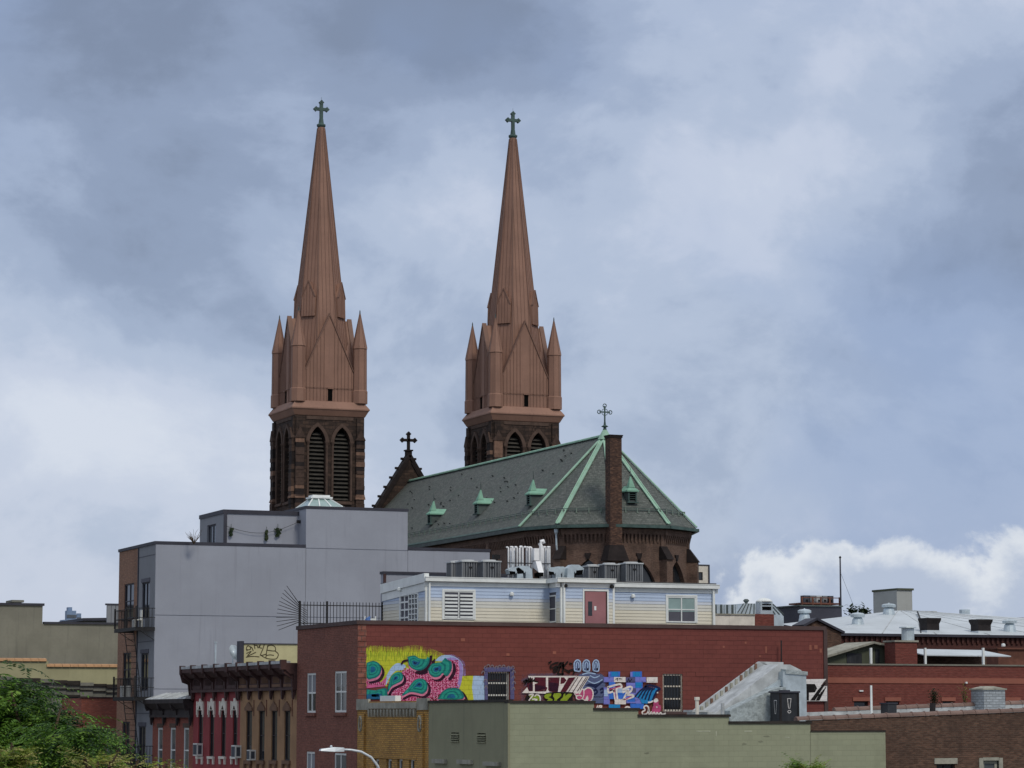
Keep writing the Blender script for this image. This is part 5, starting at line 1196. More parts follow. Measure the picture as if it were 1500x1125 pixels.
coat('graffiti_throw_up', 'paint_white', lambda m_, d: (P(m_, V8, [(960, 650), (990, 630), (1020, 640), (1025, 670), (990, 690), (960, 680)], d, 2), P(m_, V8, [(995, 750), (1010, 745), (1015, 765), (1000, 772)], d), P(m_, V8, [(1005, 540), (1025, 535), (1025, 556), (1005, 556)], d)))
coat('graffiti_tag', 'paint_white', lambda m_, d: [ST(m_, V8, s, .065, d) for s in ([(800, 860), (790, 830), (830, 800), (815, 760), (850, 735), (885, 770), (870, 840), (825, 865)], [(890, 800), (885, 860), (910, 850), (925, 830), (940, 865), (965, 835), (985, 865), (1010, 840), (1030, 865), (1060, 840), (1080, 865), (1130, 850)], [(880, 690), (915, 685), (945, 670)], [(535, 780), (560, 755), (600, 760), (605, 780)])])
coat('graffiti_tag', 'paint_white', lambda m_, d: [ST(m_, V8, s, .045, d, 0) for s in ([(120, 785), (135, 735), (150, 790), (160, 735)], [(170, 790), (175, 735), (198, 740), (195, 762), (172, 765)])])
coat('graffiti_tag', 'paint_black', lambda m_, d: [ST(m_, V8, s, .03, d, 0) for s in ([(400, 350), (430, 335), (430, 365)], [(450, 340), (490, 345)], [(575, 385), (590, 340), (610, 385), (640, 345)])])
# letter fragment near the far corner
VB = lambda u, v: at_y(1000 + u / 6, 950 + v / 6, RY)
coat('graffiti_piece', 'paint_white', lambda m_, d: P(m_, VB, [(1046, 270), (1250, 268), (1200, 330), (1258, 330), (1258, 462), (1046, 462)], d))
coat('graffiti_piece', 'paint_black', lambda m_, d: (P(m_, VB, [(1050, 310), (1150, 312), (1170, 350), (1150, 385), (1098, 388), (1098, 458), (1050, 458)], d), P(m_, VB, [(1180, 360), (1215, 320), (1250, 300), (1150, 458), (1108, 458)], d), [P(m_, VB, [(1240 - k * 18, 340 + k * 20), (1250 - k * 18, 340 + k * 20), (1190 - k * 8, 458), (1180 - k * 8, 458)], d) for k in range(4)]))

# ---- railing and spike fan on the roof edge
rl = thing('roof_railing', 'black iron railing with fan of spikes at the brown brick roof corner', 'railing', (FX, TB0, zR))
YR = TB0 - .12; rx1 = at_y(560, 900, YR).x; zt = at_y(500, 882, YR).z; z0 = zR - .5
rb = MB().box(-.012, .012, -.012, .012, 0, 1).mesh('baluster', MT['iron'])
x = FX + .1
while x < rx1: inst(rb, 'baluster', rl, (x, YR, z0), None, (1, 1, zt - z0)); x += .155
for x in (FX + .05, at_y(479, 900, YR).x, rx1): MB().box(x - .04, x + .04, YR - .04, YR + .04, z0, zt + .03).build('post', MT['iron'], rl)
MB().box(FX, rx1, YR - .02, YR + .02, zt - .18, zt - .14).box(FX, rx1, YR - .02, YR + .02, zR + .28, zR + .32).build('rail', MT['iron'], rl)
cpt = Vector((FX + .1, YR, at_y(441, 903, YR).z))
for px, py in ((420, 858), (416.5, 864), (414, 869), (411.5, 875), (409, 880.5), (408, 886), (406.5, 892), (405.5, 898), (404.5, 904.5), (405, 910.5), (405.5, 917), (408, 923)):
    e = at_y(px, py, YR); MB().tube([cpt.lerp(e, .0) + Vector((0, 0, (e.z - cpt.z) * .35)), e], [.02, .012], 5).build('spike', MT['iron'], rl)
for k in range(9): MB().tube([Vector((FX + .1, YR + .02, cpt.z + .45 - k * .1)), Vector((FX + .42, YR - .02, cpt.z + .25 - k * .1))], .012, 4).build('spike', MT['iron'], rl)
# ------------------------------------------------------------------ sided rooftop house on the painted building
PZ0, PZT = zR - .55, 13.52
HX0, HX1, HX2, HX3 = 40.53, 46.36, 48.86, 54.43
HYA, HYB, HYC = 110.3, 109.0, 110.3
ph = thing('rooftop_house', 'rooftop house clad in blue and cream boards above the red wall', 'rooftop house', (HX0, HYA, PZ0))
bh = .142; bmesh_ = {}
for k, m in enumerate(('board_cream', 'board_blend', 'board_mist', 'board_blue')):
    bmesh_[k] = MB().prism([(0, 0, 0), (0, -.024, 0), (0, -.004, bh + .004), (0, .006, bh + .004), (0, .006, 0)], (1, 0, 0)).mesh('board', MT[m])
def clad(fn_o, length, ang, openings, z0=PZ0, z1=PZT):
    """boards from point fn_o running along ang for length; openings (u0,u1,z0,z1)"""
    o = Vector(fn_o); d = Vector((math.cos(ang), math.sin(ang), 0)); z = z0; n = 0; tot = int((z1 - z0) / bh)
    while z < z1 - .02:
        segs = [(0, length)]
        for a, b, c, e in openings:
            if z + bh > c and z < e: segs = [s for (p, q_) in segs for s in ((p, min(q_, a)), (max(p, b), q_)) if s[1] - s[0] > .02]
        fr = (z - (zR + .1)) / (z1 - zR - .1)
        k = 0 if fr < .44 else (1 if fr < .54 else (2 if fr < .68 else 3))
        for a, b in segs: inst(bmesh_[k], 'board', ph, (o.x + d.x * a, o.y + d.y * a, z), (0, 0, ang), (b - a, 1, 1))
        z += bh; n += 1
# carcass
m_ = MB().box(HX0 + .01, HX3 - .01, HYA + .01, 115.9, PZ0, 13.7).box(HX1 + .01, HX2 - .01, HYB + .01, HYA + .02, PZ0, 13.7); m_.build('carcass', MT['stucco_groove'], ph)
MB().box(HX0 - .1, HX3 + .1, HYA - .1, 116.0, 13.7, 13.86).box(HX1 - .1, HX2 + .1, HYB - .1, HYA - .1, 13.7, 13.86).build('roof', MT['roof_felt'], ph)
wA = ry(649.5, 694, 866, 912, HYA); wA = (wA[0], wA[1], PZ0 + .9 if wA[2] < PZ0 + .9 else wA[2], wA[3])
wC = ry(977, 1019, 874, 912, HYC); dB = ry(855.5, 889, 866, 925, HYB); dB = (dB[0], dB[1], PZ0 + .02, dB[3])
wS = rx(802.5, 815, 872, 912, HX1); dL = rx(586.5, 613, 870, 915, HX0); dL = (dL[0], dL[1], PZ0 + .02, dL[3])
clad((HX0, HYA, 0), HX1 - HX0, 0, [(wA[0] - HX0, wA[1] - HX0, wA[2], wA[3])])
clad((HX1, HYB, 0), HX2 - HX1, 0, [(dB[0] - HX1, dB[1] - HX1, dB[2], dB[3])])
clad((HX2, HYC, 0), HX3 - HX2, 0, [(wC[0] - HX2, wC[1] - HX2, wC[2], wC[3])])
clad((HX0, 115.9, 0), 115.9 - HYA, -math.pi / 2, [(115.9 - dL[1], 115.9 - dL[0], dL[2], dL[3])])
clad((HX1, HYA, 0), HYA - HYB, -math.pi / 2, [(HYA - wS[1], HYA - wS[0], wS[2], wS[3])])
clad((HX3, HYC, 0), 115.9 - HYC, math.pi / 2, [])
# eaves: fascia, box gutter and corner boards
fas = MB(); gut = MB(); G_ = MT['white_trim']
def eaves(a, b, out):
    a, b, o = Vector(a), Vector(b), Vector(out)
    fas.beam(a + o * .03 + Vector((0, 0, 13.6)), b + o * .03 + Vector((0, 0, 13.6)), .06, .2, (0, 0, 1))
    g = MB(); g.beam(a + o * .14 + Vector((0, 0, 13.79)), b + o * .14 + Vector((0, 0, 13.79)), .2, .17); g.beam(a + o * .2 + Vector((0, 0, 13.885)), b + o * .2 + Vector((0, 0, 13.885)), .12, .03); g.build('gutter', MT['white_trim'], ph)
eaves((HX0 - .1, HYA, 0), (HX1 - .1, HYA, 0), (0, -1, 0)); eaves((HX1 - .26, HYB, 0), (HX2 + .05, HYB, 0), (0, -1, 0)); eaves((HX2 + .06, HYC, -.1), (HX3 + .2, HYC, -.1), (0, -1, 0))
eaves((HX1, HYA, 0), (HX1, HYB - .06, 0), (-1, 0, 0))
fas.build('fascia', MT['white_trim'], ph)
# raked board over the short end
MB().hexa([(HX0 - .12, HYA - .1, 13.66), (HX0 + .1, HYA - .1, 13.66), (HX0 + .1, 116.0, 13.4), (HX0 - .12, 116.0, 13.4)], [(HX0 - .12, HYA - .1, 14.05), (HX0 + .1, HYA - .1, 14.05), (HX0 + .1, 116.0, 13.82), (HX0 - .12, 116.0, 13.82)]).build('rake_board', MT['white_trim'], ph)
MB().hexa([(HX0 - .06, HYA - .02, 13.3), (HX0 + .02, HYA - .02, 13.3), (HX0 + .02, 115.9, 13.05), (HX0 - .06, 115.9, 13.05)], [(HX0 - .06, HYA - .02, 13.655), (HX0 + .02, HYA - .02, 13.655), (HX0 + .02, 115.9, 13.395), (HX0 - .06, 115.9, 13.395)]).build('frieze_board', MT['white_trim'], ph)
for x, y in ((HX0, HYA), (HX1, HYB), (HX2, HYB), (HX3, HYC)):
    MB().box(x - .035, x + .06, y - .035, y + .06, PZ0, PZT - .01).build('corner_board', MT['white_trim'], ph)
for x, y in ((HX0 + .12, HYA - .1), (HX1 + .1, HYB - .1), (HX2 + .08, HYC - .13), (HX3 - .06, HYC - .1)):
    MB().box(x - .04, x + .04, y - .05, y + .04, PZ0, 13.68).build('downpipe', MT['white_trim'], ph)
# openings
def casing(r, Y, mat='white_trim'):
    m_ = MB(); a, b, c, e = r
    m_.box(a - .07, a, Y - .05, Y + .02, c, e + .08).box(b, b + .07, Y - .05, Y + .02, c, e + .08).box(a, b, Y - .05, Y + .02, e, e + .08); return m_.build('casing', MT[mat], ph)
casing(wA, HYA); casing(wC, HYC); casing(dB, HYB)
wo = window(ph, fy(HYA), wA, MT['white_trim'], MT['pane_green'], .05, 1, 0, -.03)
for i in range(2):
    a = wA[0] + .06 + i * (wA[1] - wA[0]) / 2; b = a + (wA[1] - wA[0]) / 2 - .12
    k = 0; z = wA[2] + .06
    while z < wA[3] - .1: MB().box(a, b, HYA - .05, HYA - .02, z, z + .085).build('shutter_slat', MT['white_trim'], wo); z += .155
window(ph, fy(HYC), wC, MT['white_trim'], MT['pane_grey'], .06, 1, 1, -.03, upper_pane_tint=(.42, MT['pane_green']))
window(ph, fx(HX1), wS, MT['white_trim'], MT['pane_dark'], .06, 0, 1, -.03)
dr = MB().box(dB[0] + .02, dB[1] - .02, HYB - .03, HYB + .01, dB[2], dB[3] - .02).build('door', MT['door_rose'], ph)
MB().box(dB[1] - .06, dB[1], HYB - .045, HYB + .01, dB[2], dB[3]).box(dB[0], dB[0] + .04, HYB - .045, HYB + .01, dB[2], dB[3]).build('door_frame', MT['maroon_frame'] if 'maroon_frame' in MT else MT['cornice_maroon'], dr)
px = lambda u: HX1 + (u - 822) / (898 - 822) * (HX2 - HX1)
pv = ry(861, 867, 881, 902, HYB); MB().box(pv[0], pv[1], HYB - .04, HYB - .031, pv[2], pv[3]).build('vision_panel', MT['pane_dark'], dr)
pn = ry(870, 873, 888, 894, HYB); MB().box(pn[0], pn[1], HYB - .04, HYB - .031, pn[2], pn[3]).build('notice', MT['white_trim'], dr)
m_ = MB(); m_.box(HX0 - .04, HX0 + .01, dL[0] - .06, dL[0], dL[2], dL[3]).box(HX0 - .04, HX0 + .01, dL[1], dL[1] + .06, dL[2], dL[3]).box(HX0 - .04, HX0 + .01, dL[0], dL[1], dL[3], dL[3] + .08); m_.build('casing', MT['white_trim'], ph)
ym = (dL[0] + dL[1]) / 2
window(ph, fx(HX0), (ym, dL[1], dL[2], dL[3]), MT['white_trim'], MT['pane_grey'], .09, 1, 5, -.03)
window(ph, fx(HX0), (dL[0], ym, dL[2], dL[3]), MT['white_trim'], MT['pane_dark'], .05, 2, 8, -.05)
for (px_, py_, Y, d) in ((748.5, 870, HYA, 'white_trim'), (827, 858, HYB, 'iron'), (895, 859, HYB, 'iron'), (926, 873, HYC, 'white_trim')):
    p = at_y(px_, py_, Y); m_ = MB().lathe(p.x, Y - .1, [(.04, p.z - .09), (.1, p.z - .07), (.1, p.z + .02), (.05, p.z + .08)], 10); m_.box(p.x - .03, p.x + .03, Y - .1, Y, p.z - .02, p.z + .03); m_.build('wall_lamp', MT[d], ph)
p = at_x(589, 863, HX0); MB().lathe(HX0 - .12, p.y, [(.05, p.z - .1), (.11, p.z - .06), (.11, p.z + .04), (.04, p.z + .08)], 10).build('wall_lamp', MT['white_trim'], ph)
# grey wall and dark pipe behind the rooftop house
YP = 117.2; wx0 = at_y(562, 845, YP).x; zP = at_y(600, 841.5, YP).z
pw = thing('party_wall', 'grey stucco wall with dark coping behind the sided rooftop house', 'wall', (wx0, YP, 0))
MB().box(wx0, 47.5, YP, YP + .4, 9.0, zP).build('wall', MT['stucco_grey'], pw)
MB().box(wx0 - .04, 47.5, YP - .05, YP + .45, zP, zP + .12).build('coping', MT['trim_charcoal'], pw)
MB().box(wx0 - .03, wx0 + .09, YP - .09, YP - .01, 9, zP).build('downpipe', MT['cornice_maroon'], pw)
MB().box(wx0 + .0, 47.4, YP + .02, YP + .45, -.1, 9.0).build('lower_wall', MT['stucco_grey_dark'], pw)
# white folding chair and blue cloth on the terrace
p = at_y(545, 903, 114.6); t = thing('terrace_chair', 'white slatted chair behind the black roof railing', 'chair', (p.x, 114.6, PZ0 + .01))
zc = PZ0 + .01
for k in range(4): MB().box(p.x - .28, p.x + .28, 114.85, 114.88, zc + .55 + k * .14, zc + .63 + k * .14).build('back_slat', MT['white_trim'], t)
MB().box(p.x - .28, p.x + .28, 114.35, 114.85, zc + .42, zc + .46).build('seat', MT['white_trim'], t)
for sx in (-.25, .25):
    for y, h in ((114.4, .42), (114.86, 1.15)): MB().box(p.x + sx - .025, p.x + sx + .025, y - .02, y + .02, zc, zc + h).build('leg', MT['white_trim'], t)
paintm('bluecloth', 90, 130, 200); q = at_y(540, 902, 114.5)
m_ = MB().hexa([(q.x - .14, 114.5, zc + .0), (q.x + .14, 114.5, zc + .0), (q.x + .14, 114.72, zc + .0), (q.x - .14, 114.72, zc + .0)], [(q.x - .1, 114.5, zc + 1.05), (q.x + .08, 114.5, zc + 1.15), (q.x + .08, 114.7, zc + 1.12), (q.x - .1, 114.7, zc + 1.02)])
tag(m_.build('folded_parasol', MT['paint_bluecloth'], origin=(q.x, 114.6, zc)), 'folded blue cloth bundle standing beside the white terrace chair', 'parasol')

# ------------------------------------------------------------------ plant on the roof of the sided house
RT0 = 13.862
def condenser(px0, px1, py0, Y, w, h, label, group):
    p = at_y(px0, py0, Y); x0 = p.x; zt_ = p.z; z0 = RT0 + .0; t = thing('condenser_unit', label, 'air conditioner', (x0 + w / 2, Y + w / 2, z0), group)
    zt_ = max(zt_, z0 + h); c = MB().box(x0 + .05, x0 + w - .05, Y + .05, Y + w - .05, z0 + .05, zt_ - .06).build('core', MT['condenser_grille'], t)
    m_ = MB()
    for a in (0, w - .07):
        for b in (0, w - .07): m_.box(x0 + a, x0 + a + .07, Y + b, Y + b + .07, z0, zt_ - .06)
    m_.box(x0 - .005, x0 + w + .005, Y - .005, Y + w + .005, z0 + .02, z0 + .1); m_.build('frame', MT['condenser_grey'], t)
    n = 7
    for k in range(1, n):
        a = w * k / n; MB().box(x0 + a - .02, x0 + a + .02, Y + .012, Y + .05, z0 + .1, zt_ - .06).build('grille_bar', MT['condenser_grey'], t); MB().box(x0 + .012, x0 + .05, Y + a - .02, Y + a + .02, z0 + .1, zt_ - .06).build('grille_bar', MT['condenser_grey'], t)
    MB().box(x0 - .03, x0 + w + .03, Y - .03, Y + w + .03, zt_ - .06, zt_).lathe(x0 + w / 2, Y + w / 2, [(w * .42, zt_), (w * .38, zt_ + .05)], 16).build('top_cover', MT['condenser_top'], t)
    MB().box(x0 + w * .42, x0 + w * .6, Y - .005, Y + .013, zt_ - .34, zt_ - .26).build('badge', MT['iron'], t)
gA, gB = 'condensers between flue pipes and grey stucco', 'condensers before the church apse'
for a, b, py, Y, w in ((661, 673, 822.5, 114.4, .62), (677, 702, 821, 112.2, .8), (708, 736, 821, 111.6, .84)): condenser(a, b, py, Y, w, .6, {.62: 'smallest grey condenser, set back toward the grey stucco building', .8: 'grey condenser standing between two others beside the white flues', .84: 'largest grey condenser, standing next to the white flue pipes'}[w], gA)
for a, b, py, Y, w in ((862, 883, 828, 112.8, .62), (886, 909, 825.5, 112.2, .74), (917, 944, 824, 111.6, .84)): condenser(a, b, py, Y, w, .5, {.62: 'smallest condenser before the church apse, next to a gooseneck vent', .74: 'condenser in the middle of three before the church apse', .84: 'largest condenser before the church apse, farthest from the flue pipes'}[w], gB)
# white flue pipes with elbows
def flue(px, pyt, Y, r, elbow, hoodw=0):
    p = at_y(px, pyt, Y); z1 = p.z - r; path = [(p.x, Y, RT0), (p.x, Y, z1 - r)]
    for k in range(1, 6): a = k / 5 * math.pi * .5; path.append((p.x + elbow * r * 1.5 * (1 - math.cos(a)), Y, z1 - r + r * 1.6 * math.sin(a)))
    path.append((path[-1][0] + elbow * r * .9, Y, path[-1][2] - r * .35))
    m_ = MB().tube(path, r * .82, 10)
    tag(m_.build('flue_pipe', MT['flue_white'], smooth=True, origin=(p.x, Y, RT0)), 'slim white flue pipe with bent top in the cluster on the rooftop house', 'flue pipe', 'white flue pipes on the rooftop house')
for px_, py_, Y, r, e in ((744.8, 801, 111.0, .045, -1), (748.2, 800.5, 111.2, .05, 1), (751, 800.5, 111.0, .05, -1), (753.5, 800.5, 111.3, .05, 1), (757.5, 801, 111.1, .045, -1), (761.3, 800, 111.0, .055, 1), (765.5, 800, 111.2, .06, -1), (771.5, 800.5, 111.3, .055, -1), (775.3, 801, 111.1, .055, -1), (779, 801, 111.3, .055, -1), (796, 800.5, 111.0, .05, 1), (799.3, 800.5, 111.2, .05, -1), (802.3, 800.5, 111.0, .05, 1), (805, 800.5, 111.2, .05, -1)): flue(px_, py_, Y, r, e)
p0, p1 = at_y(782.5, 803, 111.0), at_y(791.5, 803, 111.0); pb = at_y(787, 821, 111)
t = thing('flue_housing', 'large white boxed flue with bent pipe among the slim flues', 'flue', ((p0.x + p1.x) / 2, 111.2, RT0))
MB().box(p0.x, p1.x, 111.0, 111.3, pb.z, p0.z).build('housing', MT['flue_white'], t)
MB().hexa([(p0.x + .05, 110.6, pb.z - .55), (p1.x, 110.6, pb.z - .55), (p1.x, 111.29, pb.z - .3), (p0.x + .05, 111.29, pb.z - .3)], [(p0.x + .05, 110.95, pb.z - .03), (p1.x, 110.95, pb.z - .03), (p1.x, 111.29, pb.z - .03), (p0.x + .05, 111.29, pb.z - .03)]).build('hood', MT['flue_white'], t)
MB().box(p0.x + .08, p1.x - .03, 110.6, 111.2, pb.z - .72, pb.z - .56).build('hood_mouth', MT['dark_void'], t)
m_ = MB(); a = at_y(792.5, 800, 111.0); m_.tube([(a.x, 111, RT0), (a.x, 111, a.z), (a.x - .06, 111, a.z + .12), (a.x - .02, 111, a.z + .2), (a.x + .1, 111, a.z + .24), (a.x + .14, 111, a.z + .12)], .085, 10); m_.build('bent_pipe', MT['flue_white'], t, smooth=True)
zr_ = at_y(770, 825, 110.9).z; tag(MB().beam((at_y(743, 825, 110.9).x, 110.92, zr_), (at_y(780, 825, 110.9).x, 110.92, zr_), .03, .04).beam((at_y(794, 825, 110.9).x, 110.92, zr_), (at_y(806.5, 825, 110.9).x, 110.92, zr_), .03, .04).build('strut_rail', MT['iron'], origin=(45, 110.9, RT0)), 'dark strut clamped across the white flue pipes', 'strut')
# galvanised gooseneck vents
def gooseneck(px, py, Y, w, face, label):
    p = at_y(px, py, Y); h = p.z - RT0; t = thing('gooseneck_vent', label, 'roof vent', (p.x, Y, RT0), 'galvanised gooseneck vents')
    s = face; prof = [(-.0, 0), (w * .8, 0), (w * .8, h * .62), (w * .95, h * .5), (w * 1.75, h * .45), (w * 1.9, h * .8), (w * 1.35, h), (w * .6, h), (w * .1, h * .78)]
    MB().prism([(p.x + s * a - s * w * .5, Y, RT0 + b) for a, b in prof], (0, w * 1.1, 0)).build('duct', MT['galvanised'], t)
    MB().prism([(p.x + s * a - s * w * .5, Y - .004, RT0 + b) for a, b in ((w * .98, h * .47), (w * 1.72, h * .42), (w * 1.8, h * .7), (w * 1.05, h * .66))], (0, w * 1.1 + .008, 0)).build('mouth', MT['dark_void'], t)
gooseneck(761, 831, 110.75, .38, -1, 'narrower galvanised gooseneck vent at the foot of the white flues')
gooseneck(774, 829, 110.75, .42, -1, 'wider galvanised gooseneck vent below the boxed white flue')
gooseneck(817, 831, 111.0, .34, -1, 'small galvanised gooseneck vent at the step in the gutter')
gooseneck(827, 830, 111.3, .36, -1, 'galvanised gooseneck vent between two others above the rose door')
gooseneck(837, 827, 111.0, .44, 1, 'galvanised gooseneck vent opening toward the condensers before the apse')
p = at_y(728, 815, 113); tag(MB().tube([(p.x, 113, RT0), (p.x, 113, p.z)], .04, 6).box(p.x - .2, p.x + .12, 112.9, 113.1, p.z - .12, p.z + .08).build('vent_stack', MT['iron'], origin=(p.x, 113, RT0)), 'small dark vent stack behind the condenser by the flues', 'vent')
# ------------------------------------------------------------------ yellow brick shop house
SY0, SY1 = at_x(628, 1060, FX).y, RY
yb = thing('yellow_brick_house', 'yellow brick house front with small arched vents and stone cornice', 'house', (FX, (SY0 + SY1) / 2, 0))
zY = at_x(576, 1027, FX).z
yw = [rx(a, b, 1112, 1135, FX) for a, b in ((548, 555), (566, 573.5), (582, 589.5), (599, 607))]
shell(yb, (MT['yellow_brick'],), FX, FX + 2.4, SY0 + .01, SY1 - .05, zY, yw, depth=.1, par=.4)
MB().box(FX + 2.41, FX + 14, SY0 + .01, SY1 - .05, 0, 6.9).build('rear_wing', MT['yellow_brick'], yb)
for h in yw: window(yb, fx(FX), h, MT['window_white'], MT['pane_dark'], .07, 0, 0, .1)
ya, yb_ = at_x(541, 1040, FX).y, at_x(612, 1040, FX).y
MB().box(FX - .1, FX + .05, yb_, ya, at_x(576, 1038, FX).z, at_x(576, 1029, FX).z).build('cornice', MT['limestone_dirty'], yb)
MB().box(FX - .06, FX + .05, SY0 + .02, yb_ - .01, at_x(620, 1040, FX).z, zY + .1).box(FX - .06, FX + .05, ya + .01, SY1 - .06, at_x(530, 1040, FX).z, zY + .1).build('corner_cap', MT['limestone_dirty'], yb)
zt_, zb_ = at_x(576, 1039, FX).z, at_x(576, 1050, FX).z; n = 15
cm = MB().prism([(0, -.09, 0), (0, .09, 0), (0, .02, -(zt_ - zb_)), (0, -.02, -(zt_ - zb_))], (-.12, 0, 0)).mesh('corbel', MT['limestone_dirty'])
for k in range(n): inst(cm, 'corbel', yb, (FX, yb_ + (ya - yb_) * (k + .5) / n, zt_))
for a, b in ((526.5, 535.5), (614, 622)):
    y0, y1, z0, z1 = rx(a, b, 1050, 1140, FX); MB().box(FX - .09, FX + .02, y0, y1, .1, at_x(a, 1046, FX).z).build('pilaster', MT['yellow_brick'], yb)
    m_ = MB(); yc = (y0 + y1) / 2; ring = [(FX - .1, yc + .16 * math.cos(t * .628), at_x(a, 1060, FX).z + .3 * math.sin(t * .628)) for t in range(11)]; m_.tube(ring, .05, 5); m_.build('medallion', MT['limestone_dirty'], yb)
MB().box(FX - .05, FX + .02, yb_, ya, yw[0][3] + .05, yw[0][3] + .17).build('lintel_band', MT['yellow_brick'], yb)
p = at_x(560, 1024, FX + .3); MB().box(FX + .05, FX + .3, at_x(577, 1028, FX).y, at_x(555, 1028, FX).y, zY, zY + .22).build('roof_hatch', MT['white_trim'], yb)
# ------------------------------------------------------------------ pale green stucco building
G0, G1 = 90.87, SY0
gb = thing('green_building', 'pale grey green building with long blank wall and stepped top edge', 'building', (FX, G0, 0))
zG = at_x(690, 1029, FX).z
steps = [(745, 870, 1030), (870, 935, 1040.5), (935, 1068, 1050), (1068, 1187, 1060)]
XE = at_y(1187, 1065, G0).x; XF = at_y(1297, 1080, G0).x
gh = [rx(661, 672.5, 1073, 1086, FX), rx(699, 711.5, 1074, 1087, FX), rx(668, 690, 1136, 1150, FX)]
m_ = MB(); m_.mi = 0; holes_wall(m_, fx(FX), G0, G1, 0, zG, gh, .12); m_.mi = 1
prev = FX
tops = []
for a, b, py in steps:
    x0, x1 = (FX if a == 745 else at_y(a, py, G0).x), at_y(b, py, G0).x; z = at_y((a + b) / 2, py, G0).z; tops.append((x0, x1, z))
    m_.poly([(x0, G0, 0), (x1, G0, 0), (x1, G0, z), (x0, G0, z)]); m_.poly([(x0, G0 + .3, 0), (x1, G0 + .3, 0), (x1, G0 + .3, z), (x0, G0 + .3, z)]); m_.poly([(x1, G0, z - 1), (x1, G0 + .3, z - 1), (x1, G0 + .3, z), (x1, G0, z)])
m_.poly([(XE, G0, 0), (XE, G1, 0), (XE, G1, tops[-1][2] - .3), (XE, G0, tops[-1][2] - .3)]); m_.poly([(FX, G1, 0), (XE, G1, 0), (XE, G1, tops[-1][2] - .3), (FX, G1, zG)])
m_.build('wall', [MT['green_stucco'], MT['green_block']], gb)
zS = at_y(1240, 1072, G0).z
MB().box(XE - .01, XF, G0, G0 + .07, 0, zS).build('painted_render', MT['green_block'], gb)
for x0, x1, z in tops: MB().box(x0 - .03, x1 + .05, G0 - .05, G0 + .34, z, z + .09).build('coping', MT['tar_edge'], gb)
MB().box(XE, XF + .02, G0 - .03, G0 + .08, zS, zS + .05).build('coping', MT['tar_edge'], gb)
MB().box(FX - .05, FX + .3, G0 + .34, G1, zG, zG + .09).build('coping', MT['tar_edge'], gb)
MB().box(FX + .2, XE, G0 + .25, G1, 7.0, 7.1).build('roof', MT['silver_coat'], gb)
MB().box(FX - .05, FX + .03, G0 - .06, G0 + .06, 0, zG - .05).build('corner_pipe', MT['green_stucco'], gb)
for h in gh[:2]:
    m_ = MB()
    for k in range(4): z = h[2] + (h[3] - h[2]) * (k + .3) / 4; m_.hexa([(FX - .05, h[0], z - .05), (FX + .1, h[0], z + .02), (FX + .1, h[1], z + .02), (FX - .05, h[1], z - .05)], [(FX - .05, h[0], z - .03), (FX + .1, h[0], z + .04), (FX + .1, h[1], z + .04), (FX - .05, h[1], z - .03)])
    v = m_.build('louver_vent', MT['green_stucco'], gb); MB().box(FX + .1, FX + .12, h[0], h[1], h[2], h[3]).build('vent_backing', MT['dark_void'], v)
for a, b, py in ((637, 655, 1115), (673.5, 693, 1116), (712, 734, 1119)):
    y0, y1, z0, z1 = rx(a, b, py - 3, py + 3, FX); MB().box(FX - .14, FX + .02, y0, y1, z0, z1).build('ledge', MT['limestone_dirty'], gb)
m_ = MB()
for px_, py_, w, h in ((1030, 1071, .3, .014), (1049, 1075, .015, .1), (1096, 1071, .16, .018), (1153, 1080, .1, .012), (806, 1051, .1, .012)): p = at_y(px_, py_, G0); m_.box(p.x - w, p.x + w, G0 - .008, G0 + .002, p.z - h, p.z + h)
q_ = MB(); rr = random.Random(6)
for i in range(5):
    p = at_y(rr.uniform(760, 1280), rr.uniform(1078, 1120), G0); a0 = rr.uniform(0, 6); q_.poly([(p.x + rr.uniform(.03, .1) * math.cos(a0 + k) * 1.6, G0 - .004, p.z + rr.uniform(.02, .06) * math.sin(a0 + k)) for k in (0, 1.2, 2.3, 3.4, 4.5, 5.4)])
tag(q_.build('wall_scuff', MT['scuff'], gb), kind='stuff')
plain('scar_paint', S(158, 160, 140), .2, 3, .9); m_.build('paint_scar', MT['scar_paint'], gb)
# ------------------------------------------------------------------ brown brick warehouse beyond the green wall
WY0, WY1 = G0 + .08, 98.0
wh_ = thing('brick_warehouse', 'dark brown brick warehouse with clay coping and silver coated roof', 'building', (XE, WY0, 0))
wx1 = 66.0
zf = lambda x: 7.82 + (x - 48.7) * (8.14 - 7.82) / (58.33 - 48.7)
zb2 = lambda x: 8.17 + (x - 53.83) * (8.47 - 8.17) / (62.87 - 53.83)
hw = [ry(1372, 1399, 1119, 1145, WY0), ry(1440, 1463, 1114, 1145, WY0)]
m_ = MB(); zc_ = 6.5
holes_wall(m_, fy(WY0), XE, wx1, 0, zc_, hw, .2)
m_.poly([(XE, WY0, zc_), (wx1, WY0, zc_), (wx1, WY0, zf(wx1) - .09), (XE, WY0, zf(XE) - .09)])
m_.poly([(wx1, WY0, 0), (wx1, WY1, 0), (wx1, WY1, zb2(wx1)), (wx1, WY0, zf(wx1))]); m_.poly([(XE, WY0 + .3, 6), (wx1, WY0 + .3, 6), (wx1, WY0 + .3, zf(wx1) - .09), (XE, WY0 + .3, zf(XE) - .09)])
m_.build('wall', MT['brown_brick'], wh_)
rx0 = 49.0
MB().hexa([(rx0, WY1, 6), (wx1, WY1, 6), (wx1, WY1 + .3, 6), (rx0, WY1 + .3, 6)], [(rx0, WY1, zb2(rx0) - .09), (wx1, WY1, zb2(wx1) - .09), (wx1, WY1 + .3, zb2(wx1) - .09), (rx0, WY1 + .3, zb2(rx0) - .09)]).build('rear_parapet', MT['silver_coat'], wh_)
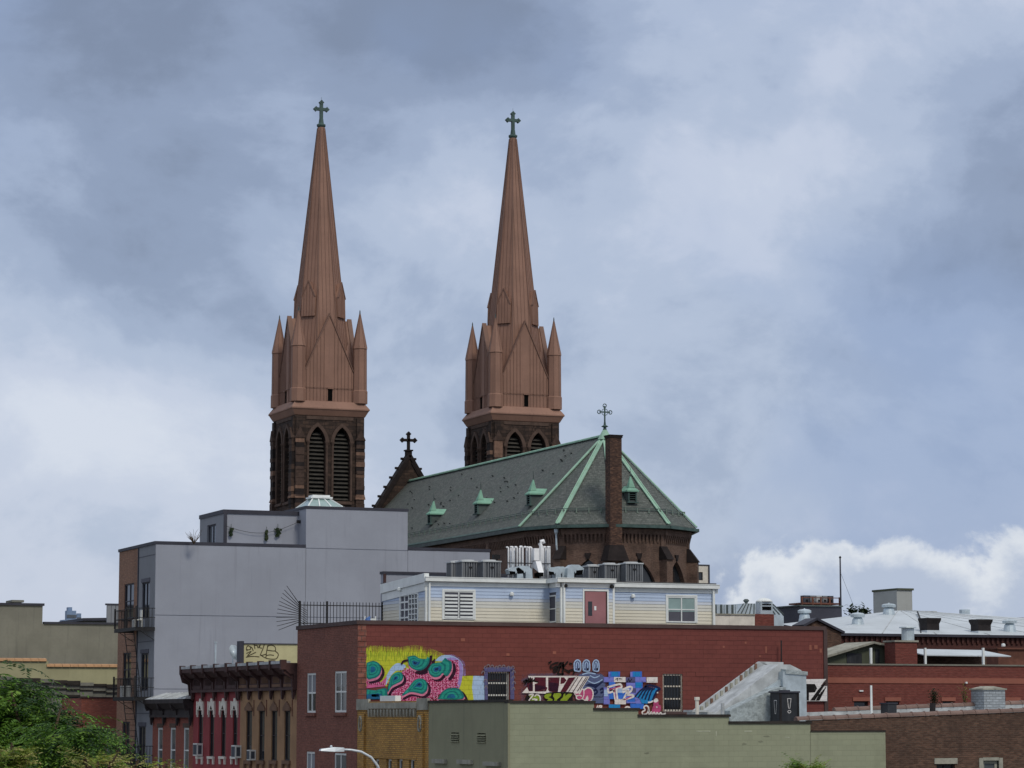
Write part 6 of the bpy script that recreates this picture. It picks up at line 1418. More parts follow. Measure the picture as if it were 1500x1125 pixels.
MB().hexa([(XE, WY0 + .28, 7.0), (wx1, WY0 + .28, 7.4), (wx1, WY1 + .02, 7.5), (XE, WY1 + .02, 7.2)], [(XE, WY0 + .28, 7.05), (wx1, WY0 + .28, 7.45), (wx1, WY1 + .02, 7.55), (XE, WY1 + .02, 7.25)]).build('roof', MT['silver_coat'], wh_)
window(wh_, fy(WY0), hw[0], MT['cornice_black'], MT['pane_dark'], .06, 1, 0, .12, lintel=MT['limestone_dirty'])
window(wh_, fy(WY0), hw[1], MT['limestone_dirty'], MT['pane_grey'], .12, 0, 0, .1)
h = hw[1]; MB().box(h[0] - .18, h[0], WY0 - .03, WY0 + .1, h[2], h[3] + .1).box(h[1], h[1] + .18, WY0 - .03, WY0 + .1, h[2], h[3] + .1).box(h[0], h[1], WY0 - .03, WY0 + .1, h[3], h[3] + .12).build('stone_surround', MT['limestone_dirty'], wh_)
# half-round clay coping tiles, one by one
tl = .56
m_ = MB().rings([[(x_, .17 * r * math.cos(math.pi * k / 6) , .02 + .15 * r * math.sin(math.pi * k / 6)) for k in range(7)] for x_, r in ((0, 1.0), (tl - .06, 1.0), (tl - .055, 1.16), (tl, 1.16))]); tile = m_.mesh('coping_tile', MT['clay_coping'])
x = at_y(1168, 1053, WY0).x; r_ = random.Random(4)
while x < wx1 - .6:
    a = math.atan2(zf(x + tl) - zf(x), tl); inst(tile, 'coping_tile', wh_, (x, WY0 + .13, zf(x) - .1), (r_.uniform(-.03, .03), -a + r_.uniform(-.012, .012), r_.uniform(-.02, .02))); x += tl
x = at_y(1224, 1036, WY1).x
while x < wx1 - .6:
    if not (at_y(1424, 1030, WY1).x < x + .28 < at_y(1470, 1030, WY1).x):
        a = math.atan2(zb2(x + tl) - zb2(x), tl); inst(tile, 'coping_tile', wh_, (x, WY1 + .15, zb2(x) - .1), (0, -a + r_.uniform(-.015, .015), r_.uniform(-.02, .02)))
    x += tl
# ------------------------------------------------------------------ things on the silver roofs
c0, c1 = at_y(1430, 1035, 97.4), at_y(1472, 1035, 97.4); cz_ = at_y(1450, 1008.5, 97.4).z
t = thing('roof_chimney', 'squat silver painted brick chimney among the clay coping tiles', 'chimney', ((c0.x + c1.x) / 2, 97.8, 7.4))
r1 = c1.x - c0.x
brick('silver_brick', S(150, 156, 160), S(132, 138, 142), S(112, 116, 118), .3, .11, .015, .4, S(96, 98, 98), .3)
MB().hexa([(c0.x + .32, 97.3, 7.3), (c1.x - .04, 97.3, 7.3), (c1.x - .04, 98.3, 7.3), (c0.x + .32, 98.3, 7.3)], [(c0.x + .32, 97.3, cz_ - .06), (c1.x - .04, 97.3, cz_ - .06), (c1.x - .04, 98.3, cz_ - .06), (c0.x + .32, 98.3, cz_ - .06)]).build('shaft', MT['silver_brick'], t)
MB().box(c0.x + .26, c1.x + .02, 97.24, 98.36, cz_ - .06, cz_).hexa([(c0.x + .3, 97.3, cz_), (c1.x - .02, 97.3, cz_), (c1.x - .02, 98.3, cz_), (c0.x + .3, 98.3, cz_)], [(c0.x + .6, 97.6, cz_ + .1), (c1.x - .4, 97.6, cz_ + .1), (c1.x - .4, 98.0, cz_ + .1), (c0.x + .6, 98.0, cz_ + .1)]).build('cap', MT['limestone_dirty'], t)
def pipe_thing(name, px, pyt, Y, r, z0, mat, label, cat='pipe', cap=False):
    p = at_y(px, pyt, Y); m_ = MB().tube([(p.x, Y, z0), (p.x, Y, p.z)], r, 8)
    if cap: m_.lathe(p.x, Y, [(r * 1.5, p.z - .12), (r * 1.5, p.z)], 8)
    return tag(m_.build(name, MT[mat], origin=(p.x, Y, z0)), label, cat)
pipe_thing('vent_pipe', 1276, 1004, 96.5, .045, 7.2, 'white_trim', 'thin white pipe standing on the silver warehouse roof')
p = at_y(1303.5, 1031, 97.0); t = thing('roof_vent_box', 'black box vent on the silver warehouse roof', 'roof vent', (p.x, 97, 7.3))
MB().box(p.x - .2, p.x + .2, 96.8, 97.4, 7.3, p.z).build('box', MT['dark_metal_box'], t); MB().box(p.x - .24, p.x + .24, 96.76, 97.44, p.z, p.z + .05).build('lid', MT['trim_charcoal'], t)
p = at_y(1366.5, 1030, 97.3)
tag(MB().tube([(p.x - .08, 97.3, 7.35), (p.x, 97.3, p.z)], .12, 8).build('leaning_vent', MT['black_tar'], origin=(p.x, 97.3, 7.35)), 'leaning black pipe vent below the rooftop weed', 'vent')
def leafy(name, label, cat, base, h, w, n, mat, seed, group=None, lf=.09):
    r = random.Random(seed); b = Vector(base); t = thing(name, label, cat, b, group); m_ = MB(); s_ = MB()
    for i in range(7):
        a = r.uniform(0, 6.28); e = b + Vector((math.cos(a) * w * r.uniform(.1, .7), math.sin(a) * w * r.uniform(.1, .7), h * r.uniform(.55, 1.0))); s_.tube([b, b.lerp(e, .5) + Vector((0, 0, h * .06)), e], [.018, .012, .005], 4)
        for k in range(n // 7):
            f = r.uniform(.25, 1.05); c = b.lerp(e, f) + Vector((r.gauss(0, w * .2), r.gauss(0, w * .2), r.gauss(0, h * .06))); q_ = Vector((r.uniform(-1, 1), r.uniform(-1, 1), r.uniform(-.4, .6))).normalized(); s = q_.cross(Vector((0, 0, 1))).normalized() * (lf * .32); l_ = q_ * lf * r.uniform(.7, 1.3)
            m_.poly([c, c + l_ * .45 + s, c + l_, c + l_ * .45 - s])
    m_.build('foliage', MT[mat], t); s_.build('stem', MT['bark'], t); return t
leafy('rooftop_weed', 'leafy olive weed growing from the warehouse rear parapet', 'weed', (at_y(1369, 1031, 98.2).x, 98.15, 8.25), .8, .42, 420, 'leaf_dark', 5)
leafy('rooftop_weed', 'thin sparse weed sprouting beside the silver chimney', 'weed', (at_y(1412, 1029, 98.2).x, 98.15, 8.3), 1.05, .3, 90, 'leaf_yellow', 6)
# stair bulkhead: sloped silver roof with raised edges
BY0, BY1 = 93.2, 95.6
bt = at_y(1113, 969, BY1); br0 = at_y(1174, 978, BY0 + .9); bl = at_y(1016, 1046, BY1)
sb = thing('stair_bulkhead', 'sloping silver coated stair bulkhead on the green building roof', 'bulkhead', (bt.x, BY0, 7.1))
xt, zt_, xl, zl = bt.x, bt.z, bl.x, bl.z; xr = at_y(1174, 980, BY0 + .9).x; z0 = 7.1
front_l = at_y(1069, 1041, BY0); front_t = at_y(1131, 1010, BY0)
xm = xt + .55
MB().prism([(xl, BY0 + .9, z0), (xr, BY0 + .9, z0), (xr, BY0 + .9, zt_ - .36), (xm, BY0 + .9, zt_ - .14), (xt + .05, BY0 + .9, zt_ - .14), (xl, BY0 + .9, zl - .1)], (0, BY1 - BY0 - .9, 0)).build('body', MT['silver_coat'], sb)
# raised far edge with blocks, raised near edge
MB().prism([(xl - .3, BY1, zl - .12), (xl, BY1, zl + .12), (xt, BY1, zt_), (xm + .5, BY1, zt_ - .02), (xr, BY1, zt_ - .14), (xr, BY1, zt_ - .5), (xm + .5, BY1, zt_ - .4), (xt + .05, BY1, zt_ - .3), (xl, BY1, zl - .2)], (0, .18, 0)).build('raised_edge', MT['silver_coat'], sb)
for k in range(13):
    f = (k + .6) / 13.5; x = xl + (xt - xl) * f; z = zl + (zt_ - zl) * f + .0; MB().box(x - .05, x + .05, BY1 - .05, BY1, z - .22, z + .06).build('edge_block', MT['limestone_dirty' if k % 3 else 'stone_light'], sb)
MB().prism([(xl + .45, BY0 + .7, zl - .1), (xm - .15, BY0 + .7, zt_ - .52), (xm + .25, BY0 + .7, zt_ - .52), (xl + .9, BY0 + .7, zl - .1)], (0, .25, 0)).build('near_edge', MT['galvanised'], sb)
MB().prism([(xl + .2, BY0 + 1.6, zl - .02), (xm - .2, BY0 + 1.6, zt_ - .2), (xm - .14, BY0 + 1.6, zt_ - .2), (xl + .26, BY0 + 1.6, zl - .02)], (0, .12, 0)).build('roof_seam', MT['silver_crinkle'], sb)
MB().prism([(front_l.x, BY0, z0), (front_t.x + .6, BY0, z0), (front_t.x + .6, BY0, front_t.z + .1), (front_t.x, BY0, front_t.z), (front_l.x, BY0, front_l.z)], (0, .69, 0)).build('lower_cheek', MT['silver_crinkle'], sb)
xw = at_y(1146, 1000, BY0 + .6).x
MB().box(xw, xr + .02, BY0 + .55, BY0 + .899, z0, zt_ - .42).build('side_wall', MT['galvanised'], sb)
MB().hexa([(xw + .1, BY0 + .5, zt_ - .5), (xr + .06, BY0 + .5, zt_ - .56), (xr + .06, BY1, zt_ - .56), (xw + .1, BY1, zt_ - .5)], [(xw + .1, BY0 + .5, zt_ - .34), (xr + .06, BY0 + .5, zt_ - .42), (xr + .06, BY1, zt_ - .3), (xw + .1, BY1, zt_ - .2)]).build('top_flashing', MT['silver_crinkle'], sb)
# black painted box with an exclamation mark
k0 = at_y(1131, 1012, BY0 - 1.0); k1 = at_y(1169.5, 1012, BY0 - 1.0); zk = at_y(1150, 1012.5, BY0 - 1.0).z
xb0 = at_y(1143, 1030, BY0 - 1.0).x; xb1 = k1.x
bx_ = thing('painted_box', 'black box with white painted exclamation mark beside the silver bulkhead', 'box', ((xb0 + xb1) / 2, BY0 - .6, 7.1))
YB = BY0 - 1.0
MB().box(xb0, xb1, YB, YB + .82, 7.1, zk - .06).build('box', MT['dark_metal_box'], bx_); MB().box(xb0 - .05, xb1 + .05, YB - .05, YB + .87, zk - .06, zk).box(xb0 + .2, xb1 - .25, YB + .2, YB + .5, zk, zk + .05).build('lid', MT['trim_charcoal'], bx_)
MB().box(xb0 - .02, xb0 + .05, YB - .02, YB + .05, 7.1, zk - .062).box(xb1 - .05, xb1 + .02, YB - .02, YB + .05, 7.1, zk - .062).build('corner_trim', MT['black_tar'], bx_)
vb = lambda u, v: at_y(1000 + u / 6, 950 + v / 6, YB)
m_ = MB(); ribbon(m_, [vb(*s) for s in [(920, 440), (952, 440), (942, 525), (930, 525), (920, 440)]], .02, (0, -.006, 0)); ribbon(m_, [vb(937 + 14 * math.cos(t * .785), 555 + 12 * math.sin(t * .785)) for t in range(9)], .018, (0, -.006, 0)); m_.build('exclamation_mark', MT['paint_white'], bx_)
m_ = MB(); f_ = lambda y, z: Vector((xb0, y, z)); ribbon(m_, [f_(YB + .28, zk - .35), f_(YB + .5, zk - .35), f_(YB + .44, zk - .85), f_(YB + .36, zk - .85), f_(YB + .28, zk - .35)], .02, (-.006, 0, 0)); m_.build('exclamation_mark', MT['paint_white'], bx_)
pipe_thing('vent_pipe', 1021, 1021, 93.0, .07, 7.1, 'aged_white', 'short capped white pipe at the foot of the silver bulkhead', cap=True)
pipe_thing('antenna_mast', 1144.5, 938, 95.8, .018, 7.1, 'iron', 'thin dark mast rising behind the black painted box', 'mast')
p0, p1 = at_y(1011, 1040, 94.5), at_y(1042, 1046, 94.5)
tag(MB().box(p0.x, p1.x, 94.2, 94.8, 7.1, p0.z - .08).box(p0.x - .1, p1.x - .3, 94.1, 94.9, p0.z - .08, p0.z).build('roof_curb', MT['silver_coat'], origin=(p0.x, 94.5, 7.1)), 'low silver curb box beside the short white pipe', 'curb')
p = at_y(1058.5, 1030, 93.4); tag(MB().tube([(p.x, 93.4, 7.1), (p.x, 93.4, p.z)], .07, 8).build('vent_pipe', MT['silver_coat'], origin=(p.x, 93.4, 7.1)), 'silver stub pipe against the sloping bulkhead cheek', 'pipe')
# ------------------------------------------------------------------ red brick block to the right of the painted wall
KY = 109.0; kx0, kx1 = at_y(1211.5, 1000, KY).x, 78.0; zK = at_y(1350, 975, KY).z
kb = thing('red_brick_block', 'red brick block with pale terracotta band and flat roof terrace', 'building', (kx0, KY, 0))
kh = []
for a, b in ((1250, 1273.5), (1297, 1319), (1380, 1399), (1474, 1494)):
    r = ry(a, b, 1027, 1080, KY); kh.append((r[0] + .05, r[1] - .05, r[2], r[3]))
shell(kb, (MT['right_brick'], MT['right_brick']), kx0, kx1, KY, 117.5, zK, (), kh, par=.9)
for h in kh:
    window(kb, fy(KY), h, MT['cornice_black'], MT['pane_dark'], .07, 0, 1, .12)
    MB().box(h[0] - .08, h[1] + .08, KY - .05, KY + .1, h[3] + .002, h[3] + .17).build('lintel', MT['terracotta_band'], kb)
MB().box(kx0 - .02, kx1, KY - .05, KY + .33, zK, zK + .07).build('coping', MT['olive_render'], kb)
b0, b1 = at_y(1350, 1001, KY).z, at_y(1350, 993, KY).z
MB().box(kx0, kx1, KY - .03, KY + .02, b0, b1).build('brick_band', MT['terracotta_band'], kb)
p = at_y(1261, 1012, KY); MB().box(p.x - .1, p.x + .1, KY - .06, KY + .01, p.z - .03, p.z + .03).build('wall_vent', MT['white_trim'], kb)
p = at_y(1414, 1000, KY); MB().box(p.x - .05, p.x + .05, KY - .12, KY + .01, p.z - .04, p.z + .04).build('wall_lamp', MT['white_trim'], kb)
rk = zK - .9
# green gabled shed
sy = 113.0; s0, s1, s2 = at_y(1205, 958, sy), at_y(1276, 942, sy), at_y(1312, 951, sy)
sh = thing('garden_shed', 'dark green gabled shed standing on the red brick block roof', 'shed', (s1.x, sy, rk))
MB().prism([(s0.x, sy, rk), (s2.x, sy, rk), (s2.x, sy, s2.z), (s1.x, sy, s1.z - .05), (s0.x, sy, s0.z - .25)], (0, 2.4, 0)).build('wall', MT['shed_green'], sh)
m_ = MB(); m_.beam((s0.x - .1, sy + 1.1, s0.z - .18), (s1.x, sy + 1.1, s1.z + .02), 2.8, .1); m_.beam((s1.x, sy + 1.1, s1.z + .02), (s2.x + .1, sy + 1.1, s2.z + .05), 2.8, .1); m_.build('roof', MT['limestone_dirty'], sh)
d0, d1 = at_y(1240, 960, sy).x, at_y(1262, 960, sy).x
MB().box(d0, d1, sy - .03, sy + .02, rk, at_y(1250, 957, sy).z).box(at_y(1282, 960, sy).x, at_y(1288, 960, sy).x, sy - .03, sy + .02, rk, at_y(1250, 951, sy).z).build('door', MT['dark_metal_box'], sh)
# brick chimney with a round metal cowl
cy_ = 111.5; c0, c1 = at_y(1311.5, 950, cy_), at_y(1351.5, 950, cy_); zc_ = at_y(1330, 938, cy_).z
ch = thing('brick_chimney', 'red brick chimney with stone cap and round metal cowl', 'chimney', ((c0.x + c1.x) / 2, cy_, rk))
MB().box(c0.x, c1.x - .3, cy_, cy_ + 1.0, rk, zc_ - .08).build('shaft', MT['right_brick'], ch)
MB().box(c0.x - .06, c1.x - .24, cy_ - .06, cy_ + 1.06, zc_ - .08, zc_).build('cap', MT['limestone_dirty'], ch)
v = at_y(1331, 919, cy_ + .5); MB().lathe(v.x - .05, cy_ + .5, [(.3, zc_), (.3, v.z - .04), (.42, v.z - .03), (.4, v.z + .02)], 14).build('cowl', MT['galvanised'], ch)
# white sheet canopy on posts
ky = 112.2; k0, k1 = at_y(1353, 950, ky), at_y(1481, 962, ky); zk1 = at_y(1400, 950, ky).z; zk0 = at_y(1400, 961, ky).z
cn = thing('white_canopy', 'white sheet metal canopy over the red brick block terrace', 'canopy', (k0.x, ky, rk))
MB().hexa([(k0.x, ky, zk0 - .0), (k1.x, ky, zk0 - .02), (k1.x - .3, ky + 2.2, zk1 - .05), (k0.x, ky + 2.2, zk1 - .02)], [(k0.x, ky, zk0 + .05), (k1.x, ky, zk0 + .03), (k1.x - .3, ky + 2.2, zk1), (k0.x, ky + 2.2, zk1 + .03)]).build('sheet', MT['white_roof'], cn)
MB().box(k0.x, k1.x, ky + 2.2, ky + 2.3, rk, zk1 - .03).build('rear_wall', MT['brown_brick'], cn)
MB().box(at_y(1395, 965, ky).x, at_y(1425, 965, ky).x, ky + 1.2, ky + 2.0, rk, zK + .1).build('bench', MT['dark_metal_box'], cn)
for px_ in (1355, 1440):
    p = at_y(px_, 948, ky - .4); MB().box(p.x - .05, p.x + .05, ky - .45, ky - .35, rk, at_y(px_, 949, ky - .4).z).build('post', MT['white_trim'], cn)
p = at_y(1275.5, 949, KY + .7); tag(MB().box(p.x - .05, p.x + .05, KY + .65, KY + .75, rk, p.z).build('white_post', MT['white_trim'], origin=(p.x, KY + .7, rk)), 'plain white post in front of the green gabled shed', 'post')
p0, p1 = at_y(1462, 951, 114.8), at_y(1500, 970, 114.8)
tag(MB().box(p0.x, p1.x + 3, 114.8, 117, rk, p0.z).box(p0.x - .1, p1.x + 3, 114.7, 117, p0.z, p0.z + .08).build('roof_cabin', MT['rust'], origin=(p0.x, 115, rk)), 'low brown roof cabin behind the white canopy', 'cabin')
p = at_y(1469, 945, 114.9); t = thing('flood_lamp', 'small white flood lamp on the low brown roof cabin', 'lamp', (p.x, 114.9, p0.z + .08))
MB().tube([(p.x + .1, 114.9, p0.z + .08), (p.x + .1, 114.9, p.z - .03)], .02, 5).build('bracket', MT['iron'], t); MB().lathe(p.x, 114.85, [(.03, p.z - .1), (.1, p.z - .06), (.1, p.z + .04), (.04, p.z + .08)], 8).build('head', MT['white_trim'], t)

# ------------------------------------------------------------------ school-like block with white roof
QY = 130.0; ze = at_y(1350, 929, QY).z
qx0, qx1 = at_y(1213, 930, QY).x, 105.0
qb = thing('white_roofed_hall', 'brown brick hall with corbelled eaves and low white roof', 'building', (qx0, QY, 0))
MB().box(qx0, qx1, QY, 150, 0, ze - .05).build('wall', MT['hall_brick'], qb)
A_, B_ = Vector((qx0 - .2, QY - .25, ze)), Vector((qx1, QY - .25, ze)); R1, R2 = at_y(1312, 894.5, 141), at_y(1342, 894.5, 141); E_ = at_y(1143, 914, 147)
m_ = MB(); m_.poly([A_, B_, R2, R1]); m_.poly([A_, R1, E_]); m_.poly([B_, (qx1, 150, ze + .9), R2]); m_.poly([R1, R2, (qx1, 150, ze + .9), (R1.x, 150, R1.z - .5)]); m_.poly([E_, R1, (R1.x, 150, R1.z - .5)])
m_.build('roof', MT['white_roof'], qb)
MB().box(qx0 - .2, qx1, QY - .26, QY + .1, ze - .14, ze - .003).build('gutter', MT['trim_charcoal'], qb)
x = qx0 + .1; cmesh = MB().box(-.07, .07, -.1, .05, -.34, 0).mesh('corbel', MT['hall_brick'])
while x < at_y(1520, 940, QY).x: inst(cmesh, 'corbel', qb, (x, QY, ze - .15)); x += .32
# roof seams
m_ = MB()
for k in range(1, 9):
    f = k / 9; a = A_.lerp(B_, f * .9); b = R1.lerp(R2, f); m_.beam(a + Vector((0, 0, .01)), b + Vector((0, 0, .01)), .05, .03)
m_.build('roof_seam', MT['silver_coat'], qb)
# brick gable at its corner
g0, g1, g2 = at_y(1178, 915, QY - 1.5), at_y(1195, 906.5, QY - 1.5), at_y(1232, 925, QY - 1.5)
gg = thing('brick_gable', 'dark brown brick gable end beside the white roofed hall', 'gable', (g1.x, QY - 1.5, 0))
MB().prism([(g0.x, QY - 1.5, 0), (g2.x, QY - 1.5, 0), (g2.x, QY - 1.5, g2.z - .1), (g1.x, QY - 1.5, g1.z - .1), (g0.x, QY - 1.5, g0.z - .1)], (0, 1.0, 0)).build('wall', MT['brown_brick'], gg)
m_ = MB(); m_.beam((g0.x - .1, QY - 1.0, g0.z - .06), (g1.x, QY - 1.0, g1.z), 1.3, .12); m_.beam((g1.x, QY - 1.0, g1.z), (g2.x + .15, QY - 1.0, g2.z - .06), 1.3, .12); m_.build('raking_coping', MT['trim_charcoal'], gg)
def roof_z(px, py, Y): return at_y(px, py, Y)
def turbine(px, pyb, pyt, Y, label):
    a, b = at_y(px, pyb, Y), at_y(px, pyt, Y); h = b.z - a.z; t = thing('turbine_vent', label, 'roof vent', (a.x, Y, a.z - .3), 'white turbine vents on the hall roof')
    MB().lathe(a.x, Y, [(.38, a.z - .3), (.3, a.z + h * .25), (.2, a.z + h * .45)], 12).build('cone', MT['galvanised'], t)
    MB().lathe(a.x, Y, [(.2, a.z + h * .42), (.4, a.z + h * .46), (.42, a.z + h * .72), (.3, a.z + h * .86), (.05, a.z + h * .92), (.04, b.z)], 12).build('turbine_head', MT['galvanised'], t)
turbine(1256.5, 911, 896, 134, 'white turbine vent on the hall roof near the brick gable')
turbine(1302, 895, 883, 139, 'white turbine vent on the hall roof in front of the plant tower')
turbine(1178.5, 904, 891, 146, 'white turbine vent on the hall roof below the dark rooftop cabin')
turbine(1479, 919, 906, 131.5, 'white turbine vent on the hall roof beyond the black chimneys')
def pot(px0, px1, pyt, pyb, Y, label):
    a, b = at_y(px0, pyt, Y), at_y(px1, pyt, Y); z0 = at_y(px0, pyb, Y).z; t = thing('chimney_stack', label, 'chimney', ((a.x + b.x) / 2, Y, z0 - .6), 'black chimney stacks on the white roof'); w = b.x - a.x
    MB().box(a.x + .08, b.x - .1, Y, Y + w * .8, z0 - .0, a.z - .3).build('shaft', MT['black_tar'], t)
    MB().hexa([(a.x + .08, Y, a.z - .32), (b.x - .1, Y, a.z - .32), (b.x - .1, Y + w * .8, a.z - .32), (a.x + .08, Y + w * .8, a.z - .32)], [(a.x, Y - .08, a.z - .1), (b.x - .02, Y - .08, a.z - .1), (b.x - .02, Y + w * .88, a.z - .1), (a.x, Y + w * .88, a.z - .1)]).box(a.x, b.x - .02, Y - .08, Y + w * .88, a.z - .1, a.z).build('corbelled_cap', MT['black_tar'], t)
    MB().box(a.x + .06, b.x - .08, Y - .03, Y + w * .83, z0 - .6, z0 - .002).build('flashing', MT['white_roof'], t)
pot(1356, 1378, 905, 923, 130.4, 'black tarred chimney stack on the white roof beside the trailing cable'); pot(1431, 1453.5, 907, 924, 130.4, 'black tarred chimney stack on the white roof over the white canopy')
p = at_y(1413, 893, 150); tag(MB().lathe(p.x, 150, [(.24, 12), (.24, p.z - .35), (.34, p.z - .34), (.34, p.z)], 12).build('vent_stack', MT['galvanised'], origin=(p.x, 150, 12)), 'capped grey vent stack behind the white hall roof', 'vent')
p0, p1 = at_y(1398, 908, 152), at_y(1430, 916, 152); tag(MB().box(p0.x, p1.x, 152, 156, 11, p0.z).build('roof_house', MT['trim_charcoal'], origin=(p0.x, 154, 11)), 'low dark roof house beside the capped vent stack', 'roof house')
p0, p1 = at_y(1491, 907, 140), at_y(1520, 930, 140); tag(MB().box(p0.x, p1.x, 140, 142, 11, p0.z).box(p0.x - .1, p1.x, 139.9, 142, p0.z, p0.z + .1).build('roof_house', MT['right_brick'], origin=(p0.x, 141, 11)), 'small red brick roof house at the white roof edge', 'roof house')
m_ = MB(); a, b, c = at_y(1344, 896, 139), at_y(1347, 915, 134), at_y(1349, 928, 130.2); m_.tube([a, a.lerp(b, .5) + Vector((.1, 0, 0)), b, c], .05, 5); tag(m_.build('roof_cable', MT['iron'], origin=c), 'black cable trailing down the white hall roof', 'cable')
# ------------------------------------------------------------------ far roofs on the right
Y_ = 165.0; a, b, c = at_y(1290.5, 864, Y_), at_y(1336, 864, Y_), at_y(1313, 862.5, Y_)
xa, xc, xb = a.x, at_y(1313.5, 864, Y_).x, b.x
pt = thing('plant_tower', 'pale grey boxy plant tower rising behind the white roof', 'plant tower', (xc, Y_, 0))
ylf = at_x(1290.5, 864, xc).y if False else Y_ + 2.2
MB().hexa([(xa + .85, Y_ + 2.6, 0), (xc, Y_, 0), (xb + .0, Y_, 0), (xb - .0, Y_ + 2.6, 0)], [(xa + .85, Y_ + 2.6, a.z - .05), (xc, Y_, a.z), (xb, Y_, a.z), (xb, Y_ + 2.6, a.z - .05)]).build('casing', MT['tower_grey'], pt)
MB().hexa([(xa + .8, Y_ + 2.7, a.z - .04), (xc, Y_ - .08, a.z + .002), (xb + .1, Y_ - .08, a.z + .002), (xb + .1, Y_ + 2.7, a.z - .04)], [(xa + .8, Y_ + 2.7, a.z + .1), (xc, Y_ - .08, a.z + .14), (xb + .1, Y_ - .08, a.z + .14), (xb + .1, Y_ + 2.7, a.z + .1)]).build('roof_edge', MT['shed_green'], pt)
# dark cabin carrying a rack of units
Y_ = 150.0; a, b = at_y(1172, 888, Y_), at_y(1232, 888, Y_)
dc = thing('rooftop_cabin', 'dark blue grey rooftop cabin carrying a rack of units', 'rooftop cabin', (a.x, Y_, 0))
MB().box(a.x, b.x, Y_, Y_ + 3, 0, a.z).build('wall', MT['trim_charcoal'], dc); MB().box(a.x - .1, b.x + .1, Y_ - .1, Y_ + 3.1, a.z, a.z + .08).build('roof', MT['lead_grey'], dc)
ra, rb_ = at_y(1174, 885, Y_ + .5), at_y(1230, 885, Y_ + .5); zf_ = at_y(1200, 883, Y_ + .5).z; zt_ = at_y(1200, 874.5, Y_ + .5).z
m_ = MB().box(ra.x, rb_.x, Y_ + .4, Y_ + 2.2, zf_ - .1, zf_).beam((ra.x, Y_ + .45, zt_ - .05), (rb_.x, Y_ + .45, zt_ - .05), .04, .05)
for px_ in (1174.5, 1190, 1202, 1215, 1229.5): p = at_y(px_, 885, Y_ + .5); m_.box(p.x - .05, p.x + .05, Y_ + .42, Y_ + .5, a.z + .08, zt_)
m_.build('steel_rack', MT['rust'], dc)
for px0, px1, mt in ((1178, 1186, 'condenser_grille'), (1187, 1195, 'condenser_grey'), (1196, 1204, 'condenser_top'), (1205, 1212, 'condenser_grey'), (1214, 1221, 'condenser_grille')):
    x0, x1 = at_y(px0, 878, Y_ + .7).x, at_y(px1, 878, Y_ + .7).x; t = thing('rack_unit', 'small condenser unit on the steel rack over the dark cabin', 'air conditioner', ((x0 + x1) / 2, Y_ + 1, zf_), 'condensers on the steel rack')
    MB().box(x0, x1, Y_ + .7, Y_ + 1.2, zf_, at_y(1200, 872.5, Y_ + .7).z).build('casing', MT[mt], t); MB().lathe((x0 + x1) / 2, Y_ + .69, [(.08, zf_ + .1), (.08, zf_ + .2)], 6).build('fan', MT['iron'], t)
p = at_y(1229.5, 817, Y_ + .4); t = thing('antenna_mast', 'tall slim mast with guy wire beside the dark rooftop cabin', 'mast', (p.x, Y_ + .3, a.z))
MB().tube([(p.x, Y_ + .3, a.z - 1), (p.x, Y_ + .3, p.z)], [.06, .045], 8).build('pole', MT['trim_charcoal'], t); MB().lathe(p.x, Y_ + .3, [(.03, p.z - .05), (.09, p.z), (.03, p.z + .1)], 8).build('tip', MT['iron'], t)
e = at_y(1251, 889, Y_ + 3); MB().tube([(p.x, Y_ + .3, p.z - .9), e], .012, 4).build('guy_wire', MT['lead_grey'], t)
# copper-grey mansard hut with cowl
Y_ = 140.0; q0, q1, q2, q3 = at_y(1079, 899, Y_), at_y(1089, 884, Y_), at_y(1132, 884, Y_), at_y(1148, 903, Y_)
mh = thing('mansard_hut', 'grey standing seam mansard roof hut beyond the red wall', 'roof hut', (q1.x, Y_, 0))
MB().prism([(q0.x, Y_, 0), (q3.x, Y_, 0), (q3.x, Y_, q3.z), (q2.x, Y_, q2.z), (q1.x, Y_, q1.z), (q0.x, Y_, q0.z)], (0, 4, 0)).build('roof', MT['lead_grey' if False else 'galvanised'], mh)
m_ = MB()
for k in range(12): f = k / 11; m_.beam((q0.x + (q3.x - q0.x) * f, Y_ - .02, q0.z), (q1.x + (q2.x - q1.x) * f, Y_ - .02, q1.z), .04, .05, (0, -1, 0))
m_.build('roof_seam', MT['lead_grey'], mh)
a = at_y(1093, 880, Y_ + 1); MB().lathe(a.x, Y_ + 1, [(.1, q1.z), (.1, a.z - .1), (.2, a.z), (.1, a.z + .1)], 8).build('finial', MT['lead_grey'], mh)
Y_ = 126.0; a, b = at_y(1106, 902, Y_), at_y(1140, 902, Y_); zt_ = at_y(1120, 899.5, Y_).z
bc = thing('cowled_chimney', 'red brick chimney with domed metal cowl beyond the red wall', 'chimney', ((a.x + b.x) / 2, Y_, 0))
MB().box(a.x, b.x - .25, Y_, Y_ + 1.0, 0, zt_).build('shaft', MT['right_brick'], bc)
u0, u1 = at_y(1114, 890, Y_ + .2), at_y(1132, 890, Y_ + .2); zc0 = at_y(1120, 881, Y_ + .2).z; zc1 = at_y(1120, 876.5, Y_ + .2).z; xm = (u0.x + u1.x) / 2
MB().box(u0.x, u1.x, Y_ + .2, Y_ + .75, zt_, zc0).build('cowl_box', MT['galvanised'], bc); MB().box(u0.x + .1, u1.x - .1, Y_ + .18, Y_ + .21, zt_ + .22, zt_ + .4).box(u0.x + .1, u1.x - .1, Y_ + .18, Y_ + .21, zt_ + .48, zt_ + .54).build('cowl_slot', MT['dark_void'], bc)
MB().lathe(xm, Y_ + .48, [(.42, zc0), (.4, zc0 + .06), (.25, zc1), (.05, zc1 + .04)], 14).build('dome', MT['white_trim'], bc)
Y_ = 124.0; a, b = at_y(1046, 902, Y_), at_y(1105.5, 902, Y_); zt_ = at_y(1075, 901, Y_).z
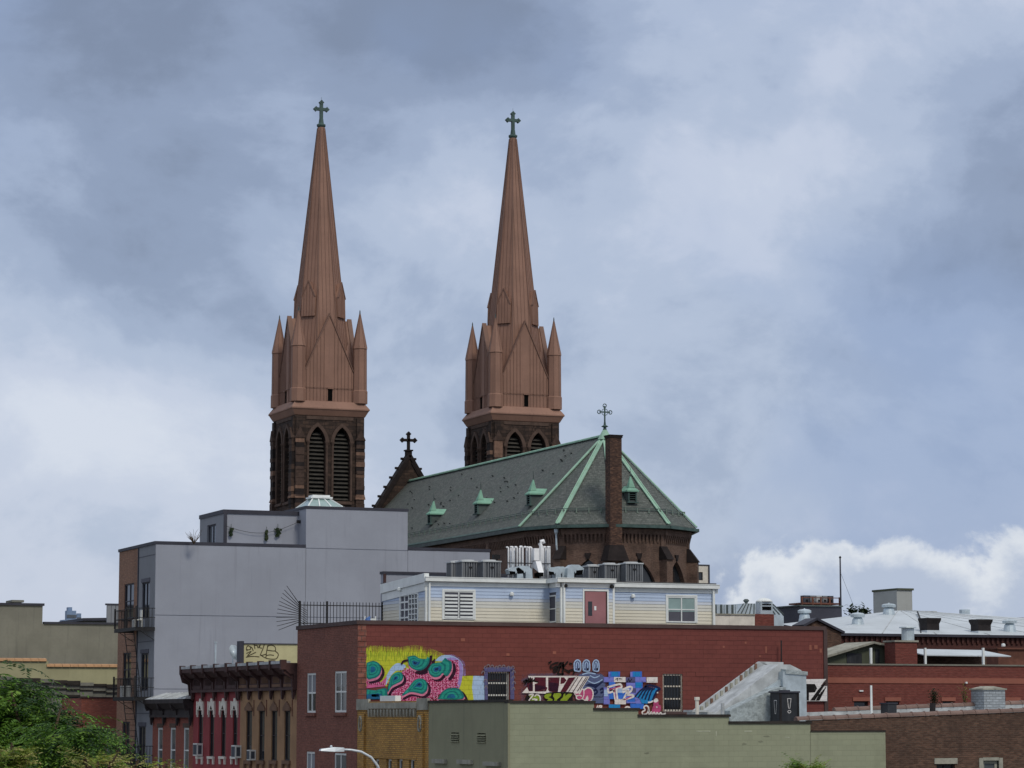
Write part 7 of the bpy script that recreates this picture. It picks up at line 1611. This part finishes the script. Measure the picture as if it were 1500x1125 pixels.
tw = thing('cream_parapet', 'cream rendered parapet wall beside the brick chimney with cowl', 'wall', (a.x, Y_, 0)); MB().box(a.x, b.x, Y_, Y_ + 6, 0, zt_).build('wall', MT['aged_white'], tw); MB().box(a.x - .05, b.x, Y_ - .05, Y_ + .3, zt_, zt_ + .07).build('coping', MT['limestone_dirty'], tw)
Y_ = 133.0; a, b = at_y(1047, 892, Y_), at_y(1080, 892, Y_); z0, z1 = at_y(1060, 903, Y_).z, at_y(1060, 885.5, Y_).z
fn_ = thing('metal_screen', 'corrugated grey metal screen behind the cream parapet', 'screen', (a.x, Y_, z0 - 1)); n = 12
for k in range(n): x = a.x + (b.x - a.x) * k / n; MB().box(x, x + (b.x - a.x) / n * .86, Y_ - (.04 if k % 2 else 0), Y_ + .05, z0 - 1, z1).build('panel', MT['galvanised' if k % 3 else 'lead_grey'], fn_)
Y_ = 236.0; a, b = at_y(1012, 830, Y_), at_y(1038.5, 830, Y_); zt_ = at_y(1030, 828.5, Y_).z
wt = thing('white_stair_hut', 'white rooftop hut with dark window beside the apse wall', 'roof hut', (a.x, Y_, 0))
r = ry(1023, 1029.5, 838, 850, Y_); m_ = MB(); holes_wall(m_, fy(Y_), a.x, b.x, 0, zt_, [r], .15); m_.poly([(b.x, Y_, 0), (b.x, Y_ + 3, 0), (b.x, Y_ + 3, zt_), (b.x, Y_, zt_)]); m_.poly([(a.x, Y_, zt_), (b.x, Y_, zt_), (b.x, Y_ + 3, zt_), (a.x, Y_ + 3, zt_)]); m_.poly([(a.x, Y_ + 3, 0), (b.x, Y_ + 3, 0), (b.x, Y_ + 3, zt_), (a.x, Y_ + 3, zt_)]); m_.poly([(a.x, Y_, 0), (a.x, Y_ + 3, 0), (a.x, Y_ + 3, zt_), (a.x, Y_, zt_)]); m_.build('wall', MT['aged_white'], wt)
window(wt, fy(Y_), r, MT['cornice_black'], MT['pane_dark'], .06, 0, 0, .08); MB().box(a.x - .05, b.x + .06, Y_ - .06, Y_ + 3, zt_, zt_ + .1).box(b.x - .1, b.x + .06, Y_ - .06, Y_ - .005, 0, zt_ - .002).build('trim', MT['trim_charcoal'], wt)
Y_ = 112.5; a = at_y(1028, 851, Y_); 
Y_ = 170.0; a, b = at_y(1340, 893, Y_), at_y(1373, 893, Y_); z0 = at_y(1355, 903, Y_).z; zt_ = at_y(1355, 894, Y_).z
us = thing('roof_slab', 'flat roof carrying a line of small fan units behind the hall', 'roof', (a.x, Y_, 0)); MB().box(a.x - 2, b.x + 12, Y_, Y_ + 8, 0, z0).build('wall', MT['old_concrete'], us)
for px_ in (1342, 1350, 1358, 1366):
    x0, x1 = at_y(px_, 898, Y_ + 1).x, at_y(px_ + 6.5, 898, Y_ + 1).x; t = thing('fan_unit', 'small pale fan unit in a line behind the white hall roof', 'air conditioner', (x0, Y_ + 1, z0), 'fan units in a line'); MB().box(x0, x1, Y_ + 1, Y_ + 1.5, z0, zt_).build('casing', MT['condenser_top'], t); MB().box(x0 + .06, x1 - .1, Y_ + .98, Y_ + 1.0, z0 + .08, zt_ - .08).build('fan_grille', MT['iron'], t)
# ------------------------------------------------------------------ buildings across the cross street, left
OY = 176.0
ol = thing('olive_building', 'plain olive grey rendered building with stepped flat roofline', 'building', (38, OY, 0))
o0, o1, o2 = 22.0, at_y(62.5, 890, OY).x, at_y(185, 913, OY).x; za, zb3 = at_y(30, 887, OY).z, at_y(115, 914.5, OY).z
MB().box(o0, o1, OY, OY + 16, 0, za).box(o1, o2 + 14, OY + .01, OY + 16, 0, zb3).build('wall', MT['olive_render'], ol)
MB().box(o0 - .1, o1 + .1, OY - .1, OY + .4, za, za + .16).box(o1 - .2, o1 + .1, OY + .4, OY + 16, za, za + .16).box(o1 + .1, o2 + 14, OY - .09, OY + .4, zb3, zb3 + .14).build('coping', MT['trim_charcoal'], ol)
a, b = at_y(13, 884, OY + 3), at_y(44, 884, OY + 3); zt_ = at_y(28, 879.5, OY + 3).z
sk = thing('roof_skylight', 'low glazed skylight on the olive building roof', 'skylight', (a.x, OY + 4, za)); MB().hexa([(a.x, OY + 3, za), (b.x, OY + 3, za), (b.x, OY + 6, za), (a.x, OY + 6, za)], [(a.x + .5, OY + 3.6, zt_ - .1), (b.x - .5, OY + 3.6, zt_ - .1), (b.x - .5, OY + 5.4, zt_ - .1), (a.x + .5, OY + 5.4, zt_ - .1)]).build('glazing', MT['pane_grey'], sk); MB().box(a.x + .3, b.x - .3, OY + 3.5, OY + 5.5, zt_ - .1, zt_ + .05).build('cap', MT['old_concrete'], sk)
LY = 168.0; yl = thing('yellow_parapet_building', 'faded yellow rendered building with orange tile coping', 'building', (36, LY, 0))
y1_, y2_ = at_y(71, 968, LY).x, at_y(180, 975, LY).x; zl, zr2 = at_y(35, 968, LY).z, at_y(120, 976.5, LY).z
MB().box(21, y1_, LY, LY + 7, 0, zl).box(y1_, y2_ + 12, LY + .01, LY + 7, 0, zr2).build('wall', MT['pale_yellow_render'], yl)
x = 21.0; tm = MB().hexa([(0, -.12, 0), (.48, -.12, 0), (.48, .35, 0), (0, .35, 0)], [(0, -.06, .14), (.48, -.06, .14), (.48, .35, .2), (0, .35, .2)]).mesh('coping_tile', MT['orange_tile'])
while x < y2_ + 2:
    inst(tm, 'coping_tile', yl, (x, LY, (zl if x < y1_ - .3 else zr2) - .02)); x += .5
WY_ = 160.0; w0, w1 = at_y(25, 993, WY_), at_y(172, 1004, WY_)
ow = thing('crumbling_wall', 'crumbling grey concrete wall with broken sloping top', 'wall', (w0.x, WY_, 0))
zq = at_y(100, 1022, WY_).z; xs = [20.0 + i * .8 for i in range(int((w1.x + 3 - 20) / .8))]; r_ = random.Random(2)
topz = lambda x: w0.z + (x - w0.x) * (w1.z - w0.z) / (w1.x - w0.x)
for i, x in enumerate(xs): MB().box(x, x + .79, WY_ + r_.uniform(-.03, .03), WY_ + .5, 0, topz(x) - .12 + r_.uniform(-.03, .03)).build('wall_bay', MT['old_concrete'], ow)
for i, x in enumerate(xs): MB().box(x - .01, x + .8, WY_ - .12 + r_.uniform(-.04, .04), WY_ + .55, topz(x) - .14 + r_.uniform(-.05, .02), topz(x) + r_.uniform(-.02, .05)).build('coping_stone', MT['tar_edge' if i % 3 else 'old_concrete'], ow)
for k in range(2):
    m_ = MB()
    for i, x in enumerate(xs): m_.box(x, x + .8, WY_ - .09 - .02 * k + r_.uniform(-.03, .03), WY_ + .1, topz(x) - .5 - k * .4 + r_.uniform(-.04, .04), topz(x) - .42 - k * .4 + r_.uniform(-.04, .04))
    m_.build('string_course', MT['tar_edge'], ow)
NY = 153.0; n0, n1 = at_y(119, 1030, NY), at_y(180, 1030, NY); zt_ = at_y(145, 1023, NY).z
nb = thing('old_brick_house', 'small old red brick house beside the fire escape bay', 'house', (n0.x, NY, 0)); r = ry(156.5, 162, 1080, 1112, NY)
m_ = MB(); holes_wall(m_, fy(NY), n0.x, n1.x + 3, 0, zt_, [r], .15); m_.poly([(n0.x, NY, 0), (n0.x, NY + 5, 0), (n0.x, NY + 5, zt_), (n0.x, NY, zt_)]); m_.poly([(n0.x, NY, zt_), (n1.x + 3, NY, zt_), (n1.x + 3, NY + 5, zt_), (n0.x, NY + 5, zt_)]); m_.build('wall', MT['old_brick'], nb)
window(nb, fy(NY), r, MT['window_white'], MT['pane_grey'], .08, 0, 1, .08, lintel=MT['cornice_maroon']); MB().box(n0.x - .05, n1.x + 3, NY - .06, NY + .3, zt_, zt_ + .08).build('coping', MT['cornice_maroon'], nb)
# distant skyline
def far_tower(px0, px1, pyt, D, label, wins=True):
    c = CAM + (ray((px0 + px1) / 2, pyt)) * 1.0; d = ray((px0 + px1) / 2, pyt); p = CAM + d * (D / d.dot(FH)); w = (px1 - px0) / FPX * D
    t = thing('office_tower', label, 'tower', (p.x, p.y, 0)); MB().box(p.x - w * .38, p.x + w * .38, p.y, p.y + w * .6, 0, p.z).build('shaft', MT['far_glass'], t)
    n = 5
    for k in range(n):
        z = p.z * (1 - .06 * (k + .6)); MB().box(p.x - w * .385, p.x + w * .385, p.y - .4, p.y + .1, z - 2.2, z).build('window_band', MT['pane_grey'], t)
    return p, w, t
p, w, t = far_tower(95.5, 114, 894.5, 1900, 'distant blue glass tower with notched crown far beyond the olive roof'); MB().box(p.x - w * .2, p.x + w * .1, p.y + 2, p.y + 8, p.z, p.z + 2.5).build('crown', MT['far_glass'], t)
far_tower(112, 120, 898.5, 1850, 'distant slim blue grey block beside the glass tower')
far_tower(88, 130, 908, 1500, 'distant wide pale block below the glass tower')
Y_ = 200.0; a, b = at_y(126, 905, Y_), at_y(172, 905, Y_); z0, z1 = at_y(150, 916, Y_).z, at_y(150, 904, Y_).z
t = thing('balustraded_roof', 'grey roof storey with row of slats behind the olive building', 'roof storey', (a.x, Y_, 0)); MB().box(a.x, b.x + 10, Y_, Y_ + 8, 0, z1 - .3).build('wall', MT['old_concrete'], t); MB().hexa([(a.x - .3, Y_ - .3, z1 - .3), (b.x + 10, Y_ - .3, z1), (b.x + 10, Y_ + 8, z1), (a.x - .3, Y_ + 8, z1 - .3)], [(a.x - .3, Y_ - .3, z1 - .1), (b.x + 10, Y_ - .3, z1 + .25), (b.x + 10, Y_ + 8, z1 + .25), (a.x - .3, Y_ + 8, z1 - .1)]).build('roof', MT['trim_charcoal'], t)
for k in range(12): x = a.x + .2 + k * .55; MB().box(x, x + .3, Y_ - .12, Y_ + .02, z0 - .5, z1 - .7).build('slat', MT['aged_white'], t)
Y_ = 192; a, b = at_y(157, 890, Y_), at_y(176, 890, Y_); z1 = at_y(165, 886.5, Y_).z; t = thing('roof_screen', 'grey panelled roof screen just beyond the brick end bay', 'screen', (a.x, Y_, 0))
for k in range(3): w_ = (b.x - a.x) / 3; MB().box(a.x + k * w_, a.x + (k + .92) * w_, Y_, Y_ + .2, 0, z1).build('panel', MT['stucco_grey_dark'], t)
MB().box(a.x - .1, b.x + .1, Y_ - .03, Y_ + .25, z1, z1 + .12).build('rail', MT['trim_charcoal'], t)

# ------------------------------------------------------------------ trees
def add_tree(name, label, base, top, crown_r, crown_h, sprays, leaflets, leaf, mats, seed, droop=.5, blossom=0, cat='tree', trunk_r=.16):
    rs = np.random.RandomState(seed); r = random.Random(seed); b = Vector(base); t = thing(name, label, cat, b)
    H = top - b.z; tk = MB(); fork = b + Vector((r.uniform(-.2, .2), r.uniform(-.2, .2), H - crown_h * .85)); tk.tube([b, b.lerp(fork, .5) + Vector((.08, .05, 0)), fork], [trunk_r, trunk_r * .8, trunk_r * .65], 9)
    cc = Vector((b.x, b.y, top - crown_h * .5)); limbs = []
    for i in range(11):
        a = r.uniform(0, 6.28); e = cc + Vector((math.cos(a) * crown_r * r.uniform(.3, .85), math.sin(a) * crown_r * r.uniform(.3, .85), crown_h * r.uniform(-.25, .45))); m = fork.lerp(e, .5) + Vector((0, 0, crown_h * .08)); tk.tube([fork, m, e], [trunk_r * .5, trunk_r * .28, .015], 6); limbs.append((fork, m, e))
        for k in range(3):
            s_ = m.lerp(e, r.uniform(.1, .8)); e2 = s_ + Vector((r.gauss(0, .35), r.gauss(0, .35), r.uniform(-.1, .5))) * crown_r * .4; tk.tube([s_, s_.lerp(e2, .5) + Vector((0, 0, .06)), e2], [.035, .02, .008], 5); limbs.append((s_, s_.lerp(e2, .5), e2))
    tk.build('trunk', MT['bark'], t)
    # long drooping fronds of paired leaflets springing from the twigs, in light, mid and dark boughs
    boughs = []
    for l in limbs:
        for k in range(3):
            f = rs.uniform(.35, 1.05); c = l[0].lerp(l[2], f) + Vector((rs.normal() * .12, rs.normal() * .12, rs.normal() * .1)) * crown_r; boughs.append((np.array(c), rs.uniform(.18, .4) * crown_r, rs.choice(len(mats), p=blossom)))
    V, F, MI = [], [], []; cen = np.array(cc)
    for s in range(sprays):
        c, q, mi = boughs[rs.randint(len(boughs))]; d = rs.normal(size=3); d[2] = abs(d[2]) * .8 - .15; d /= np.linalg.norm(d); o = c + d * q * (rs.rand() ** .6)
        out = o - cen; a = math.atan2(out[1], out[0]) + rs.normal() * .7; dirv = np.array([math.cos(a), math.sin(a), rs.uniform(.05, .75)]); L_ = leaf * leaflets * .30 * rs.uniform(.6, 1.25)
        side = np.array([-math.sin(a), math.cos(a), rs.normal() * .3])
        if rs.rand() < .2: mi = rs.choice(len(mats), p=blossom)
        for k in range(leaflets):
            f = (k // 2 + 1) / (leaflets / 2); p = o + dirv * L_ * f - np.array([0, 0, 1]) * droop * L_ * f * f; sg = 1 if k % 2 else -1
            ld = side * sg * .8 + dirv * .5 - np.array([0, 0, .3 + droop * f * .6]); ld /= np.linalg.norm(ld); ll = leaf * (1.15 - .5 * f) * rs.uniform(.75, 1.2); wv = np.cross(ld, np.array([rs.normal() * .5, rs.normal() * .5, 1.])); wv = wv / (np.linalg.norm(wv) + 1e-6) * ll * .16
            n0 = len(V); V += [p, p + ld * ll * .5 + wv, p + ld * ll, p + ld * ll * .5 - wv]; F.append((n0, n0 + 1, n0 + 2, n0 + 3)); MI.append(int(mi))
    me = bpy.data.meshes.new('crown'); me.from_pydata([tuple(np.array(v) - np.array(b)) for v in V], [], F)
    for m in mats: me.materials.append(MT[m])
    me.polygons.foreach_set('material_index', MI); me.update(); o_ = bpy.data.objects.new('crown', me); col.objects.link(o_); o_.parent = t
    return t
def dep(px, py, D): d = ray(px, py); return CAM + d * (D / d.dot(FH))
LEAFS = ['leaf_green', 'leaf_bright', 'leaf_deep']; YEL = ['leaf_yellow', 'leaf_blossom', 'leaf_bright']
p = dep(60, 1010, 46); add_tree('honey_locust', 'lush green honey locust with drooping fronds before the brick house', (p.x, p.y, 0), dep(60, 998, 46).z, 1.05, 2.9, 1900, 22, .12, LEAFS, 11, .7, (.45, .22, .33))
p = dep(-2, 985, 47.5); add_tree('honey_locust', 'taller green honey locust overlapping the crumbling wall', (p.x, p.y, 0), dep(0, 976, 47).z, .9, 3.2, 1500, 22, .12, LEAFS, 21, .7, (.45, .2, .35))
p = dep(98, 1060, 44); add_tree('honey_locust', 'lower green honey locust reaching toward the fire escape', (p.x, p.y, 0), dep(110, 1046, 44).z, .6, 2.1, 850, 20, .11, LEAFS, 33, .7, (.45, .25, .3), trunk_r=.1)
p = dep(5, 1095, 40); add_tree('blossoming_tree', 'yellow green tree with pale blossom below the honey locusts', (p.x, p.y, 0), dep(10, 1075, 40).z, .38, 1.6, 420, 12, .1, YEL, 5, .25, (.5, .25, .25), trunk_r=.08)
p = dep(150, 1105, 42); add_tree('blossoming_tree', 'low yellow green blossoming tree before the fire escape foot', (p.x, p.y, 0), dep(165, 1098, 42).z, .36, 1.1, 330, 12, .09, YEL, 8, .25, (.5, .35, .15), trunk_r=.08)
p = dep(196, 1118, 44); add_tree('blossoming_tree', 'pale blossom sprigs at the foot of the grey end bay', (p.x, p.y, 0), dep(195, 1108, 44).z, .2, .9, 110, 10, .08, YEL, 18, .2, (.35, .6, .05), trunk_r=.05)
p = dep(248, 1120, 60); add_tree('street_sapling', 'thin pale leaved sapling before the brick row house', (p.x, p.y, 0), dep(250, 1110, 60).z, .3, 1.1, 90, 10, .11, YEL, 9, .3, (.6, .3, .1), trunk_r=.04)
p = dep(1186, 1112, 88); add_tree('young_tree', 'bright green young tree tip in front of the green wall', (p.x, p.y, 0), dep(1183, 1106, 88).z, .36, 1.5, 330, 12, .15, ['leaf_yellow', 'leaf_green', 'leaf_bright'], 14, .1, (.5, .2, .3), trunk_r=.06)
p = at_y(1258, 896, 210); leafy('distant_tree', 'distant dark tree crown behind the white roof', 'tree', (p.x, 210, p.z - 3.0), 3.3, 1.3, 2400, 'leaf_dark', 31, lf=.42)
# ------------------------------------------------------------------ street lamp
lx = 34.3; ly = at_x(558, 1125, lx).y; lz = at_x(505, 1099, 32.6).z
sl = thing('street_lamp', 'pale grey street lamp with curved arm over the road', 'street lamp', (lx, ly, .13))
MB().lathe(lx, ly, [(.16, .13), (.16, .5), (.1, .55), (.07, lz - 1.2), (.06, lz - .9)], 12).build('pole', MT['lamp_grey'], sl)
pe = at_x(506, 1099, 33.0); ax0 = 33.0
MB().tube([(lx, ly, lz - 1.0), (lx - .12, ly, lz - .62), (lx - .4, ly, lz - .28), (lx - .8, ly, lz - .07), (lx - 1.2, ly, lz + .0), (lx - 1.62, ly, lz + .02)], [.05, .05, .048, .045, .042, .04], 10).build('arm', MT['lamp_grey'], sl, smooth=True)
hx0 = lx - 1.55
m_ = MB().rings([[(hx0 + .05, ly - .08, lz - .06), (hx0 + .05, ly + .08, lz - .06), (hx0 + .05, ly + .07, lz + .09), (hx0 + .05, ly - .07, lz + .09)], [(hx0 - .35, ly - .15, lz - .06), (hx0 - .35, ly + .15, lz - .06), (hx0 - .3, ly + .1, lz + .11), (hx0 - .3, ly - .1, lz + .11)], [(hx0 - .9, ly - .13, lz - .03), (hx0 - .9, ly + .13, lz - .03), (hx0 - .88, ly + .09, lz + .04), (hx0 - .88, ly - .09, lz + .04)]])
m_.build('lamp_head', MT['lamp_grey'], sl); MB().box(hx0 - .8, hx0 - .36, ly - .09, ly + .09, lz - .075, lz - .058).build('lens', MT['pane_grey'], sl); MB().lathe(hx0 - .45, ly, [(.05, lz + .1), (.05, lz + .16), (.02, lz + .18)], 8).build('photocell', MT['lamp_grey'], sl)
